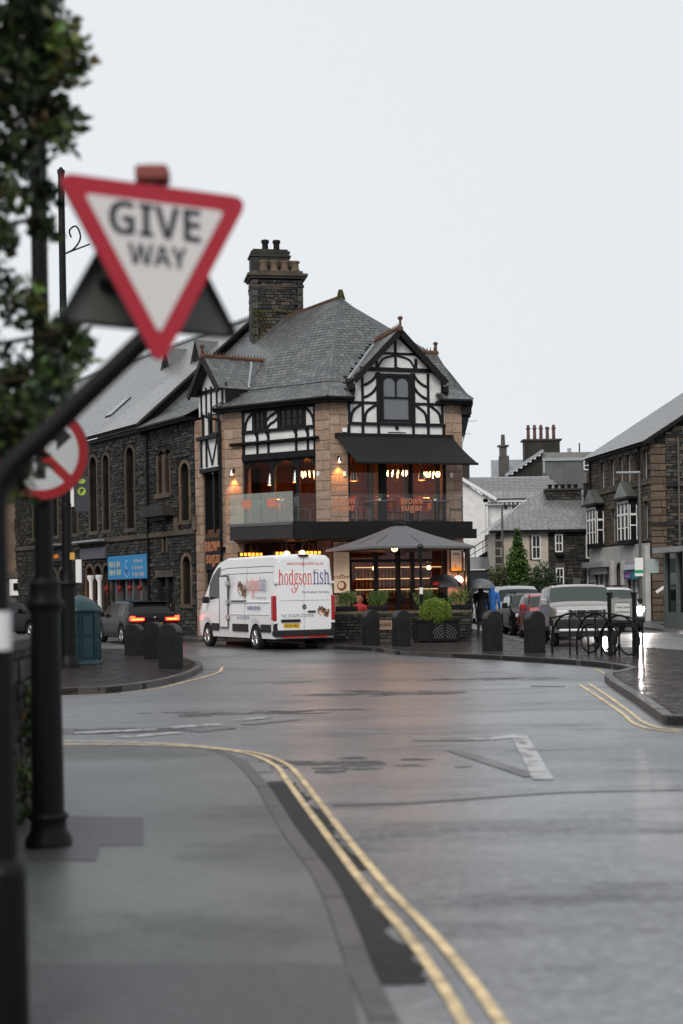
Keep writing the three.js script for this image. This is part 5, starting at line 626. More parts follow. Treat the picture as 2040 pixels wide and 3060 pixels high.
{ // white rendered house
  const F = FX(0, 90), o = builtThing('white_house', 'white rendered house with bracketed eaves behind the cottages', 'house');
  b(F).ext([[4, 0], [9.35, 0], [9.35, 7.4], [7.2, 8.95], [4, 8.95]], -9, -0.0).build('wall', M.render, o); b(F).box(9.36, 13.6, 0, 7.3, -9, -0.5).build('wall', M.render, o);
  b(F).beam([7.0, 9.12], [9.85, 7.36], 0.2, 0.4, -0.02).build('bargeboard', M.whitePaint, o); b(F).box(9.05, 13.6, 7.2, 7.42, -0.5, 0.0).build('eaves_board', M.whitePaint, o); for (let i = 0; i < 16; i++) b(F).box(9.15 + i * 0.27, 9.27 + i * 0.27, 7.05, 7.2, -0.5, -0.1).build('bracket', M.whitePaint, o); for (let i = 0; i < 8; i++) b(F).box(7.3 + i * 0.31, 7.42 + i * 0.31, 8.72 - i * 0.19, 8.86 - i * 0.19, 0.0, 0.3).build('bracket', M.whitePaint, o);
  const F1 = FX(0, 90.45); sash(F1, 10.93, 11.43, 6.2, 7.0, o, M.whitePaint, 2); b(F1).rod([9.1, 0, 0.6], [9.1, 7.2, 0.6], 0.05).build('downpipe', M.whitePaint, o); b(F1).box(10.45, 10.6, 6.8, 7.02, 0.03, 0.08).build('vent', M.iron, o);
  const f = facet(o, [0, 89.9], [1, 0], [0, 1], 3.2, (q) => 9.75 - q * 0.55 * 1.1, () => 13.7, (q) => 7.42 + 0.5 * q, { gauge: 0.26, w: 0.34 }), r = new THREE.Group(); r.name = 'roof'; o.add(r); f.deck.build('roof_deck', M.deck, r); pieces(f.list, 'slate', M.slateFar, r, 60);
  b(FX(0, 93)).box(7.6, 8.5, 8, 9.9, -0.8, 0).box(7.5, 8.6, 9.9, 10.0, -0.9, 0.1).build('chimney', M.rubble[3], o);
  b(FX(7.45, 93)).rod([0.6, 9.9, -0.2], [0.6, 12.9, -0.2], 0.025).rod([0.1, 11.9, -0.2], [1.2, 11.9, -0.2], 0.015).rod([0.5, 12.7, -0.2], [1.6, 12.75, -0.2], 0.015).build('aerial', M.iron, o);
  const g = builtThing('lean_to', 'dark shuttered lean-to with a low slate roof below the white house', 'shed'); const F3 = FX(0, 78); b(F3).box(6.4, 8.3, 0, 2.75, -4, 0).build('shutter', mat(0.03, 0.04, 0.05, 0.6), g); b(F3).quad([6.3, 2.8, 0.15], [8.35, 2.8, 0.15], [8.2, 3.5, -1.4], [6.3, 3.5, -1.4]).build('roof', M.slateFar[1], g);
  const st = builtThing('stair_railing', 'dark sloping railing of the outdoor stair below the white house', 'railing'); const F4 = FX(0, 79.5); b(F4).rod([6.9, 3.75, 0], [8.35, 4.62, 0], 0.025).rod([6.9, 3.4, 0], [8.35, 4.27, 0], 0.02).build('rail', M.iron, st); for (const [x, y] of [[7.0, 3.8], [7.5, 4.1], [7.95, 4.37], [8.3, 4.58]]) b(F4).rod([x, y - 0.9, 0], [x, y, 0], 0.02).build('post', M.iron, st); b(F4).ext([[7.2, 3.2], [8.4, 3.95], [8.4, 3.6], [7.2, 2.9]], -0.8, 0).build('stringer', M.iron, st);
}
{ // tall houses further back with big chimneys
  const F = FX(0, 105), o = builtThing('far_house', 'grey slate house with a broad five-pot chimney on the skyline', 'house'), o2 = builtThing('far_house', 'plain slate house with one slim chimney on the skyline', 'house');
  b(F).box(14.9, 20, 0, 11.0, -8, 0).build('wall', M.rubble[2], o); b(F).ext([[12.3, 9.95], [17.6, 9.95], [17.6, 11.0], [14.95, 11.75], [12.3, 10.05]], -8, 0.02).build('gable_wall', M.rubble[3], o); b(F).beam([12.2, 10.05], [15.0, 11.85], 0.22, 0.4, 0.05).build('bargeboard', M.lead, o); for (let i = 0; i < 7; i++) b(F).box(12.6 + i * 0.34, 12.74 + i * 0.34, 10.12 + i * 0.22, 10.26 + i * 0.22, 0.05, 0.45).build('bracket', M.whitePaint, o);
  b(F).box(14.95, 20, 11.3, 11.72, -4, 0.1).build('roof', M.slateFar[2], o); b(F).box(14.95, 20, 11.1, 11.3, -4, 0.2).build('gutter', M.lead, o); b(F).box(15, 15.15, 10.2, 11.3, 0, 0.15).build('downpipe', M.lead, o); b(F).box(14.96, 20, 9.0, 11.1, -4, 0.05).build('hung_slates', M.slate[3], o); sash(FX(0, 104.9), 18.06, 18.5, 10.45, 11.0, o, M.whitePaint, 0);
  const ch = new THREE.Group(); ch.name = 'chimney'; o.add(ch); const FC2 = FX(0, 107); b(FC2).box(13.95, 16.6, 10, 12.9, -1.2, 0).build('stack', M.rubble[3], ch); b(FC2).box(13.8, 16.75, 12.82, 12.95, -1.3, 0.12).build('cap', M.rubble[2], ch); for (let i = 0; i < 5; i++) b(FC2).lathe([[0.16, 0], [0.13, 0.12], [0.12, 0.75], [0.17, 0.8], [0.17, 0.9], [0.11, 0.95], [0.12, i === 3 ? 0.96 : 1.1], [0.05, i === 3 ? 0.97 : 1.12]], 14.3 + i * 0.48, 12.95, -0.5, 10).build('chimney_pot', M.clayPot, ch);
  b(F).box(17.0, 17.25, 11.72, 12.1, -1, -0.7).build('flue', M.lead, o); b(F).rod([17.9, 11.7, -1], [17.9, 12.5, -1], 0.05).build('flue', M.iron, o); b(F).box(19.5, 21, 11.72, 12.15, -1, 0).build('parapet', M.grey, o);
  b(F).box(11.4, 14.9, 0, 9.95, -9, -1.0).build('wall', M.rubble[2], o2); b(FX(0, 106)).quad([11.3, 9.9, 0], [14.2, 9.9, 0], [14.2, 11.6, -3], [11.6, 11.6, -3]).build('roof', M.slateFar[0], o2); b(FX(0, 105.6)).box(11.9, 12.6, 9.8, 11.6, -0.8, 0).box(11.95, 12.45, 11.6, 12.3, -0.7, -0.1).box(11.8, 12.6, 12.3, 12.4, -0.8, 0.05).cyl(12.2, 12.4, 13.2, -0.35, 0.17, 0.14, 10).build('chimney', M.rubble[4], o2);
  b(FX(0, 100)).quad([9, 6.5, 0], [17.5, 6.5, 0], [15.5, 9.6, -3.5], [12, 9.9, -3.5]).build('lower_roof', M.slateFar[1], o2);
  // brown building seen at far left behind the wall
  const l = builtThing('brown_building', 'plain brown stone building beyond the lamp post with one small window', 'building'), FL = FX(0, 70); b(FL).box(-24, -14.9, 2.9, 7.6, -6, 0).build('wall', M.brownStone[2], l); b(FL).box(-24, -14.9, 2.6, 2.9, -0.3, 0.2).build('string_course', M.brownStone[1], l); b(FL).box(-24, -14.9, 0, 2.6, -6, 0.0).build('shopfront', M.grey, l); sash(FX(0, 69.95), -15.98, -15.65, 4.9, 5.5, l, M.brownStone[1], 0); b(FX(0, 69.9)).box(-16.3, -15.35, 1.75, 2.55, 0.0, 0.08).build('shop_panel', M.whitePaint, l); b(FX(0, 69.85)).box(-16.1, -15.75, 2.0, 2.35, 0.04, 0.07).build('pane', M.darkGlass, l);
}

// ---------- the street behind and beside the viewpoint ----------
function rowHouse(label, X, d, dx, dd, len, h) {
  const o = builtThing('terraced_house', label, 'house', 'dark stone houses along the near street'), F = frame(X, d, dx, dd); b(F).box(0, len, 0, h, -7, 0).build('wall', M.rubble[2], o);
  b(F).quad([-0.2, h, 0.35], [len + 0.2, h, 0.35], [len + 0.2, h + 2.6, -3.5], [-0.2, h + 2.6, -3.5]).quad([-0.2, h, -7.35], [-0.2, h + 2.6, -3.5], [len + 0.2, h + 2.6, -3.5], [len + 0.2, h, -7.35]).build('roof', M.slate[0], o);
  for (let u = 1; u + 1.2 < len; u += 2.6) for (const y of [0.9, 3.6]) sash(F, u, u + 0.95, y, y + 1.4, o, M.whitePaint, 1); b(F).box(len / 2 + 0.2, len / 2 + 1.0, 0.05, 2.1, 0, 0.05).build('door', M.teal, o);
}
rowHouse('dark stone house across the end of the near street', -9, -14, -1, 0, 9, 5.8); rowHouse('dark stone house opposite the footway at the street end', 0.5, -14, -1, 0, 9, 5.8); rowHouse('dark stone house closing the street towards the right kerb', 10, -14, -1, 0, 9, 5.8);
rowHouse('dark stone house along the right side of the near street', 9.2, -8, 0.05, -1, 9, 6.0); rowHouse('dark stone house set back behind the near stone wall', -7.4, -10, 0.02, 1, 10, 5.5); rowHouse('dark stone house behind the overhanging tree', -7.6, 1.5, 0.02, 1, 9, 5.5);
rowHouse('dark stone house on the far side of the left street', -14.2, 14, 0.02, 1, 11, 6.5); rowHouse('dark stone house on the far side of the left street, further along', -14.0, 25.5, 0.02, 1, 11, 6.8); rowHouse('dark stone house on the far side of the left street opposite the teal bin', -14.6, 37, -0.12, 0.993, 11, 6.6);

// ---------- vehicles ----------
const lerp = (a, c, k) => a + (c - a) * k;
function shell(o) { // one continuous body surface: S(x, t), t from the sill (0) over the shoulder (3) and roof rail (4) to the centre line (7)
  const prof = (x) => { const P = o.top; if (x <= P[0][0]) return P[0][1]; for (let i = 1; i < P.length; i++) if (x <= P[i][0]) return lerp(P[i - 1][1], P[i][1], (x - P[i - 1][0]) / (P[i][0] - P[i - 1][0])); return P[P.length - 1][1]; };
  const sm = o.smooth ?? 0.07, top = (x) => { let s = 0; for (let k = -2; k <= 2; k++) s += prof(x + k * sm / 2); return s / 5; }, h = o.L / 2;
  const half = (x) => { const e = Math.max(0, Math.abs(x) - (h - 0.55)) / 0.55; return o.W / 2 * (1 - (x > 0 ? o.nose ?? 0.14 : o.tail ?? 0.1) * e * e); };
  const arch = (x) => { let y = o.sill; for (const c of [o.xf, o.xr]) { const dx = x - c, R = o.R + 0.065; if (Math.abs(dx) < R) y = Math.max(y, o.R * 0.98 + Math.sqrt(R * R - dx * dx)); } return y; };
  const sec = (x) => { const w = half(x), yt = top(x), ys = Math.min(arch(x), yt - 0.1), yb = Math.min(o.belt, yt - 0.05), cab = Math.max(0, yt - 0.07 - yb), wt = cab > 0.1 ? w * 0.985 - o.tumble * cab : w * (0.95 - 0.02 * cab); return [[w * 0.965, ys], [w, lerp(ys, yb, 0.25)], [w, lerp(ys, yb, 0.75)], [w * 0.985, yb], [wt, yt - (cab > 0.1 ? 0.065 : 0.02)], [wt * 0.93, yt - 0.012], [wt * 0.5, yt + 0.015], [0, yt + 0.02]]; };
  const S = (x, t) => { const p = sec(x), i = Math.min(6, Math.floor(t)), k = t - i; return [x, lerp(p[i][1], p[i + 1][1], k), lerp(p[i][0], p[i + 1][0], k)]; };
  return { S, sec, h, top };
}
function grid(f, nu, nv, flip) { const pos = [], idx = []; for (let i = 0; i <= nu; i++) for (let j = 0; j <= nv; j++) pos.push(...f(i / nu, j / nv)); for (let i = 0; i < nu; i++) for (let j = 0; j < nv; j++) { const a = i * (nv + 1) + j, c = a + 1, d = a + nv + 1, e = d + 1; flip ? idx.push(a, c, d, c, e, d) : idx.push(a, d, c, c, d, e); } const g = new THREE.BufferGeometry(); g.setAttribute('position', new THREE.Float32BufferAttribute(pos, 3)); g.setIndex(idx); g.computeVertexNormals(); return g; }
function car(name, o, label, group, m) {
  const g = thing(name, label, o.cat ?? 'car', group), s = shell(o), { S, h } = s, nx = Math.round(o.L / 0.055), body = b();
  for (const sd of [1, -1]) body.add(toCreasedNormals(grid((i, j) => { const p = S(lerp(-h, h, i), j * 7); return [p[0], p[1], p[2] * sd]; }, nx, 28, sd > 0), 0.5));
  for (const e of [-1, 1]) { const c = s.sec(e * h), pts = [...c.map(([z, y]) => [e * h, y, z]), ...c.slice(0, 7).reverse().map(([z, y]) => [e * h, y, -z])], ctr = [e * h + e * 0.03, (c[0][1] + c[7][1]) / 2, 0]; for (let i = 0; i < pts.length; i++) { const a = pts[i], d = pts[(i + 1) % pts.length]; const q = new THREE.BufferGeometry(); q.setAttribute('position', new THREE.Float32BufferAttribute(e < 0 ? [...ctr, ...a, ...d] : [...ctr, ...d, ...a], 3)); q.setAttribute('uv', new THREE.Float32BufferAttribute([0, 0, 1, 0, 1, 1], 2)); q.computeVertexNormals(); body.add(q); } }
  body.build('body', m, g);
  const w0 = o.W / 2; b().box(-h + 0.25, h - 0.25, o.sill - 0.06, o.R * 2 + 0.12, -w0 * 0.72, w0 * 0.72).build('underbody', M.plastic, g);
  for (const x of [o.xf, o.xr]) for (const sd of [1, -1]) { const w = new THREE.Group(); w.name = 'wheel'; g.add(w); w.position.set(x, o.R, sd * (w0 - 0.11)); const t = b(new M4().makeRotationX(PI / 2 * sd)); t.lathe([[o.R * 0.62, -0.1], [o.R * 0.94, -0.105], [o.R, -0.06], [o.R, 0.06], [o.R * 0.94, 0.105], [o.R * 0.62, 0.1]], 0, 0, 0, 28).build('tyre', M.tyre, w); const r = b(new M4().makeRotationX(PI / 2 * sd)).lathe([[0.0, 0.07], [0.06, 0.075], [0.07, 0.06], [o.R * 0.55, 0.05], [o.R * 0.63, 0.1]], 0, 0, 0, 20); for (let k = 0; k < 6; k++) { const a = k / 6 * 2 * PI; r.rod([0.05 * Math.cos(a), 0.075, 0.05 * Math.sin(a)], [o.R * 0.58 * Math.cos(a), 0.075, o.R * 0.58 * Math.sin(a)], 0.028, 5); } r.build('rim', o.rim ?? M.steel, w); }
  const off = (x, t, sd, d = 0.006) => { const p = S(x, t), a = S(x + 0.02, t), c = S(x, Math.min(7, t + 0.05)), n = V3(a[0] - p[0], a[1] - p[1], a[2] - p[2]).cross(V3(c[0] - p[0], c[1] - p[1], c[2] - p[2])).normalize(); if (n.z < 0 && t < 6.5 || n.y < 0 && t >= 4) n.negate(); return [p[0] + n.x * d, p[1] + n.y * d, (p[2] + n.z * d) * sd]; };
  g.userData.patch = 0;
  const side = (pn, x0, x1, t0, t1, mm, d) => { for (const sd of [1, -1]) b().add(grid((i, j) => off(lerp(x0, x1, i), lerp(t0, t1, j), sd, d), 14, 6, sd > 0)).build(pn, mm, g); };
  const across = (pn, x0, x1, t0, mm, d) => { b().add(grid((i, j) => { const v = j * 2 - 1, t = lerp(7, t0, Math.abs(v)); return off(lerp(x0, x1, i), Math.min(6.99, t), v < 0 ? -1 : 1, d); }, 14, 16, true)).build(pn, mm, g); };
  delete g.userData.patch;
  for (const [a, c] of o.sideWindows ?? []) side('side_window', a, c, 3.12, 3.9, o.glass ?? M.darkGlass);
  if (o.screen) across('windscreen', ...o.screen, 4.12, o.glassF ?? M.darkGlass); if (o.rear) across('rear_window', ...o.rear, 4.15, M.darkGlass);
  if (o.clad) side('sill_cladding', -h + 0.5, h - 0.5, 0.0, 0.75, M.plastic, 0.008);
  if (o.seams) for (const x of o.seams) side('door_seam', x, x + 0.014, 0.6, 3.85, M.plastic, 0.003);
  for (const sd of [1, -1]) { const p = S(o.mirror ?? 0.75, 3); b().rbox(p[0] - 0.06, p[0] + 0.06, p[1] + 0.0, p[1] + 0.2, sd * (p[2] + 0.13) - 0.1, sd * (p[2] + 0.13) + 0.1, 0.04).rod([p[0], p[1] + 0.03, sd * (p[2] - 0.03)], [p[0], p[1] + 0.06, sd * (p[2] + 0.06)], 0.025).build('mirror', o.mirrorMat ?? m, g); }
  return { g, S, side, across, h };
}
const box3 = (g, name, m, x, y, z, sx, sy, sz, r = 0.02) => b().rbox(x - sx / 2, x + sx / 2, y - sy / 2, y + sy / 2, z - sz / 2, z + sz / 2, Math.min(r, sx / 2.2, sy / 2.2, sz / 2.2)).build(name, m, g);
const tint = (r, g, b) => new THREE.MeshPhysicalMaterial({ color: mul(r, g, b), roughness: 0.12, specularIntensity: 0.35 });
const facing = (hx, hd) => Math.atan2(hd, hx);
const redLit = glow(1, 0.035, 0.012, 7), redHot = glow(1, 0.12, 0.02, 9), headLit = glow(1, 0.9, 0.85, 60), lens = mat(0.55, 0.56, 0.58, 0.12), lensRed = mat(0.35, 0.008, 0.012, 0.2);
const plateY = (txt) => print(0.52, 0.115, 500, (x, w, h) => { x.fillStyle = '#e0b21c'; x.fillRect(0, 0, w, h); words(x, txt, w / 2, h * 0.82, h * 0.8, '#141414', 'sans-serif', 'bold', 'center', w * 0.92); });
{ // white delivery van, seen from behind
  const W = 1.99, L = 5.93, o = { cat: 'van', L, W, top: [[-L / 2, 2.58], [-L / 2 + 0.12, 2.66], [0.6, 2.66], [1.25, 2.55], [1.62, 2.3], [2.25, 1.45], [2.5, 1.18], [2.85, 1.0], [L / 2, 0.78]], belt: 1.32, sill: 0.32, R: 0.34, xf: 1.96, xr: -1.70, tumble: 0.095, nose: 0.2, tail: 0.0, sideWindows: [[1.02, 1.82]], screen: [1.6, 2.28], mirror: 1.75, mirrorMat: M.plastic, seams: [0.92] };
  const white = paint(0.78, 0.79, 0.81, { roughness: 0.5 }), v = car('delivery_van', o, 'white high-roof delivery van with fish lettering parked by the café terrace', null, white), g = v.g, xr = -L / 2 - 0.03;
  put(g, -2.5, 43.95, facing(-0.469, 0.883)); g.scale.y = 1.04;
  const halfDoor = (s) => { const P = s > 0 ? [[0.012, 0.5], [0.8, 0.5], [0.88, 0.6], [0.89, 1.4], [0.8, 2.45], [0.74, 2.54], [0.012, 2.57]] : [[-0.012, 0.5], [-0.8, 0.5], [-0.88, 0.6], [-0.89, 1.4], [-0.8, 2.45], [-0.74, 2.54], [-0.012, 2.57]]; return P; };
  // in the frame FV local x runs left to right as seen from behind
  const FV = new M4().makeRotationY(-PI / 2).setPosition(xr, 0, 0);
  for (const s of [-1, 1]) { const d = b(FV).ext(halfDoor(s), -0.02, 0.02, 0.012).build('rear_door', white, g); b(FV).ext(halfDoor(s).map(([x, y]) => [s * 0.03 + (x - s * 0.03) * 0.9, y < 1 ? 1.38 : y < 1.5 ? 1.5 : 1.5 + (y - 1.5) * 0.62]), 0.02, 0.034, 0.006).build('door_pressing', white, d); for (const y of [0.75, 1.85]) b(FV).box(s * 0.86, s * 0.98, y, y + 0.06, 0.0, 0.05).build('hinge', M.whitePaint, d); }
  const red = '#cf4a3e', blue = '#454d86';
  const decal = (w, h, draw) => { const c = document.createElement('canvas'), k = 320; c.width = w * k; c.height = h * k; const x = c.getContext('2d'); x.scale(k, k); draw(x, w, h); const t = new THREE.CanvasTexture(c); t.colorSpace = THREE.SRGBColorSpace; return new THREE.MeshStandardMaterial({ map: t, transparent: true, roughness: 0.5, alphaTest: 0.3 }); };
  const logo = (x, w, h) => { const tall = (t, px, sz, c, mw) => { x.save(); x.translate(px, h * 0.58); x.scale(1, 1.45); words(x, t, 0, 0, sz, c, 'serif', 'normal', 'left', mw); x.restore(); }; tall('hodgson', 0.0, h * 0.56, red, w * 0.66); tall('fish', w * 0.67, h * 0.6, blue, w * 0.33); x.strokeStyle = red; x.lineWidth = h * 0.035; x.beginPath(); x.arc(w * 0.3, h * 0.78, h * 0.1, -0.4, 4); x.stroke(); words(x, 'The Freshest Fish Daily', w * 0.72, h * 0.92, h * 0.12, blue, 'sans-serif', 'normal', 'center', w * 0.55); };
  const crab = (x, cx, cy, r) => { x.save(); x.translate(cx, cy); x.rotate(0.35); for (let i = 0; i < 60; i++) { x.fillStyle = ['#6b4630', '#8a6448', '#4c2f22', '#b79a80'][i % 4]; x.beginPath(); x.ellipse((hash(i, 1, 5) - 0.5) * r * 1.7, (hash(i, 2, 5) - 0.5) * r * 0.9, r * 0.22, r * 0.16, hash(i, 3, 5) * 3, 0, 7); x.fill(); } x.fillStyle = '#f2efe9'; x.beginPath(); x.ellipse(-r * 0.2, r * 0.42, r * 0.4, r * 0.12, 0.3, 0, 7); x.fill(); x.restore(); };
  sheet(FV, 0.0, 1.88, 1.66, 0.72, 0.038, 'logo_print', decal(1.66, 0.72, logo), g);
  sheet(FV, 0.05, 2.4, 1.4, 0.14, 0.024, 'web_address_print', decal(1.4, 0.14, (x, w, h) => words(x, 'www.hodgsonfish.co.uk', w / 2, h * 0.72, h * 0.8, red, 'sans-serif', 'normal', 'center', w * 0.98)), g);
  sheet(FV, -0.2, 0.95, 1.1, 0.16, 0.024, 'telephone_print', decal(1.1, 0.16, (x, w, h) => words(x, 'Tel: 01429 273169', 0, h * 0.75, h * 0.8, '#5c6482', 'sans-serif', 'normal', 'left', w)), g);
  sheet(FV, 0.62, 1.06, 0.46, 0.34, 0.025, 'crab_print', decal(0.46, 0.34, (x, w, h) => crab(x, w / 2, h / 2, 0.2)), g);
  const e = b(FV).add((() => { const q = new THREE.TorusGeometry(0.055, 0.012, 6, 20); q.translate(0.0, 1.2, 0.03); return q; })()).rod([0, 1.2, 0.03], [0, 1.25, 0.03], 0.008).rod([0, 1.2, 0.03], [0.045, 1.17, 0.03], 0.008).rod([0, 1.2, 0.03], [-0.045, 1.17, 0.03], 0.008).build('badge', M.iron, g);
  b(FV).rbox(0.1, 0.36, 1.04, 1.09, 0.02, 0.06, 0.015).build('door_handle', M.plastic, g); b(FV).rbox(-0.76, -0.14, 0.78, 0.86, 0.02, 0.07, 0.02).build('plate_lamp_strip', M.plastic, g);
  sheet(FV, -0.42, 0.68, 0.52, 0.13, 0.026, 'number_plate', plateY('KP20 HRG'), g);
  b(FV).rbox(-0.98, 0.98, 0.38, 0.56, -0.1, 0.09, 0.04).rbox(-0.99, -0.87, 0.4, 0.75, -0.12, 0.04, 0.03).rbox(0.87, 0.99, 0.4, 0.75, -0.12, 0.04, 0.03).build('rear_bumper', M.plastic, g);
  for (const [a, c] of [[-0.72, -0.05], [0.05, 0.72]]) b(FV).box(a, c, 0.34, 0.39, 0.06, 0.1).build('reflector', lensRed, g);
  for (const s of [-1, 1]) { b(FV).rbox(s > 0 ? 0.89 : -1.0, s > 0 ? 1.0 : -0.89, 0.82, 1.52, -0.14, 0.03, 0.03).build('tail_light', lensRed, g); b(FV).rbox(s > 0 ? 0.89 : -1.0, s > 0 ? 1.0 : -0.89, 0.7, 0.81, -0.14, 0.03, 0.03).build('indicator', lens, g); }
  b(FV).rbox(-0.14, 0.14, 2.6, 2.66, -0.1, 0.08, 0.02).build('brake_light', M.plastic, g);
  // left flank: fridge door, mouldings, print
  const FL = new M4().makeRotationY(PI).setPosition(0, 0, -W / 2 - 0.004);
  b(FL).box(-0.82, -0.22, 0.62, 2.1, -0.02, 0.03).build('side_door', white, g); b(FL).box(-0.86, -0.82, 0.58, 2.14, -0.02, 0.036).box(-0.22, -0.18, 0.58, 2.14, -0.02, 0.036).box(-0.82, -0.22, 2.1, 2.14, -0.02, 0.036).box(-0.82, -0.22, 0.58, 0.62, -0.02, 0.036).build('door_seal', M.grey, g); for (const y of [0.85, 1.3, 1.85]) b(FL).box(-0.3, -0.08, y, y + 0.12, 0.03, 0.07).build('hinge', M.steel, g);
  b(FL).rbox(-1.55, -0.95, 0.5, 0.72, -0.03, 0.025, 0.02).rbox(0.1, 1.25, 0.5, 0.72, -0.03, 0.025, 0.02).rbox(2.15, 2.85, 0.5, 0.72, -0.03, 0.025, 0.02).build('side_moulding', M.plastic, g);
  for (const y of [1.33, 0.98]) b(FL).rbox(-0.05, 2.75, y, y + 0.03, -0.03, 0.014, 0.008).build('pressed_line', white, g); for (const y of [2.17, 2.32]) v.side('roof_seam', -2.85, 1.35, y === 2.17 ? 3.66 : 3.8, y === 2.17 ? 3.675 : 3.815, M.grey, 0.004); v.side('panel_seam', -1.02, -1.005, 0.4, 3.8, M.grey, 0.004); b(FL).box(0.05, 1.1, 1.36, 1.4, -0.03, 0.03).build('vent_slot', M.grey, g);
  sheet(FL, 1.55, 1.72, 2.1, 0.66, 0.012, 'logo_print', decal(2.1, 0.66, (x, w, h) => { x.save(); x.translate(w * 0.34, 0); logo(x, w * 0.64, h); x.restore(); crab(x, w * 0.15, h * 0.48, 0.3); }), g).geometry.applyMatrix4(new M4().makeTranslation(0, 0, 0.0));
  sheet(FL, 1.7, 1.18, 1.1, 0.17, 0.012, 'town_print', decal(1.1, 0.17, (x, w, h) => words(x, 'HARTLEPOOL', w / 2, h * 0.8, h * 0.9, '#7d86ad', 'sans-serif', 'bold', 'center', w)), g); sheet(FL, 0.9, 0.9, 0.9, 0.14, 0.012, 'telephone_print', decal(0.9, 0.14, (x, w, h) => words(x, 'Tel: 01429 273169', 0, h * 0.8, h * 0.9, '#7d86ad', 'sans-serif', 'normal', 'left', w)), g);
}
{ // black estate car with its brake lights on
  const L = 4.45, o = { L, W: 1.84, top: [[-L / 2, 0.92], [-L / 2 + 0.12, 1.08], [-L / 2 + 0.5, 1.5], [-1.4, 1.56], [0.0, 1.59], [0.55, 1.52], [1.15, 1.08], [1.3, 1.0], [2.0, 0.88], [L / 2, 0.68]], belt: 0.98, sill: 0.26, R: 0.34, xf: 1.36, xr: -1.32, tumble: 0.34, sideWindows: [[-1.55, -0.62], [-0.55, 0.35], [0.42, 0.92]], rear: [-L / 2 + 0.13, -L / 2 + 0.5], screen: [0.58, 1.12], clad: true, mirror: 0.75, seams: [-0.58, 0.4] };
  const v = car('car', o, 'black hatchback with glowing red brake lights beside the stone building', null, paint(0.007, 0.0075, 0.009, { clearcoat: 0, specularIntensity: 0.3, roughness: 0.25 })), g = v.g; put(g, -7.25, 50.0, facing(-0.42, 0.907)); g.scale.y = 0.93;
  for (const s of [-1, 1]) { b().rbox(-L / 2 - 0.04, -L / 2 + 0.16, 0.84, 0.98, s > 0 ? 0.34 : -0.88, s > 0 ? 0.88 : -0.34, 0.04).build('tail_light', lensRed, g); const t = b().rbox(-L / 2 - 0.055, -L / 2 - 0.01, 0.86, 0.96, s > 0 ? 0.38 : -0.84, s > 0 ? 0.84 : -0.38, 0.02).rbox(-L / 2 - 0.055, -L / 2 + 0.0, 0.86, 1.03, s > 0 ? 0.7 : -0.86, s > 0 ? 0.86 : -0.7, 0.02).build('brake_light', redLit, g); b().rbox(-L / 2 - 0.062, -L / 2 - 0.04, 0.89, 0.92, s > 0 ? 0.42 : -0.8, s > 0 ? 0.8 : -0.42, 0.01).build('brake_bulb', redHot, g); const l = new THREE.PointLight(0xff2008, 0.5, 0, 2); l.position.set(-L / 2 - 0.16, 0.92, s * 0.6); l.castShadow = true; g.add(l); }
  box3(g, 'badge', M.chrome, -L / 2 - 0.02, 0.97, 0, 0.04, 0.06, 0.08); box3(g, 'rear_bumper', M.plastic, -L / 2 + 0.02, 0.42, 0, 0.2, 0.3, 1.7, 0.06); sheet(new M4().makeRotationY(-PI / 2).setPosition(-L / 2 - 0.04, 0, 0), 0, 0.72, 0.5, 0.11, 0.005, 'number_plate', plateY(''), g); box3(g, 'spoiler', M.plastic, -L / 2 + 0.5, 1.545, 0, 0.3, 0.04, 1.2);
}
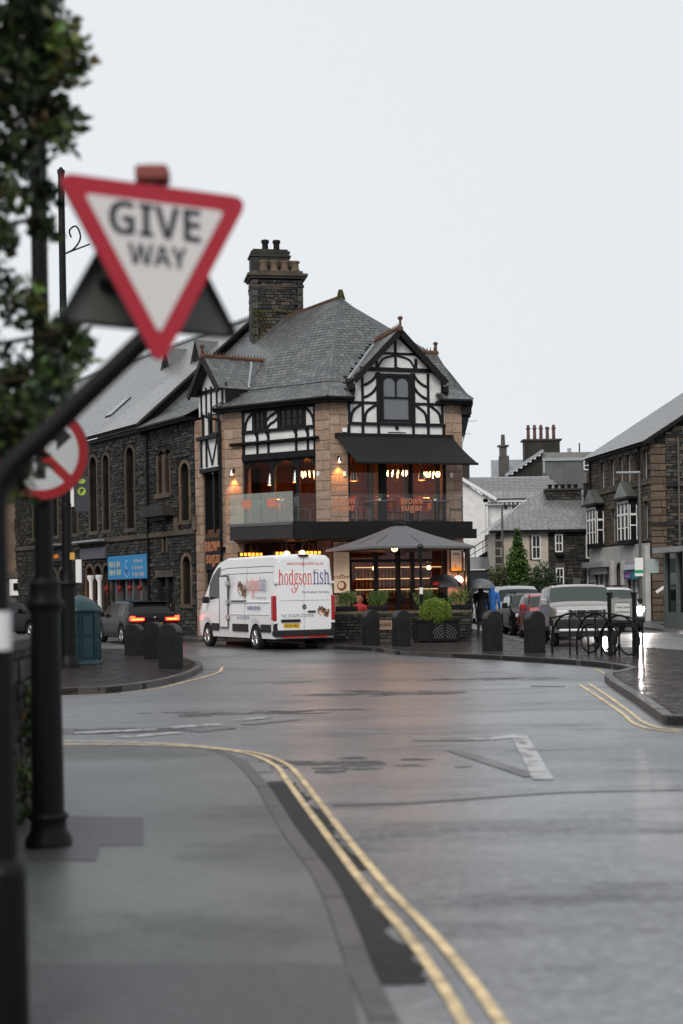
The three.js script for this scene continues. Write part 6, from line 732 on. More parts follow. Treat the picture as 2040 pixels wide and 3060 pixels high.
{ // silver off-roader with roof rails
  const L = 4.75, o = { L, W: 1.86, top: [[-L / 2, 1.1], [-L / 2 + 0.1, 1.6], [-L / 2 + 0.3, 1.7], [0.2, 1.76], [0.5, 1.72], [1.08, 1.24], [1.2, 1.2], [2.0, 1.15], [2.3, 1.1], [L / 2, 1.02]], belt: 1.17, sill: 0.42, R: 0.38, xf: 1.45, xr: -1.4, tumble: 0.2, nose: 0.1, sideWindows: [[-1.6, -0.75], [-0.68, 0.1], [0.16, 0.82]], screen: [0.53, 1.05], clad: true, mirror: 0.78, seams: [-0.7, 0.13], glassF: tint(0.05, 0.065, 0.063) };
  const silver = paint(0.34, 0.335, 0.315, { metalness: 0.3 }), v = car('off_roader', o, 'silver off-roader with chrome grille and roof rails behind the hooped railing', 'cars parked along the right-hand street', silver), g = v.g; put(g, 6.95, 42.1, facing(-0.04, -1));
  b().box(L / 2 - 0.02, L / 2 + 0.05, 0.84, 1.06, -0.5, 0.5).build('grille', M.plastic, g); for (const z of [-0.36, 0.36]) { box3(g, 'grille_bar', M.chrome, L / 2 + 0.055, 0.95, z, 0.04, 0.24, 0.13); }
  box3(g, 'grille_bar', M.chrome, L / 2 + 0.055, 1.05, 0, 0.03, 0.035, 0.9); b(new M4().makeRotationZ(PI / 2).setPosition(L / 2 + 0.07, 0.96, 0)).cyl(0, -0.015, 0.015, 0, 0.085, 0.085, 16).build('badge', M.chrome, g);
  for (const s of [-1, 1]) { box3(g, 'headlight', lens, L / 2 - 0.06, 0.95, s * 0.69, 0.2, 0.2, 0.34, 0.05); box3(g, 'fog_light', lens, L / 2 + 0.02, 0.55, s * 0.68, 0.06, 0.1, 0.16); b().rod([-1.9, 1.8, s * 0.62], [0.1, 1.83, s * 0.62], 0.025).rod([-1.85, 1.7, s * 0.62], [-1.85, 1.8, s * 0.62], 0.03).rod([0.05, 1.73, s * 0.62], [0.05, 1.83, s * 0.62], 0.03).build('roof_rail', M.iron, g); }
  box3(g, 'front_bumper', M.plastic, L / 2 - 0.02, 0.66, 0, 0.26, 0.28, 1.74, 0.05); box3(g, 'bumper_grille', M.plastic, L / 2 + 0.02, 0.72, 0, 0.14, 0.1, 1.3); box3(g, 'skid_bar', M.whitePaint, L / 2 + 0.03, 0.5, 0, 0.14, 0.09, 1.6, 0.04); box3(g, 'lower_valance', M.plastic, L / 2 - 0.05, 0.38, 0, 0.2, 0.16, 1.6); for (const z of [-0.3, 0.4]) b().rod([1.12, 1.16, z], [1.0, 1.24, z + 0.45], 0.01).build('wiper', M.black, g);
}
function plainCar(label, x, d, col, o2 = {}, name = 'car', hd = [0, -1]) {
  const L = o2.L ?? 4.2, H = o2.H ?? 1.5, o = { L, W: 1.76, top: [[-L / 2, 0.95], [-L / 2 + 0.15, 1.1], [-L / 2 + 0.5, H - 0.06], [-0.9, H], [0.1, H], [0.45, H - 0.08], [1.05, 1.04], [1.2, 0.98], [1.8, 0.88], [L / 2, 0.7]], belt: 0.98, sill: 0.26, R: 0.32, xf: 1.28, xr: -1.25, tumble: 0.3, sideWindows: [[-1.4, -0.6], [-0.52, 0.7]], screen: [0.47, 1.02], mirror: 0.72, seams: [-0.56], glassF: tint(0.035, 0.045, 0.045), ...o2 };
  const m = paint(...col, o2.dark ? { clearcoat: 0.15, specularIntensity: 0.5 } : {}), v = car(name, o, label, 'cars parked along the right-hand street', m), g = v.g; put(g, x, d, facing(...hd)); b().box(L / 2 + 0.06, L / 2 + 0.075, 0.43, 0.54, -0.26, 0.26).build('number_plate', M.whitePaint, g); for (const z of [-0.3, 0.3]) b().rod([1.06, 1.05, z - 0.25], [0.98, 1.11, z + 0.2], 0.009).build('wiper', M.black, g); v.side('door_handle', -0.1, 0.06, 2.7, 2.85, M.plastic, 0.012);
  box3(g, 'grille', M.plastic, L / 2 + 0.0, 0.6, 0, 0.08, 0.14, 0.7); for (const s of [-1, 1]) { box3(g, 'headlight', lens, L / 2 - 0.1, 0.72, s * 0.62, 0.2, 0.16, 0.32, 0.05); } box3(g, 'front_bumper', o2.bumper ?? m, L / 2 - 0.03, 0.42, 0, 0.2, 0.2, 1.62, 0.06); if (o2.rails) for (const s of [-1, 1]) b().rod([-1.2, H + 0.06, s * 0.55], [0.1, H + 0.06, s * 0.55], 0.022).rod([-1.15, H - 0.02, s * 0.55], [-1.15, H + 0.06, s * 0.55], 0.025).rod([0.05, H - 0.02, s * 0.55], [0.05, H + 0.06, s * 0.55], 0.025).build('roof_rail', M.iron, g);
  return g;
}
plainCar('red hatchback parked just behind the silver off-roader', 7.0, 47.8, [0.3, 0.01, 0.015]);
{ const g = plainCar('black hatchback with a lit headlamp parked behind the red one', 6.95, 52.6, [0.008, 0.008, 0.009], { rails: true, dark: true }); b().rbox(2.02, 2.06, 0.67, 0.77, -0.72, -0.54, 0.02).build('lit_lamp', glow(1, 0.85, 0.7, 8), g); const l = new THREE.PointLight(0xffe0c0, 3, 0, 2); l.position.set(2.2, 0.72, -0.63); l.castShadow = true; g.add(l); b().ball(1.2, 0.99, -0.9, 0.035).build('side_repeater', glow(1, 0.45, 0.05, 8), g); }
plainCar('tall silver people carrier with roof rails in the parked row', 7.15, 58.4, [0.36, 0.37, 0.38], { L: 4.7, H: 1.8, rails: true, belt: 1.08, W: 1.88, top: [[-2.35, 1.1], [-2.3, 1.5], [-2.1, 1.74], [-0.9, 1.8], [0.5, 1.78], [0.85, 1.68], [1.45, 1.14], [1.6, 1.06], [2.1, 0.95], [2.35, 0.78]], screen: [0.88, 1.42], mirror: 1.1, xf: 1.45, xr: -1.45, R: 0.34, sideWindows: [[-1.9, -1.0], [-0.92, 0.0], [0.08, 1.05]] }, 'people_carrier');
plainCar('dark blue car with roof bars parked behind the people carrier', 7.3, 64.2, [0.02, 0.035, 0.07], { H: 1.62, rails: true }); plainCar('small pale grey car at the far end of the parked row', 7.35, 70, [0.3, 0.31, 0.32], { rails: true, H: 1.6 });
{ // white car coming with headlights on
  const L = 4.6, o = { L, W: 1.86, top: [[-L / 2, 1.0], [-L / 2 + 0.1, 1.5], [-L / 2 + 0.3, 1.62], [0.2, 1.66], [0.5, 1.6], [1.1, 1.14], [1.25, 1.08], [2.0, 1.0], [L / 2, 0.78]], belt: 1.05, sill: 0.32, R: 0.36, xf: 1.4, xr: -1.38, tumble: 0.22, sideWindows: [[-1.5, -0.7], [-0.62, 0.85]], screen: [0.53, 1.06], mirror: 0.8, mirrorMat: M.plastic, glassF: tint(0.05, 0.065, 0.065), clad: true };
  const m = paint(0.72, 0.73, 0.76), v = car('car', o, 'white car driving towards the junction with its headlights on', null, m), g = v.g; put(g, 10.35, 55.2, facing(0.02, -1));
  for (const s of [-1, 1]) { box3(g, 'headlight', lens, L / 2 - 0.12, 0.84, s * 0.68, 0.24, 0.18, 0.34, 0.05); b().rbox(L / 2 - 0.0, L / 2 + 0.05, 0.76, 0.93, s * 0.68 - 0.17, s * 0.68 + 0.17, 0.02).build('lit_lamp', headLit, g); const l = new THREE.SpotLight(0xfff0e6, 25, 0, 0.5, 0.7, 2); l.position.set(L / 2 + 0.1, 0.84, s * 0.68); l.target.position.set(L / 2 + 8, -0.1, s * 0.68); l.castShadow = true; l.shadow.radius = 4; g.add(l, l.target); }
  box3(g, 'grille', M.plastic, L / 2 + 0.0, 0.72, 0, 0.08, 0.2, 0.8); box3(g, 'front_bumper', M.plastic, L / 2 - 0.03, 0.46, 0, 0.22, 0.26, 1.74, 0.06); b().rod([-1.9, 1.7, 0.6], [0.2, 1.72, 0.6], 0.022).rod([-1.9, 1.7, -0.6], [0.2, 1.72, -0.6], 0.022).rod([-0.2, 1.74, -0.8], [-0.2, 1.74, 0.8], 0.02).build('roof_bars', M.iron, g);
}
{ // vehicles glimpsed beyond the wall on the left
  const g = plainCar('dark car half hidden behind the near lamp post on the left street', -13.3, 60, [0.008, 0.008, 0.01], { dark: true }, 'car', [0.8, -0.6]); delete g.userData.group;
}

// ---------- foliage ----------
const leafGeo = (() => { const g = new THREE.BufferGeometry(), P = [[0, 0, 0], [0.32, 0.38, 0.1], [0, 1, 0.02], [-0.32, 0.38, 0.1], [0, 0.5, 0]]; g.setAttribute('position', new THREE.Float32BufferAttribute([0, 1, 4, 1, 2, 4, 2, 3, 4, 3, 0, 4].flatMap((i) => P[i]), 3)); g.setAttribute('uv', new THREE.Float32BufferAttribute(new Array(24).fill(0.5), 2)); g.computeVertexNormals(); return g; })();
const leafMat = new THREE.MeshPhysicalMaterial({ color: 0xffffff, roughness: 0.55, side: THREE.DoubleSide });
function foliage(parent, blobs, count, size, cols, name = 'foliage', opt = {}) { // leaves through the volume of the given blobs [x, y, z, rx, ry, rz, weight]
  const im = new THREE.InstancedMesh(leafGeo, leafMat, count), tot = blobs.reduce((s, q) => s + (q[6] ?? 1), 0), q = new THREE.Quaternion(), e = new THREE.Euler(), c = new THREE.Color();
  for (let i = 0; i < count; i++) {
    let r = rnd() * tot, k = 0; while (k < blobs.length - 1 && (r -= blobs[k][6] ?? 1) > 0) k++;
    const [x, y, z, rx, ry, rz] = blobs[k]; const v = V3(rr(-1, 1), rr(-1, 1), rr(-1, 1)).normalize().multiplyScalar(Math.pow(rnd(), opt.hollow ? 0.12 : 0.45));
    if (opt.upright) e.set(rr(-0.5, 0.5) + v.z * 0.5, rr(0, 6.3), rr(-0.5, 0.5) - v.x * 0.5); else e.set(rr(-2, 2), rr(0, 6.3), rr(-2, 2)); q.setFromEuler(e);
    const s = size * rr(0.6, 1.3); im.setMatrixAt(i, new M4().compose(V3(x + v.x * rx, y + v.y * ry, z + v.z * rz), q, V3(s * (opt.narrow ?? 1), s, s)));
    const p = hash(Math.floor((x + v.x * rx) * 9), Math.floor((y + v.y * ry) * 9), 4), col = cols[(p * cols.length * 0.999 + rr(-0.6, 0.6) + cols.length) % cols.length | 0]; c.setRGB(...col.map((a) => a * rr(0.75, 1.25))); im.setColorAt(i, c);
  }
  im.name = name; im.userData.kind = 'stuff'; im.castShadow = im.receiveShadow = true; parent.add(im); return im;
}
const green = [[0.035, 0.06, 0.016], [0.05, 0.085, 0.02], [0.028, 0.045, 0.016], [0.075, 0.11, 0.022], [0.022, 0.036, 0.014]];
{ // tree hanging over the footway
  const t = thing('tree', 'leafy tree with dark green and rust leaves overhanging the lamp post', 'tree'); put(t, -2.85, 6.7);
  b().tube([[0, 0, 0], [0.05, 1.5, 0.05], [-0.05, 3.2, 0], [0.15, 5.2, -0.1], [0.1, 7, 0]], 0.13, 24, 9).build('trunk', mat(0.05, 0.04, 0.03, 0.9, { map: T.blotch }), t);
  const B0 = [[-1.499, 4.372, 0.218], [-1.373, 4.364, 0.142], [-1.256, 4.221, 0.117], [-1.198, 4.121, 0.084], [-1.382, 4.146, 0.184], [-1.508, 3.995, 0.201], [-1.323, 3.945, 0.109], [-1.256, 3.752, 0.075], [-1.482, 3.71, 0.142], [-1.549, 3.518, 0.117], [-1.441, 3.601, 0.067], [-1.566, 3.3, 0.1], [-1.424, 3.434, 0.059], [-1.508, 3.049, 0.126], [-1.348, 2.898, 0.142], [-1.256, 2.822, 0.084], [-1.432, 2.68, 0.168], [-1.29, 2.647, 0.084], [-1.549, 2.429, 0.142], [-1.474, 2.496, 0.109], [-1.558, 2.194, 0.1], [-1.533, 2.295, 0.117], [-1.424, 2.446, 0.1], [-1.566, 2.605, 0.184], [-1.759, 4.121, 0.335], [-1.843, 3.283, 0.335], [-1.843, 2.697, 0.293], [-1.633, 4.874, 0.293], [-1.843, 5.293, 0.419]];
  for (const [x, y, r] of B0.filter((_, i) => i % 2 === 0)) b().tube([[0.1, Math.max(1.8, y - 0.7), 0], [(x + 2.85) * 0.5, y - 0.15, rr(-0.2, 0.2)], [x + 2.85 + r * 0.4, y, rr(-0.1, 0.1)]], 0.012, 8, 5).build('limb', M.bark, t);
  foliage(t, B0.map(([x, y, r]) => [x + 2.85, y, rr(-0.25, 0.25), r * 1.08, r * 1.05, r * 1.5, r * r * 14 + 0.1]), 10000, 0.072, [...green, ...green, [0.035, 0.07, 0.02], [0.022, 0.048, 0.014], [0.03, 0.06, 0.018], [0.09, 0.15, 0.025], [0.13, 0.10, 0.025], [0.02, 0.036, 0.014], [0.07, 0.12, 0.03]], 'crown');
}
function shrub(name, label, x, d, y, blobs, n, size, cols, opt, group) { const s = thing(name, label, opt?.cat ?? 'shrub', group); put(s, x, d, 0, y); foliage(s, blobs, n, size, cols, 'foliage', opt); b().rod([0, 0, 0], [0.02, (blobs[0][1]), 0], opt?.stem ?? 0.03, 7).build('stem', M.bark, s); return s; }
{
  const conif = []; for (let i = 0; i < 13; i++) { const k = i / 12; conif.push([rr(-0.12, 0.12) * (1 - k), 0.6 + k * 3.75, rr(-0.1, 0.1), Math.min(0.78, 1.5 * (1 - k) + 0.12), 0.45, Math.min(0.78, 1.5 * (1 - k) + 0.12), 1.3 - k]); }
  shrub('conifer_tree', 'bright green conifer standing before the cream cottage', 9.0, 72.5, 0, conif, 7000, 0.17, [[0.05, 0.12, 0.018], [0.035, 0.09, 0.014], [0.08, 0.16, 0.024], [0.02, 0.05, 0.012]], { cat: 'tree', stem: 0.1 });
  shrub('bush', 'dark green bush at the foot of the dark stone cottage', 10.3, 72.8, 0, [[0, 1.7, 0, 0.7, 1.5, 0.7, 2], [0.5, 1.4, 0, 0.55, 1.1, 0.5], [-0.5, 1.2, 0.3, 0.4, 1.1, 0.4]], 5000, 0.15, [[0.022, 0.05, 0.018], [0.03, 0.068, 0.024], [0.036, 0.075, 0.034]], { stem: 0.06 });
  shrub('bush', 'olive bush left of the conifer beside the street lamp', 8.0, 72.6, 0, [[0, 1.8, 0, 0.6, 1.2, 0.6, 2], [0.3, 1.2, 0, 0.4, 1.1, 0.5]], 3600, 0.13, [[0.07, 0.08, 0.03], [0.05, 0.065, 0.022], [0.09, 0.095, 0.04]], { stem: 0.06 });
  shrub('weed_tuft', 'green weeds growing at the foot of the near stone wall', -2.3, 10.2, 0.05, [[0, 0.2, 0, 0.12, 0.3, 0.5], [0.0, 0.7, -0.5, 0.1, 0.35, 0.4]], 420, 0.07, [...green, [0.12, 0.08, 0.02]], { stem: 0.01, upright: true });
}
// ---------- café terrace ----------
const chair0 = (() => { const c = thing('chair', 'tan wooden terrace chair by the round table behind the wall', 'chair', 'chairs on the café terrace'); b().rbox(-0.21, 0.21, 0.43, 0.47, -0.21, 0.21, 0.015).build('seat', M.wood, c); b().rbox(-0.21, 0.21, 0.6, 0.9, -0.23, -0.2, 0.012).build('backrest', M.wood, c); for (const [x, z] of [[-0.18, -0.19], [0.18, -0.19], [-0.18, 0.18], [0.18, 0.18]]) b().rod([x * 1.1, 0, z * 1.1], [x, z < 0 ? 0.88 : 0.44, z * 1.05], 0.016, 7).build('leg', M.wood, c); return c; })();
put(chair0, 0.55, 44.9, 0.6, 0.11);
for (const [x, d, t, lb] of [[1.3, 45.1, -0.9, 'tan wooden chair beside the shrub trough in the wall middle'], [2.35, 44.7, 0.3, 'tan wooden chair by the slim black post on the terrace'], [1.9, 46.3, 2.6, 'wooden chair turned towards the café door']]) put(copyOf(chair0, lb), x, d, t, 0.11);
const balChair = (() => { const c = thing('metal_chair', 'dark metal chair on the balcony behind the frosted glass', 'chair', 'dark chairs on the glass balcony'); const m = mat(0.05, 0.06, 0.065, 0.5); b().rbox(-0.22, 0.22, 0.43, 0.46, -0.21, 0.21, 0.012).build('seat', m, c); b().rbox(-0.22, 0.22, 0.55, 0.88, -0.23, -0.205, 0.012).build('backrest', m, c); for (const [x, z] of [[-0.2, -0.2], [0.2, -0.2], [-0.2, 0.19], [0.2, 0.19]]) b().rod([x * 1.15, 0, z * 1.15], [x, z < 0 ? 0.87 : 0.44, z], 0.013, 6).build('leg', M.grey, c); return c; })();
{ const spots = [[FC, -2.0, 1.4, 0.4], [FC, -0.3, 1.3, 2.0], [FF, 0.9, 0.75, 1.6], [FF, 2.15, 0.75, -1.6], [FF, 2.75, 0.7, 1.6], [FF, 4.25, 0.75, -1.6]], lb = ['', 'dark metal chair at the angle of the balcony', 'dark metal chair behind the balcony lettering beside the corner pier', 'dark metal chair in the middle of the glass balcony', 'dark metal chair behind the second balcony lettering', 'dark metal chair at the balcony end by the right-hand pier'];
  spots.forEach(([F, u, z, t], i) => { const p = V3(u, 0, z).applyMatrix4(F), o = i ? copyOf(balChair, lb[i]) : balChair; o.position.set(p.x, 3.98, p.z); o.rotation.y = t; });
  const tables = [[FC, -1.1, 1.35, 'dark table on the balcony behind the frosted glass'], [FF, 1.5, 0.75, 'dark table behind the first balcony lettering with a small plant'], [FF, 3.5, 0.75, 'dark table behind the second balcony lettering with a small plant']];
  for (const [F, u, z, l] of tables) { const o = thing('balcony_table', l, 'table', 'tables on the glass balcony'), p = V3(u, 0, z).applyMatrix4(F); o.position.set(p.x, 3.98, p.z); o.rotation.y = F === FC ? 0.58 : -0.3; b().rbox(-0.5, 0.5, 0.71, 0.74, -0.3, 0.3, 0.01).build('tabletop', M.grey, o); b().rod([0, 0.02, 0], [0, 0.71, 0], 0.03).build('pedestal', M.iron, o); b().cyl(0, 0, 0.02, 0, 0.22, 0.22, 16).build('base', M.iron, o); const v = shrub('pot_plant', l.replace(/^dark table/, 'small green pot plant on the table').replace(' with a small plant', ''), p.x, -p.z, 4.72, [[0, 0.14, 0, 0.09, 0.1, 0.09]], 70, 0.05, [[0.05, 0.13, 0.03], [0.08, 0.16, 0.04]], { cat: 'plant', stem: 0.012 }, 'pot plants on the balcony'); b().lathe([[0.035, 0], [0.05, 0.08], [0.045, 0.08]], 0, 0, 0, 12).build('pot', M.whitePaint, v); }
  const red = mat(0.30, 0.025, 0.02, 0.6), stool = thing('dining_chair', 'red upholstered chair inside the first floor beside the corner pier', 'chair', 'red chairs inside the first floor'); b().rbox(-0.22, 0.22, 0.4, 0.48, -0.22, 0.22, 0.03).build('seat', red, stool); b().rbox(-0.22, 0.22, 0.48, 0.95, -0.25, -0.19, 0.03).build('backrest', red, stool); for (const [x, z] of [[-0.18, -0.18], [0.18, -0.18], [-0.18, 0.18], [0.18, 0.18]]) b().rod([x, 0, z], [x, 0.4, z], 0.018, 6).build('leg', M.wood, stool);
  const at = [[FF, 0.95, -0.75, ''], [FF, 1.45, -1.1, 'red upholstered chair inside the left-hand window under the awning'], [FF, 2.3, -0.8, 'red upholstered chair inside the middle window under the awning'], [FF, 2.75, -1.1, 'red upholstered chair inside beside the middle window post'], [FF, 3.3, -0.8, 'red upholstered chair inside behind the second balcony lettering'], [FF, 3.8, -1.2, 'red upholstered chair inside beside the right-hand pier']]; at.forEach(([F, u, z, l], i) => { const p = V3(u, 0, z).applyMatrix4(F), o = i ? copyOf(stool, l) : stool; o.position.set(p.x, 4.03, p.z); o.rotation.y = i * 1.3; });
}
{
  const t = thing('terrace_table', 'round pale-topped table on the terrace behind the shrub troughs', 'table'); put(t, 1.75, 45.0, 0, 0.11); b().cyl(0, 0.72, 0.75, 0, 0.42, 0.42, 24).build('tabletop', mat(0.42, 0.3, 0.22, 0.5), t); b().rod([0, 0.02, 0], [0, 0.72, 0], 0.035).build('pedestal', M.iron, t); b().cyl(0, 0, 0.02, 0, 0.25, 0.25, 18).build('base', M.iron, t);
  // parasol
  const p = thing('parasol', 'large square dark grey parasol over the café terrace', 'parasol'); put(p, 1.85, 45.15, 0.42, 0.11); const h = 1.78, y0 = 2.92, y1 = 3.66, can = b();
  for (let k = 0; k < 4; k++) { const a = k * PI / 2, rot = (x, y, z) => [x * Math.cos(a) + z * Math.sin(a), y, -x * Math.sin(a) + z * Math.cos(a)]; can.add(grid((i, j) => { const r = j, s = i * 2 - 1, w = lerp(0.08, h, r), sag = -0.05 * Math.sin(PI * r) - 0.05 * (1 - s * s) * r * 0.0; return rot(s * w, lerp(y1, y0, r) + sag, w); }, 10, 10, true)); can.add(grid((i, j) => { const s = i * 2 - 1; return rot(s * h, y0 - j * 0.07, h + 0.002); }, 4, 1, true)); }
  can.build('canopy', new THREE.MeshStandardMaterial({ color: M.parasol.color, roughness: 0.6, map: T.cloth, side: THREE.DoubleSide }), p); b().lathe([[0.0, 0.1], [0.05, 0.1], [0.22, 0.02], [0.24, 0.0], [0.0, 0.02]], 0, y1, 0, 16).build('cap', M.iron, p); b().rod([0, 0.06, 0], [0, y1, 0], 0.035, 12).build('pole', M.iron, p); b().rbox(-0.35, 0.35, 0, 0.06, -0.35, 0.35, 0.02).build('base', M.iron, p);
  for (let k = 0; k < 8; k++) { const a = k * PI / 4, r = k % 2 ? h * 1.414 : h, g = a; b().rod([0, y1 - 0.05, 0], [Math.sin(a) * r * 0.97, y0 - 0.0, Math.cos(a) * r * 0.97], 0.012, 6).build('rib', M.iron, p); b().rod([0, y0 - 0.25, 0], [Math.sin(a) * r * 0.5, (y0 + y1) / 2 - 0.1, Math.cos(a) * r * 0.5], 0.01, 6).build('strut', M.iron, p); }
  const tl = thing('terrace_lamp', 'small glowing lamp hanging under the dark grey parasol', 'lamp'); tl.position.set(1.75, 3.05, -46.3); b().ball(0, 0, 0, 0.11).build('globe', glow(1, 0.66, 0.35, 2.4), tl); b().rod([0, 0.1, 0], [0, 0.2, 0], 0.012).build('hook', M.iron, tl); const l = new THREE.PointLight(0xffa860, 0.4, 0, 2); l.position.y = -0.16; l.castShadow = true; tl.add(l);
  // troughs of shrubs on the wall
  const tr = [[0.15, 'green shrub trough on the terrace wall beside the van'], [1.12, 'loose green shrub trough on the wall above the bollard pair'], [2.55, 'green shrub trough on the wall behind the slim black post'], [3.62, 'green shrub trough at the right-hand end of the terrace wall']];
  for (const [x, l] of tr) { const o = shrub('shrub_trough', l, x, 43.85, 1.06, [[0, 0.36, 0, 0.3, 0.26, 0.2, 2], [0.15, 0.42, 0, 0.22, 0.24, 0.15], [-0.15, 0.32, 0, 0.22, 0.22, 0.15]], 620, 0.085, [[0.07, 0.15, 0.03], [0.10, 0.19, 0.035], [0.05, 0.10, 0.02], [0.14, 0.19, 0.05]], { cat: 'planter', stem: 0.015, upright: true, narrow: 0.5 }, 'shrub troughs on the terrace wall'); b().rbox(-0.34, 0.34, 0.0, 0.16, -0.13, 0.13, 0.03).build('trough', M.iron, o); }
  // clipped box ball in an iron planter
  const pl = thing('box_planter', 'black cast-iron planter with fan panels and a clipped box ball', 'planter'); put(pl, 2.8, 42.5, 0.03, 0.11); b().box(-0.66, 0.66, 0.06, 0.62, -0.3, 0.3).build('box', M.black, pl); b().box(-0.7, 0.7, 0.62, 0.68, -0.34, 0.34).build('rim', M.iron, pl); for (const x of [-0.64, -0.16, 0.64]) b().rbox(x - 0.035, x + 0.035, 0, 0.74, 0.28, 0.36, 0.01).build('upright', M.iron, pl);
  for (const [cx, sg] of [[0.24, 1], [0.24, -1]]) for (let i = 0; i < 5; i++) { const r = 0.09 + i * 0.075; b().add((() => { const g = new THREE.TorusGeometry(r, 0.014, 5, 14, PI / 2.2); g.rotateZ(sg > 0 ? 0 : PI - PI / 2.2); g.translate(cx - sg * 0.02 * 0 + (sg > 0 ? -0.0 : 0.0), 0.12, 0.315); return g; })()).build('fan_rib', M.grey, pl); }
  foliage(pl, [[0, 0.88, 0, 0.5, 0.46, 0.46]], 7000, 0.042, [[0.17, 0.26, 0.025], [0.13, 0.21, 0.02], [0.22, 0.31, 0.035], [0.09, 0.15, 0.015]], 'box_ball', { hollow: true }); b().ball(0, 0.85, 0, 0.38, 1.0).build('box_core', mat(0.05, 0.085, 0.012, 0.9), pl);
  const sp = thing('slim_post', 'slim black post with a white label rising behind the box planter', 'post'); put(sp, 2.42, 43.2, 0, 0.11); b().cyl(0, 0, 2.9, 0, 0.045, 0.04, 12).build('pole', M.iron, sp); b().add((() => { const g = new THREE.TorusGeometry(0.07, 0.02, 6, 16); g.translate(0, 2.88, 0); return g; })()).box(-0.1, -0.06, 2.4, 2.9, -0.02, 0.02).build('hook', M.iron, sp); b().box(-0.05, 0.05, 1.45, 1.65, 0.042, 0.05).build('label', M.whitePaint, sp);
}
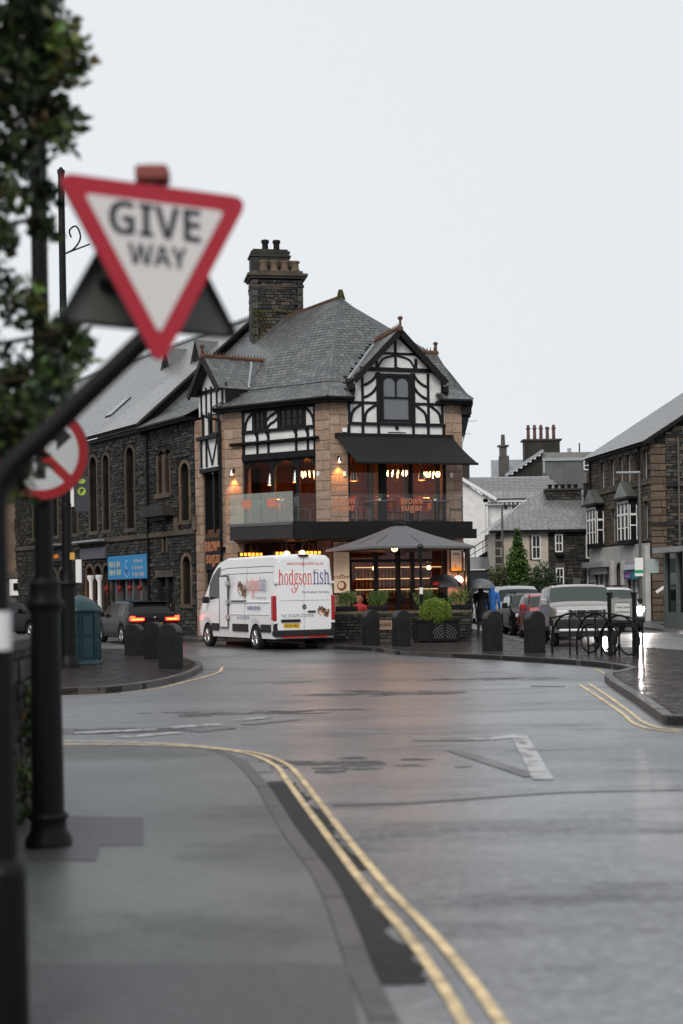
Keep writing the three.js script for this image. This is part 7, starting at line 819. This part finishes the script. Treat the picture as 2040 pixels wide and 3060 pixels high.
// ---------- street furniture ----------
{
  const proto = thing('stone_bollard', 'round-topped slate bollard beside the van, left of the wall plaque', 'bollard', 'round-topped slate bollards'), s = new THREE.Shape(); s.moveTo(-0.21, 0); s.lineTo(0.21, 0); s.lineTo(0.21, 0.82); s.absellipse(0, 0.82, 0.21, 0.2, 0, PI, false); s.lineTo(-0.21, 0);
  b().ext(s, -0.17, 0.17, 0.018).build('shaft', mat(0.022, 0.023, 0.025, 0.6, { map: T.blotch, bumpMap: T.grainB, bumpScale: 0.004 }), proto); const c = new THREE.Shape(); c.absellipse(0, 0.82, 0.216, 0.206, 0, PI, false); c.absellipse(0, 0.82, 0.2, 0.19, PI, 0, true); b().ext(c, -0.13, 0.13).build('worn_top', mat(0.07, 0.073, 0.076, 0.5, { map: T.blotch }), proto); put(proto, 0.83, 41.2, 0.5, 0.1);
  for (const [x, d, t, l] of [[1.66, 39.9, 0.5, 'round-topped slate bollard between the wall plaque and the box planter'], [3.8, 36.0, 0.45, 'round-topped slate bollard beyond the planter, next to the walkers'], [4.68, 34.6, 0.45, 'round-topped slate bollard beside the hooped railing'], [-3.6, 29.8, -0.35, 'round-topped slate bollard nearest the kerb curve by the drain slots'], [-4.55, 34.5, -0.35, 'middle slate bollard of the three on the paved corner'], [-5.35, 36.6, -0.3, 'slate bollard of the three nearest the brake-lit car']]) put(copyOf(proto, l), x, d, t, 0.1).scale.y = x > 0 ? 1 : d < 31 ? 0.93 : d < 35 ? 0.88 : 0.8;
  // drain slots
  // hooped railing
  const r = builtThing('hooped_railing', 'black iron railing of overlapping hoops and rings beside the bollard', 'railing'), FR2 = frame(4.98, 34.2, 0.52, -0.854), hoop = (u, w, h, y = 0.11) => { const p = []; for (let i = 0; i <= 12; i++) { const a = PI - PI * i / 12; p.push([u + Math.cos(a) * w / 2, Math.max(y, y + (h - w / 2) + Math.sin(a) * w / 2), 0]); } p.unshift([u - w / 2, y, 0]); p.push([u + w / 2, y, 0]); b(FR2).tube(p, 0.026, 36, 7).build('hoop', M.iron, r); }, ring = (u, y, R) => b(FR2).add((() => { const g = new THREE.TorusGeometry(R, 0.024, 6, 28); g.translate(u, y, 0.03); return g; })()).build('ring', M.iron, r);
  hoop(0.75, 1.3, 0.95); hoop(1.65, 1.3, 0.95); hoop(2.45, 1.2, 0.92); ring(1.5, 0.5, 0.33); ring(2.15, 0.48, 0.33); ring(2.8, 0.48, 0.33); for (const u of [0.12, 0.75, 1.65, 2.45, 3.2]) b(FR2).rod([u, 0.11, 0], [u, u === 0.75 || u === 1.65 ? 1.0 : 0.9, 0], 0.022).build('upright', M.iron, r); b(FR2).tube([[0.05, 0.95, 0], [1, 1.08, 0], [2.2, 1.06, 0], [3.2, 0.92, 0]], 0.02).build('top_rail', M.iron, r);
  // finger sign
  const f = builtThing('direction_sign', 'grey direction sign on two short black posts reading Town centre and Bowness', 'sign'), FD = frame(6.13, 32.5, 0.9, -0.44); for (const u of [0, 0.56]) b(FD).box(u - 0.05, u + 0.05, 0.1, 1.5, -0.05, 0.05).box(u - 0.065, u + 0.065, 1.5, 1.55, -0.065, 0.065).build('post', M.iron, f); b(FD).box(-0.1, 0.7, 0.78, 0.85, -0.04, 0.04).build('cross_bar', M.iron, f); b(FD).rbox(0.04, 0.53, 0.9, 1.42, -0.03, 0.06, 0.01).build('panel', M.grey, f);
  sheet(FD, 0.285, 1.16, 0.47, 0.48, 0.064, 'print', print(0.47, 0.48, 400, (x, w, h) => { x.fillStyle = '#8b8e8c'; x.fillRect(0, 0, w, h); x.strokeStyle = '#26282a'; x.lineWidth = 0.012; x.fillStyle = '#c3c5c2'; x.beginPath(); x.moveTo(0.03, h * 0.5); x.lineTo(0.08, 0.09); x.lineTo(w - 0.03, 0.09); x.lineTo(w - 0.03, h - 0.09); x.lineTo(0.08, h - 0.09); x.closePath(); x.fill(); x.stroke(); x.beginPath(); x.moveTo(0.1, h * 0.3); x.lineTo(0.06, h * 0.5); x.lineTo(0.1, h * 0.7); x.stroke(); words(x, 'Town centre', w * 0.58, h * 0.45, 0.075, '#26282a', 'sans-serif', 'bold', 'center', 0.33); words(x, 'and Bowness', w * 0.58, h * 0.67, 0.075, '#26282a', 'sans-serif', 'bold', 'center', 0.33); }), f);
  // banner post
  const p = thing('banner_post', 'tall black post with a scroll bracket and a parking banner on the paved corner', 'lamp post'); put(p, -5.95, 30.9, 0, 0.1); b().lathe([[0.24, 0], [0.24, 0.1], [0.19, 0.22], [0.16, 0.3], [0.155, 1.75], [0.2, 1.8], [0.2, 1.86], [0.13, 1.9], [0.16, 2.02], [0.11, 2.1], [0.1, 3.5], [0.12, 3.55], [0.09, 3.6], [0.07, 10.7], [0.09, 10.8], [0.0, 10.9]], 0, 0, 0, 16).build('column', M.iron, p); b().tube([[0.06, 9.0, 0], [0.25, 9.1, 0], [0.4, 9.35, 0], [0.3, 9.6, 0], [0.16, 9.5, 0], [0.2, 9.35, 0]], 0.02).rod([0.05, 9.0, 0], [0.6, 9.2, 0], 0.018).build('scroll_bracket', M.iron, p);
  b().box(0.1, 0.17, 3.5, 4.9, -0.02, 0.02).build('banner_edge', M.whitePaint, p); b().box(0.19, 0.5, 3.4, 4.15, -0.015, 0.015).build('banner', mat(0.05, 0.055, 0.065, 0.7), p); for (const [y, rx, ry] of [[4.05, 0.085, 0.055], [3.83, 0.09, 0.09]]) b().add((() => { const g = new THREE.CylinderGeometry(0.1, 0.1, 0.01, 20); g.rotateX(PI / 2); g.scale(rx / 0.1, ry / 0.1, 1); g.translate(0.345, y, 0.022); return g; })()).build('green_disc', mat(0.3, 0.42, 0.08, 0.6), p); b().beam([0.31, 3.79], [0.38, 3.88], 0.025, 0.006, 0.028).beam([0.31, 3.85], [0.31, 3.88], 0.02, 0.006, 0.028).beam([0.3, 3.87], [0.35, 3.87], 0.02, 0.0055, 0.028).build('arrow', M.iron, p);
  b().box(0.08, 0.18, 2.35, 2.5, 0.06, 0.1).build('number_tag', mat(0.6, 0.35, 0.08, 0.6), p); b().box(0.2, 0.32, 1.85, 2.35, 0.03, 0.1).build('control_box', M.whitePaint, p);
  // teal bin
  const tb = thing('cast_iron_bin', 'teal cast-iron octagonal bin with panels and a sloped top behind the banner post', 'bin'); put(tb, -5.95, 32.3, 0.2, 0.1); b().lathe([[0.5, 0], [0.52, 0.06], [0.45, 0.12], [0.45, 1.15], [0.5, 1.2], [0.5, 1.26], [0.36, 1.42], [0.18, 1.52], [0.06, 1.56], [0, 1.6]], 0, 0, 0, 8).build('body', M.teal, tb); for (let k = 0; k < 8; k++) { const a = k * PI / 4 + PI / 8, m = new M4().makeRotationY(a); b(m).rbox(-0.12, 0.12, 0.65, 1.1, 0.41, 0.435, 0.01).build('panel', M.teal, tb); b(m).rbox(-0.12, 0.12, 0.16, 0.58, 0.41, 0.435, 0.01).build('panel', M.teal, tb); b(new M4().makeRotationY(k * PI / 4)).rod([0, 0.1, 0.45], [0, 1.2, 0.45], 0.022).build('rib', M.teal, tb); }
  // near lamp post with the turn sign
  const lp = thing('lamp_post', 'big black cast-iron lamp post beside the stone wall on the near footway', 'lamp post'); put(lp, -1.915, 9.18, 0, 0.045); b().lathe([[0.15, 0], [0.15, 0.04], [0.118, 0.1], [0.112, 0.16], [0.128, 0.18], [0.128, 0.2], [0.104, 0.22], [0.094, 1.5], [0.118, 1.54], [0.124, 1.57], [0.1, 1.6], [0.1, 1.68], [0.108, 1.7], [0.062, 1.74], [0.054, 3.2], [0.05, 7.0], [0.07, 7.05], [0, 7.1]], 0, 0, 0, 24).build('column', M.iron, lp); b().lathe([[0.04, 0], [0.16, 0.12], [0.2, 0.45], [0.1, 0.6], [0, 0.7]], 0, 7.05, 0, 8).build('lantern', M.darkGlass, lp);
  const rs = builtThing('turn_sign', 'round red-ringed no right turn sign on the near lamp post', 'sign'), FT = frame(-1.9, 9.06, 1, 0); b(FT.clone().multiply(new M4().makeTranslation(0, 2.57, 0)).multiply(new M4().makeRotationX(PI / 2))).cyl(0, -0.012, 0.0, 0, 0.305, 0.305, 40).build('plate', M.grey, rs);
  { const g = new THREE.CircleGeometry(0.3, 48); g.translate(0, 2.57, 0.004); b(FT).add(g, true).build('face', print(0.6, 0.6, 500, (x, w) => { x.fillStyle = '#a3101c'; x.fillRect(0, 0, w, w); x.fillStyle = '#cfd4d6'; x.beginPath(); x.arc(0.3, 0.3, 0.24, 0, 7); x.fill(); x.strokeStyle = '#15161a'; x.lineWidth = 0.058; x.beginPath(); x.moveTo(0.3, 0.47); x.lineTo(0.3, 0.27); x.quadraticCurveTo(0.3, 0.2, 0.37, 0.2); x.lineTo(0.4, 0.2); x.stroke(); x.fillStyle = '#15161a'; x.beginPath(); x.moveTo(0.4, 0.11); x.lineTo(0.5, 0.2); x.lineTo(0.4, 0.29); x.fill(); x.strokeStyle = '#a3101c'; x.lineWidth = 0.06; x.beginPath(); x.moveTo(0.13, 0.13); x.lineTo(0.47, 0.47); x.stroke(); }), rs); }
  b(FT).box(-0.12, 0.12, 2.4, 2.43, -0.1, -0.013).box(-0.12, 0.12, 2.7, 2.73, -0.1, -0.013).build('clamp', M.iron, rs);
  // GIVE WAY on a cranked post
  const gw = builtThing('give_way_sign', 'red and white GIVE WAY triangle on a cranked black post', 'sign'), C = new M4().makeTranslation(-0.643, 2.90, -5.1).multiply(new M4().makeRotationY(0.55)).multiply(new M4().makeRotationZ(0.01));
  const tri = (sc, r, inv = -1) => { const s = new THREE.Shape(), R = 0.4065 * sc, P = [0, 1, 2].map((k) => { const a = -inv * PI / 2 * -1 + k * 2 * PI / 3; return [Math.cos(a) * R, Math.sin(a) * R]; }); P.forEach((p, k) => { const q = P[(k + 2) % 3], n = P[(k + 1) % 3], l = (a, c, t) => [a[0] + (c[0] - a[0]) * t, a[1] + (c[1] - a[1]) * t], a = l(p, q, r), d = l(p, n, r); k ? s.lineTo(...a) : s.moveTo(...a); s.quadraticCurveTo(p[0], p[1], d[0], d[1]); }); s.closePath(); return s; };
  b(C).ext(tri(1.08, 0.1), -0.012, 0.0).build('plate', M.grey, gw); b(C).ext(tri(1.08, 0.1), 0.0005, 0.003).build('red_border', mat(0.42, 0.012, 0.03, 0.35), gw); b(C).ext(tri(0.77, 0.04), 0.0035, 0.0055).build('white_field', mat(0.74, 0.72, 0.72, 0.35), gw); b(C).text('GIVE', -0.005, 0.03, 0.0057, 0.118, 0.002, 1.0).text('WAY', 0.0, -0.072, 0.0057, 0.076, 0.002, 1.0).build('lettering', mat(0.03, 0.03, 0.045, 0.4), gw);
  b().tube([[-0.66, 3.16, -5.15], [-0.662, 2.8, -5.15], [-0.664, 2.66, -5.15], [-0.69, 2.59, -5.15], [-0.74, 2.54, -5.15], [-0.9, 2.39, -5.15], [-1.06, 2.24, -5.15], [-1.19, 2.12, -5.15], [-1.23, 2.06, -5.15], [-1.243, 1.98, -5.15], [-1.243, 1.8, -5.15], [-1.243, 1.2, -5.15], [-1.243, 0.03, -5.15]], 0.038, 110, 14).build('post', M.iron, gw); b().cyl(-1.243, 0.04, 0.66, -5.15, 0.088, 0.085, 20).lathe([[0.088, 0], [0.075, 0.03], [0.05, 0.05]], -1.243, 0.66, -5.15).cyl(-1.243, 0.66, 1.46, -5.15, 0.056, 0.053, 18).build('sleeve', M.iron, gw); b().cyl(-1.243, 1.46, 1.6, -5.15, 0.0445, 0.0445, 18).build('white_band', M.whitePaint, gw); b().rbox(-0.72, -0.6, 3.14, 3.2, -5.2, -5.1, 0.015).build('post_cap', mat(0.25, 0.07, 0.06, 0.6), gw);
  const bk = builtThing('warning_sign', 'grey back of a triangular warning sign behind the GIVE WAY triangle', 'sign'), C2 = new M4().makeTranslation(-0.69, 2.83, -5.23).multiply(new M4().makeRotationY(0.56)); b(C2).ext(tri(1.03, 0.06, 1), -0.006, 0.0).build('plate', mat(0.10, 0.105, 0.1, 0.45), bk); const rim = tri(1.03, 0.06, 1); rim.holes.push(new THREE.Path(tri(0.98, 0.06, 1).getPoints(6))); b(C2).ext(rim, 0.0005, 0.025).build('rim', M.iron, bk); b(C2).box(-0.2, 0.2, -0.07, -0.04, 0.001, 0.03).build('channel', M.iron, bk);
  // near stone wall
  const nw = builtThing('stone_wall', 'rough stone wall along the near footway behind the lamp post', 'wall'), FN = frame(-2.12, 5, -0.06, 0.998); b(FN).box(-2, 7.2, 0, 1.25, -0.45, -0.04).build('core', M.rubbleBed, nw); pieces(courses(FN, -2, 7.2, 0.05, 1.25, 0, { h: [0.07, 0.18], w: [0.12, 0.42], rough: 0.03, tilt: 0.1 }), 'stone', [...M.rubble, M.rubble[4]], nw, 250); b(FN).box(-2.05, 7.25, 1.25, 1.33, -0.48, 0.03).build('coping', M.rubble[2], nw);
  // far street lamps
  for (const [x, d, h, l, arm] of [[8.42, 74, 6.0, 'slim grey street lamp in front of the conifer', -0.9], [13.05, 62, 6.6, 'slim grey street lamp against the right-hand stone building', -1.0]]) { const o = thing('street_lamp', l, 'street lamp', 'slim grey street lamps'); put(o, x, d, 0, 0.05); b().cyl(0, 0, h, 0, 0.075, 0.05, 10).build('column', M.grey, o); b().rbox(arm, 0.05, h - 0.02, h + 0.07, -0.08, 0.08, 0.03).build('lantern', M.lead, o); }
  { const o = thing('street_notice', 'white notice with a green band on the right-hand street lamp', 'sign'); put(o, 12.95, 61.85, 0, 0); b().box(-0.18, 0.18, 2.15, 2.95, -0.02, 0.02).build('board', M.whitePaint, o); b().box(-0.181, 0.181, 2.28, 2.42, 0.021, 0.025).build('green_band', mat(0.02, 0.3, 0.14, 0.6), o); }
  { const o = thing('menu_board', 'leaning pale menu board on the pavement outside the porch shop', 'sign'); put(o, 13.3, 58.5, -0.3, 0.1); b().beam([-0.35, 1.35], [0.35, 1.8], 0.12, 0.03, 0).build('board', M.whitePaint, o); b().rod([0, 0, 0], [0, 1.55, 0], 0.025).build('stand', M.iron, o); b().cyl(0, 0, 0.03, 0, 0.2, 0.2, 12).build('base', M.iron, o); }
}

// ---------- people ----------
function person(label, bones, cols, x, d, turn, y = 0.11) {
  const o = thing('person', label, 'person'); put(o, x, d, turn, y); const n = 60, S = 1.0, mc = new MarchingCubes(n, new THREE.MeshBasicMaterial(), false, false, 90000), A = V3(0, 0, 0), Bv = V3(0, 0, 0), P = V3(0, 0, 0), ab = V3(0, 0, 0);
  const dist = (p, q) => { A.set(...q[0]); Bv.set(...q[1]); ab.subVectors(Bv, A); const t = Math.max(0, Math.min(1, P.copy(p).sub(A).dot(ab) / Math.max(1e-9, ab.lengthSq()))); return A.addScaledVector(ab, t).distanceTo(p) - lerp(q[2], q[3], t); };
  const sc = 0.98, cy = 0.92, pt = V3(0, 0, 0), k = 0.035;
  for (let z = 0; z < n; z++) for (let yy = 0; yy < n; yy++) for (let xx = 0; xx < n; xx++) { pt.set((xx - n / 2) / (n / 2) * sc, (yy - n / 2) / (n / 2) * sc + cy, (z - n / 2) / (n / 2) * sc); let m = 9; for (const q of bones) { const dd = dist(pt, q), h = Math.max(0, Math.min(1, 0.5 + 0.5 * (m - dd) / k)); m = m * (1 - h) + dd * h - k * h * (1 - h); } mc.field[xx + yy * n + z * n * n] = -m; }
  mc.isolation = 0; mc.update(); const c = mc.count, pos = new Float32Array(mc.positionArray.slice(0, c * 3)), g = new THREE.BufferGeometry(), col = new Float32Array(c * 3), nor = new Float32Array(mc.normalArray.slice(0, c * 3));
  for (let i = 0; i < c; i++) { pos[i * 3] *= sc; pos[i * 3 + 1] = pos[i * 3 + 1] * sc + cy; pos[i * 3 + 2] *= sc; pt.set(pos[i * 3], pos[i * 3 + 1], pos[i * 3 + 2]); let best = 9, bk = 0; bones.forEach((q) => { const dd = dist(pt, q); if (dd < best) { best = dd; bk = q[4]; } }); col.set(cols[bk], i * 3); }
  g.setAttribute('position', new THREE.BufferAttribute(pos, 3)); g.setAttribute('normal', new THREE.BufferAttribute(nor, 3)); g.setAttribute('color', new THREE.BufferAttribute(col, 3)); const m = new THREE.Mesh(g, new THREE.MeshStandardMaterial({ vertexColors: true, roughness: 0.8 })); m.name = 'body'; m.castShadow = m.receiveShadow = true; o.add(m); return o;
}
// colours: 0 skin, 1 coat, 2 trousers, 3 shoes, 4 hair. Faces look along +z.
const head = (y = 1.6, z = 0.02) => [[[0, y - 0.13, z - 0.01], [0, y - 0.02, z], 0.055, 0.075, 0], [[0, y, z], [0, y + 0.06, z - 0.01], 0.085, 0.09, 0], [[0, y - 0.02, z + 0.09], [0, y + 0.02, z + 0.085], 0.016, 0.012, 0], [[0, y + 0.06, z - 0.03], [0, y - 0.02, z - 0.06], 0.098, 0.085, 4], [[-0.09, y, z], [-0.09, y + 0.03, z], 0.02, 0.02, 0], [[0.09, y, z], [0.09, y + 0.03, z], 0.02, 0.02, 0]];
const hand = (x, y, z) => [[[x, y, z], [x, y - 0.06, z + 0.01], 0.034, 0.03, 0], [[x - 0.02, y - 0.06, z], [x - 0.02, y - 0.13, z + 0.02], 0.011, 0.009, 0], [[x, y - 0.06, z + 0.01], [x, y - 0.14, z + 0.03], 0.011, 0.009, 0], [[x + 0.02, y - 0.06, z + 0.02], [x + 0.02, y - 0.12, z + 0.04], 0.011, 0.009, 0], [[x, y - 0.01, z + 0.03], [x, y - 0.07, z + 0.06], 0.012, 0.01, 0]];
const legs = (st = 0.14) => [[[-0.09, 0.86, 0], [-0.1, 0.48, st * 0.6], 0.1, 0.065, 2], [[-0.1, 0.48, st * 0.6], [-0.1, 0.09, st * 0.7], 0.062, 0.045, 2], [[0.09, 0.86, 0], [0.1, 0.48, -st * 0.2], 0.1, 0.065, 2], [[0.1, 0.48, -st * 0.2], [0.1, 0.09, -st], 0.062, 0.045, 2], [[-0.1, 0.05, st * 0.62], [-0.1, 0.035, st * 0.7 + 0.15], 0.045, 0.035, 3], [[0.1, 0.06, -st - 0.06], [0.1, 0.035, -st + 0.12], 0.045, 0.035, 3]];
const torso = (low = 0.82) => [[[0, 1.36, 0], [0, 1.1, 0.01], 0.155, 0.14, 1], [[-0.12, 1.38, 0], [0.12, 1.38, 0], 0.085, 0.085, 1], [[0, 1.1, 0], [0, low, 0], 0.145, 0.165, 1]];
const armDown = (s, bend = 0.05) => [[[s * 0.2, 1.38, 0], [s * 0.25, 1.1, -0.02], 0.065, 0.052, 1], [[s * 0.25, 1.1, -0.02], [s * 0.25, 0.87, bend + 0.05], 0.05, 0.04, 1], ...hand(s * 0.25, 0.84, bend + 0.06)];
const armUp = (s) => [[[s * 0.2, 1.38, 0], [s * 0.24, 1.12, 0.1], 0.065, 0.052, 1], [[s * 0.24, 1.12, 0.1], [s * 0.14, 1.28, 0.3], 0.05, 0.04, 1], ...hand(s * 0.12, 1.36, 0.31)];
const skin = [0.42, 0.26, 0.2], blk = [0.012, 0.012, 0.014];
person('person in a long black coat walking away under a grey umbrella', [...head(), ...torso(0.6), ...legs(), ...armDown(-1), ...armUp(1)], [skin, blk, [0.02, 0.02, 0.022], blk, [0.03, 0.02, 0.015]], 4.85, 49.4, 2.9);
person('person in a bright blue hooded jacket and beige trousers', [...head(), ...torso(0.78), ...legs(), ...armDown(-1), ...armDown(1), [[0, 1.5, -0.06], [0, 1.64, -0.05], 0.1, 0.11, 1]], [skin, [0.015, 0.12, 0.42], [0.3, 0.23, 0.18], [0.05, 0.04, 0.04], [0.015, 0.12, 0.42]], 5.42, 51.2, 2.8);
person('person in dark jacket and pale blue jeans walking towards the café', [...head(), ...torso(0.8), ...legs(0.2), ...armDown(-1), ...armDown(1)], [skin, [0.03, 0.03, 0.034], [0.3, 0.4, 0.5], [0.3, 0.3, 0.3], [0.1, 0.06, 0.04]], 4.78, 53.5, 0.1);
person('person in dark clothes standing on the terrace under a black umbrella', [...head(), ...torso(0.78), ...legs(0.05), ...armDown(-1), ...armUp(1)], [skin, [0.016, 0.016, 0.018], [0.014, 0.014, 0.016], blk, [0.03, 0.02, 0.015]], 3.2, 45.6, 0.6);
// seated guest seen from behind
person('person in a red coat seated at a terrace table behind the wall', [...head(1.28), [[0, 1.04, 0], [0, 0.78, 0.01], 0.155, 0.14, 1], [[-0.12, 1.06, 0], [0.12, 1.06, 0], 0.085, 0.085, 1], [[0, 0.78, 0], [0, 0.58, 0], 0.145, 0.165, 1], [[-0.09, 0.55, 0], [-0.11, 0.54, 0.42], 0.1, 0.07, 2], [[-0.11, 0.54, 0.42], [-0.11, 0.1, 0.4], 0.065, 0.045, 2], [[0.09, 0.55, 0], [0.11, 0.54, 0.42], 0.1, 0.07, 2], [[0.11, 0.54, 0.42], [0.11, 0.1, 0.4], 0.065, 0.045, 2], [[-0.11, 0.05, 0.38], [-0.11, 0.035, 0.53], 0.045, 0.035, 3], [[0.11, 0.05, 0.38], [0.11, 0.035, 0.53], 0.045, 0.035, 3], [[-0.2, 1.06, 0], [-0.26, 0.8, 0.05], 0.065, 0.052, 1], [[-0.26, 0.8, 0.05], [-0.12, 0.78, 0.3], 0.05, 0.04, 1], [[0.2, 1.06, 0], [0.26, 0.8, 0.05], 0.065, 0.052, 1], [[0.26, 0.8, 0.05], [0.12, 0.78, 0.3], 0.05, 0.04, 1], ...hand(-0.1, 0.8, 0.32), ...hand(0.1, 0.8, 0.32)], [skin, [0.4, 0.03, 0.03], [0.03, 0.03, 0.04], blk, [0.25, 0.1, 0.05]], 0.57, 44.95, 2.7, 0.11);
function umbrella(label, x, y, d, R, m, patches) { const o = thing('umbrella', label, 'umbrella'); put(o, x, d, 0.3, y); const c = b().add(grid((i, j) => { const a = i * 2 * PI, k = j * 1.25, f = 1 - 0.05 * Math.abs(Math.cos(a * 4)) * j; return [Math.sin(k) / Math.sin(1.25) * R * Math.cos(a) * f, R * 0.95 * (Math.cos(k) - Math.cos(1.25)) - 0.0, Math.sin(k) / Math.sin(1.25) * R * Math.sin(a) * f]; }, 48, 8, true)).build('canopy', m, o); for (let k = 0; k < 8; k++) { const a = k * PI / 4 + PI / 8; b().rod([0, R * 0.6, 0], [Math.cos(a) * R * 0.95, 0.01, Math.sin(a) * R * 0.95], 0.005, 5).build('rib', M.iron, o); } b().rod([0, -0.72, 0], [0, R * 0.72, 0], 0.009).build('shaft', M.iron, o); b().rod([0, -0.78, 0], [0, -0.6, 0], 0.018).build('handle', M.black, o);
  if (patches) for (const a of [-2.3, -0.62]) { const kk = 1.05, p = [Math.sin(kk) / Math.sin(1.25) * R * Math.cos(a), R * 0.95 * (Math.cos(kk) - Math.cos(1.25)), -Math.sin(kk) / Math.sin(1.25) * R * Math.sin(a)]; const g = new THREE.BoxGeometry(0.19, 0.16, 0.012); g.rotateX(-0.85); g.rotateY(Math.atan2(p[0], p[2])); const n = V3(p[0], 0.3, p[2]).normalize().multiplyScalar(0.012); g.translate(p[0] + n.x, p[1] + n.y, p[2] + n.z); b().add(g).build('red_patch', M.red, o); } return o; }
const brolly = new THREE.MeshStandardMaterial({ color: mul(0.022, 0.022, 0.026), roughness: 0.45, side: THREE.DoubleSide }), brolly2 = new THREE.MeshStandardMaterial({ color: mul(0.11, 0.115, 0.125), roughness: 0.45, side: THREE.DoubleSide });
umbrella('open black umbrella with two red patches held on the terrace', 3.22, 1.76, 45.3, 0.64, brolly, true); umbrella('open grey umbrella held by the walker in the long black coat', 4.8, 1.72, 49.1, 0.5, brolly2);

// ---------- every thing built in place gets its origin at its base ----------
scene.updateMatrixWorld(true);
for (const o of worldBuilt) { const bx = new THREE.Box3().setFromObject(o), c = V3((bx.min.x + bx.max.x) / 2, bx.min.y, (bx.min.z + bx.max.z) / 2); o.position.copy(c); for (const k of o.children) k.position.sub(c); }
delete cafe.userData.x;
scene.traverse((o) => { if (o.isMesh) { o.castShadow = true; o.receiveShadow = true; } });
renderer.render(scene, camera);
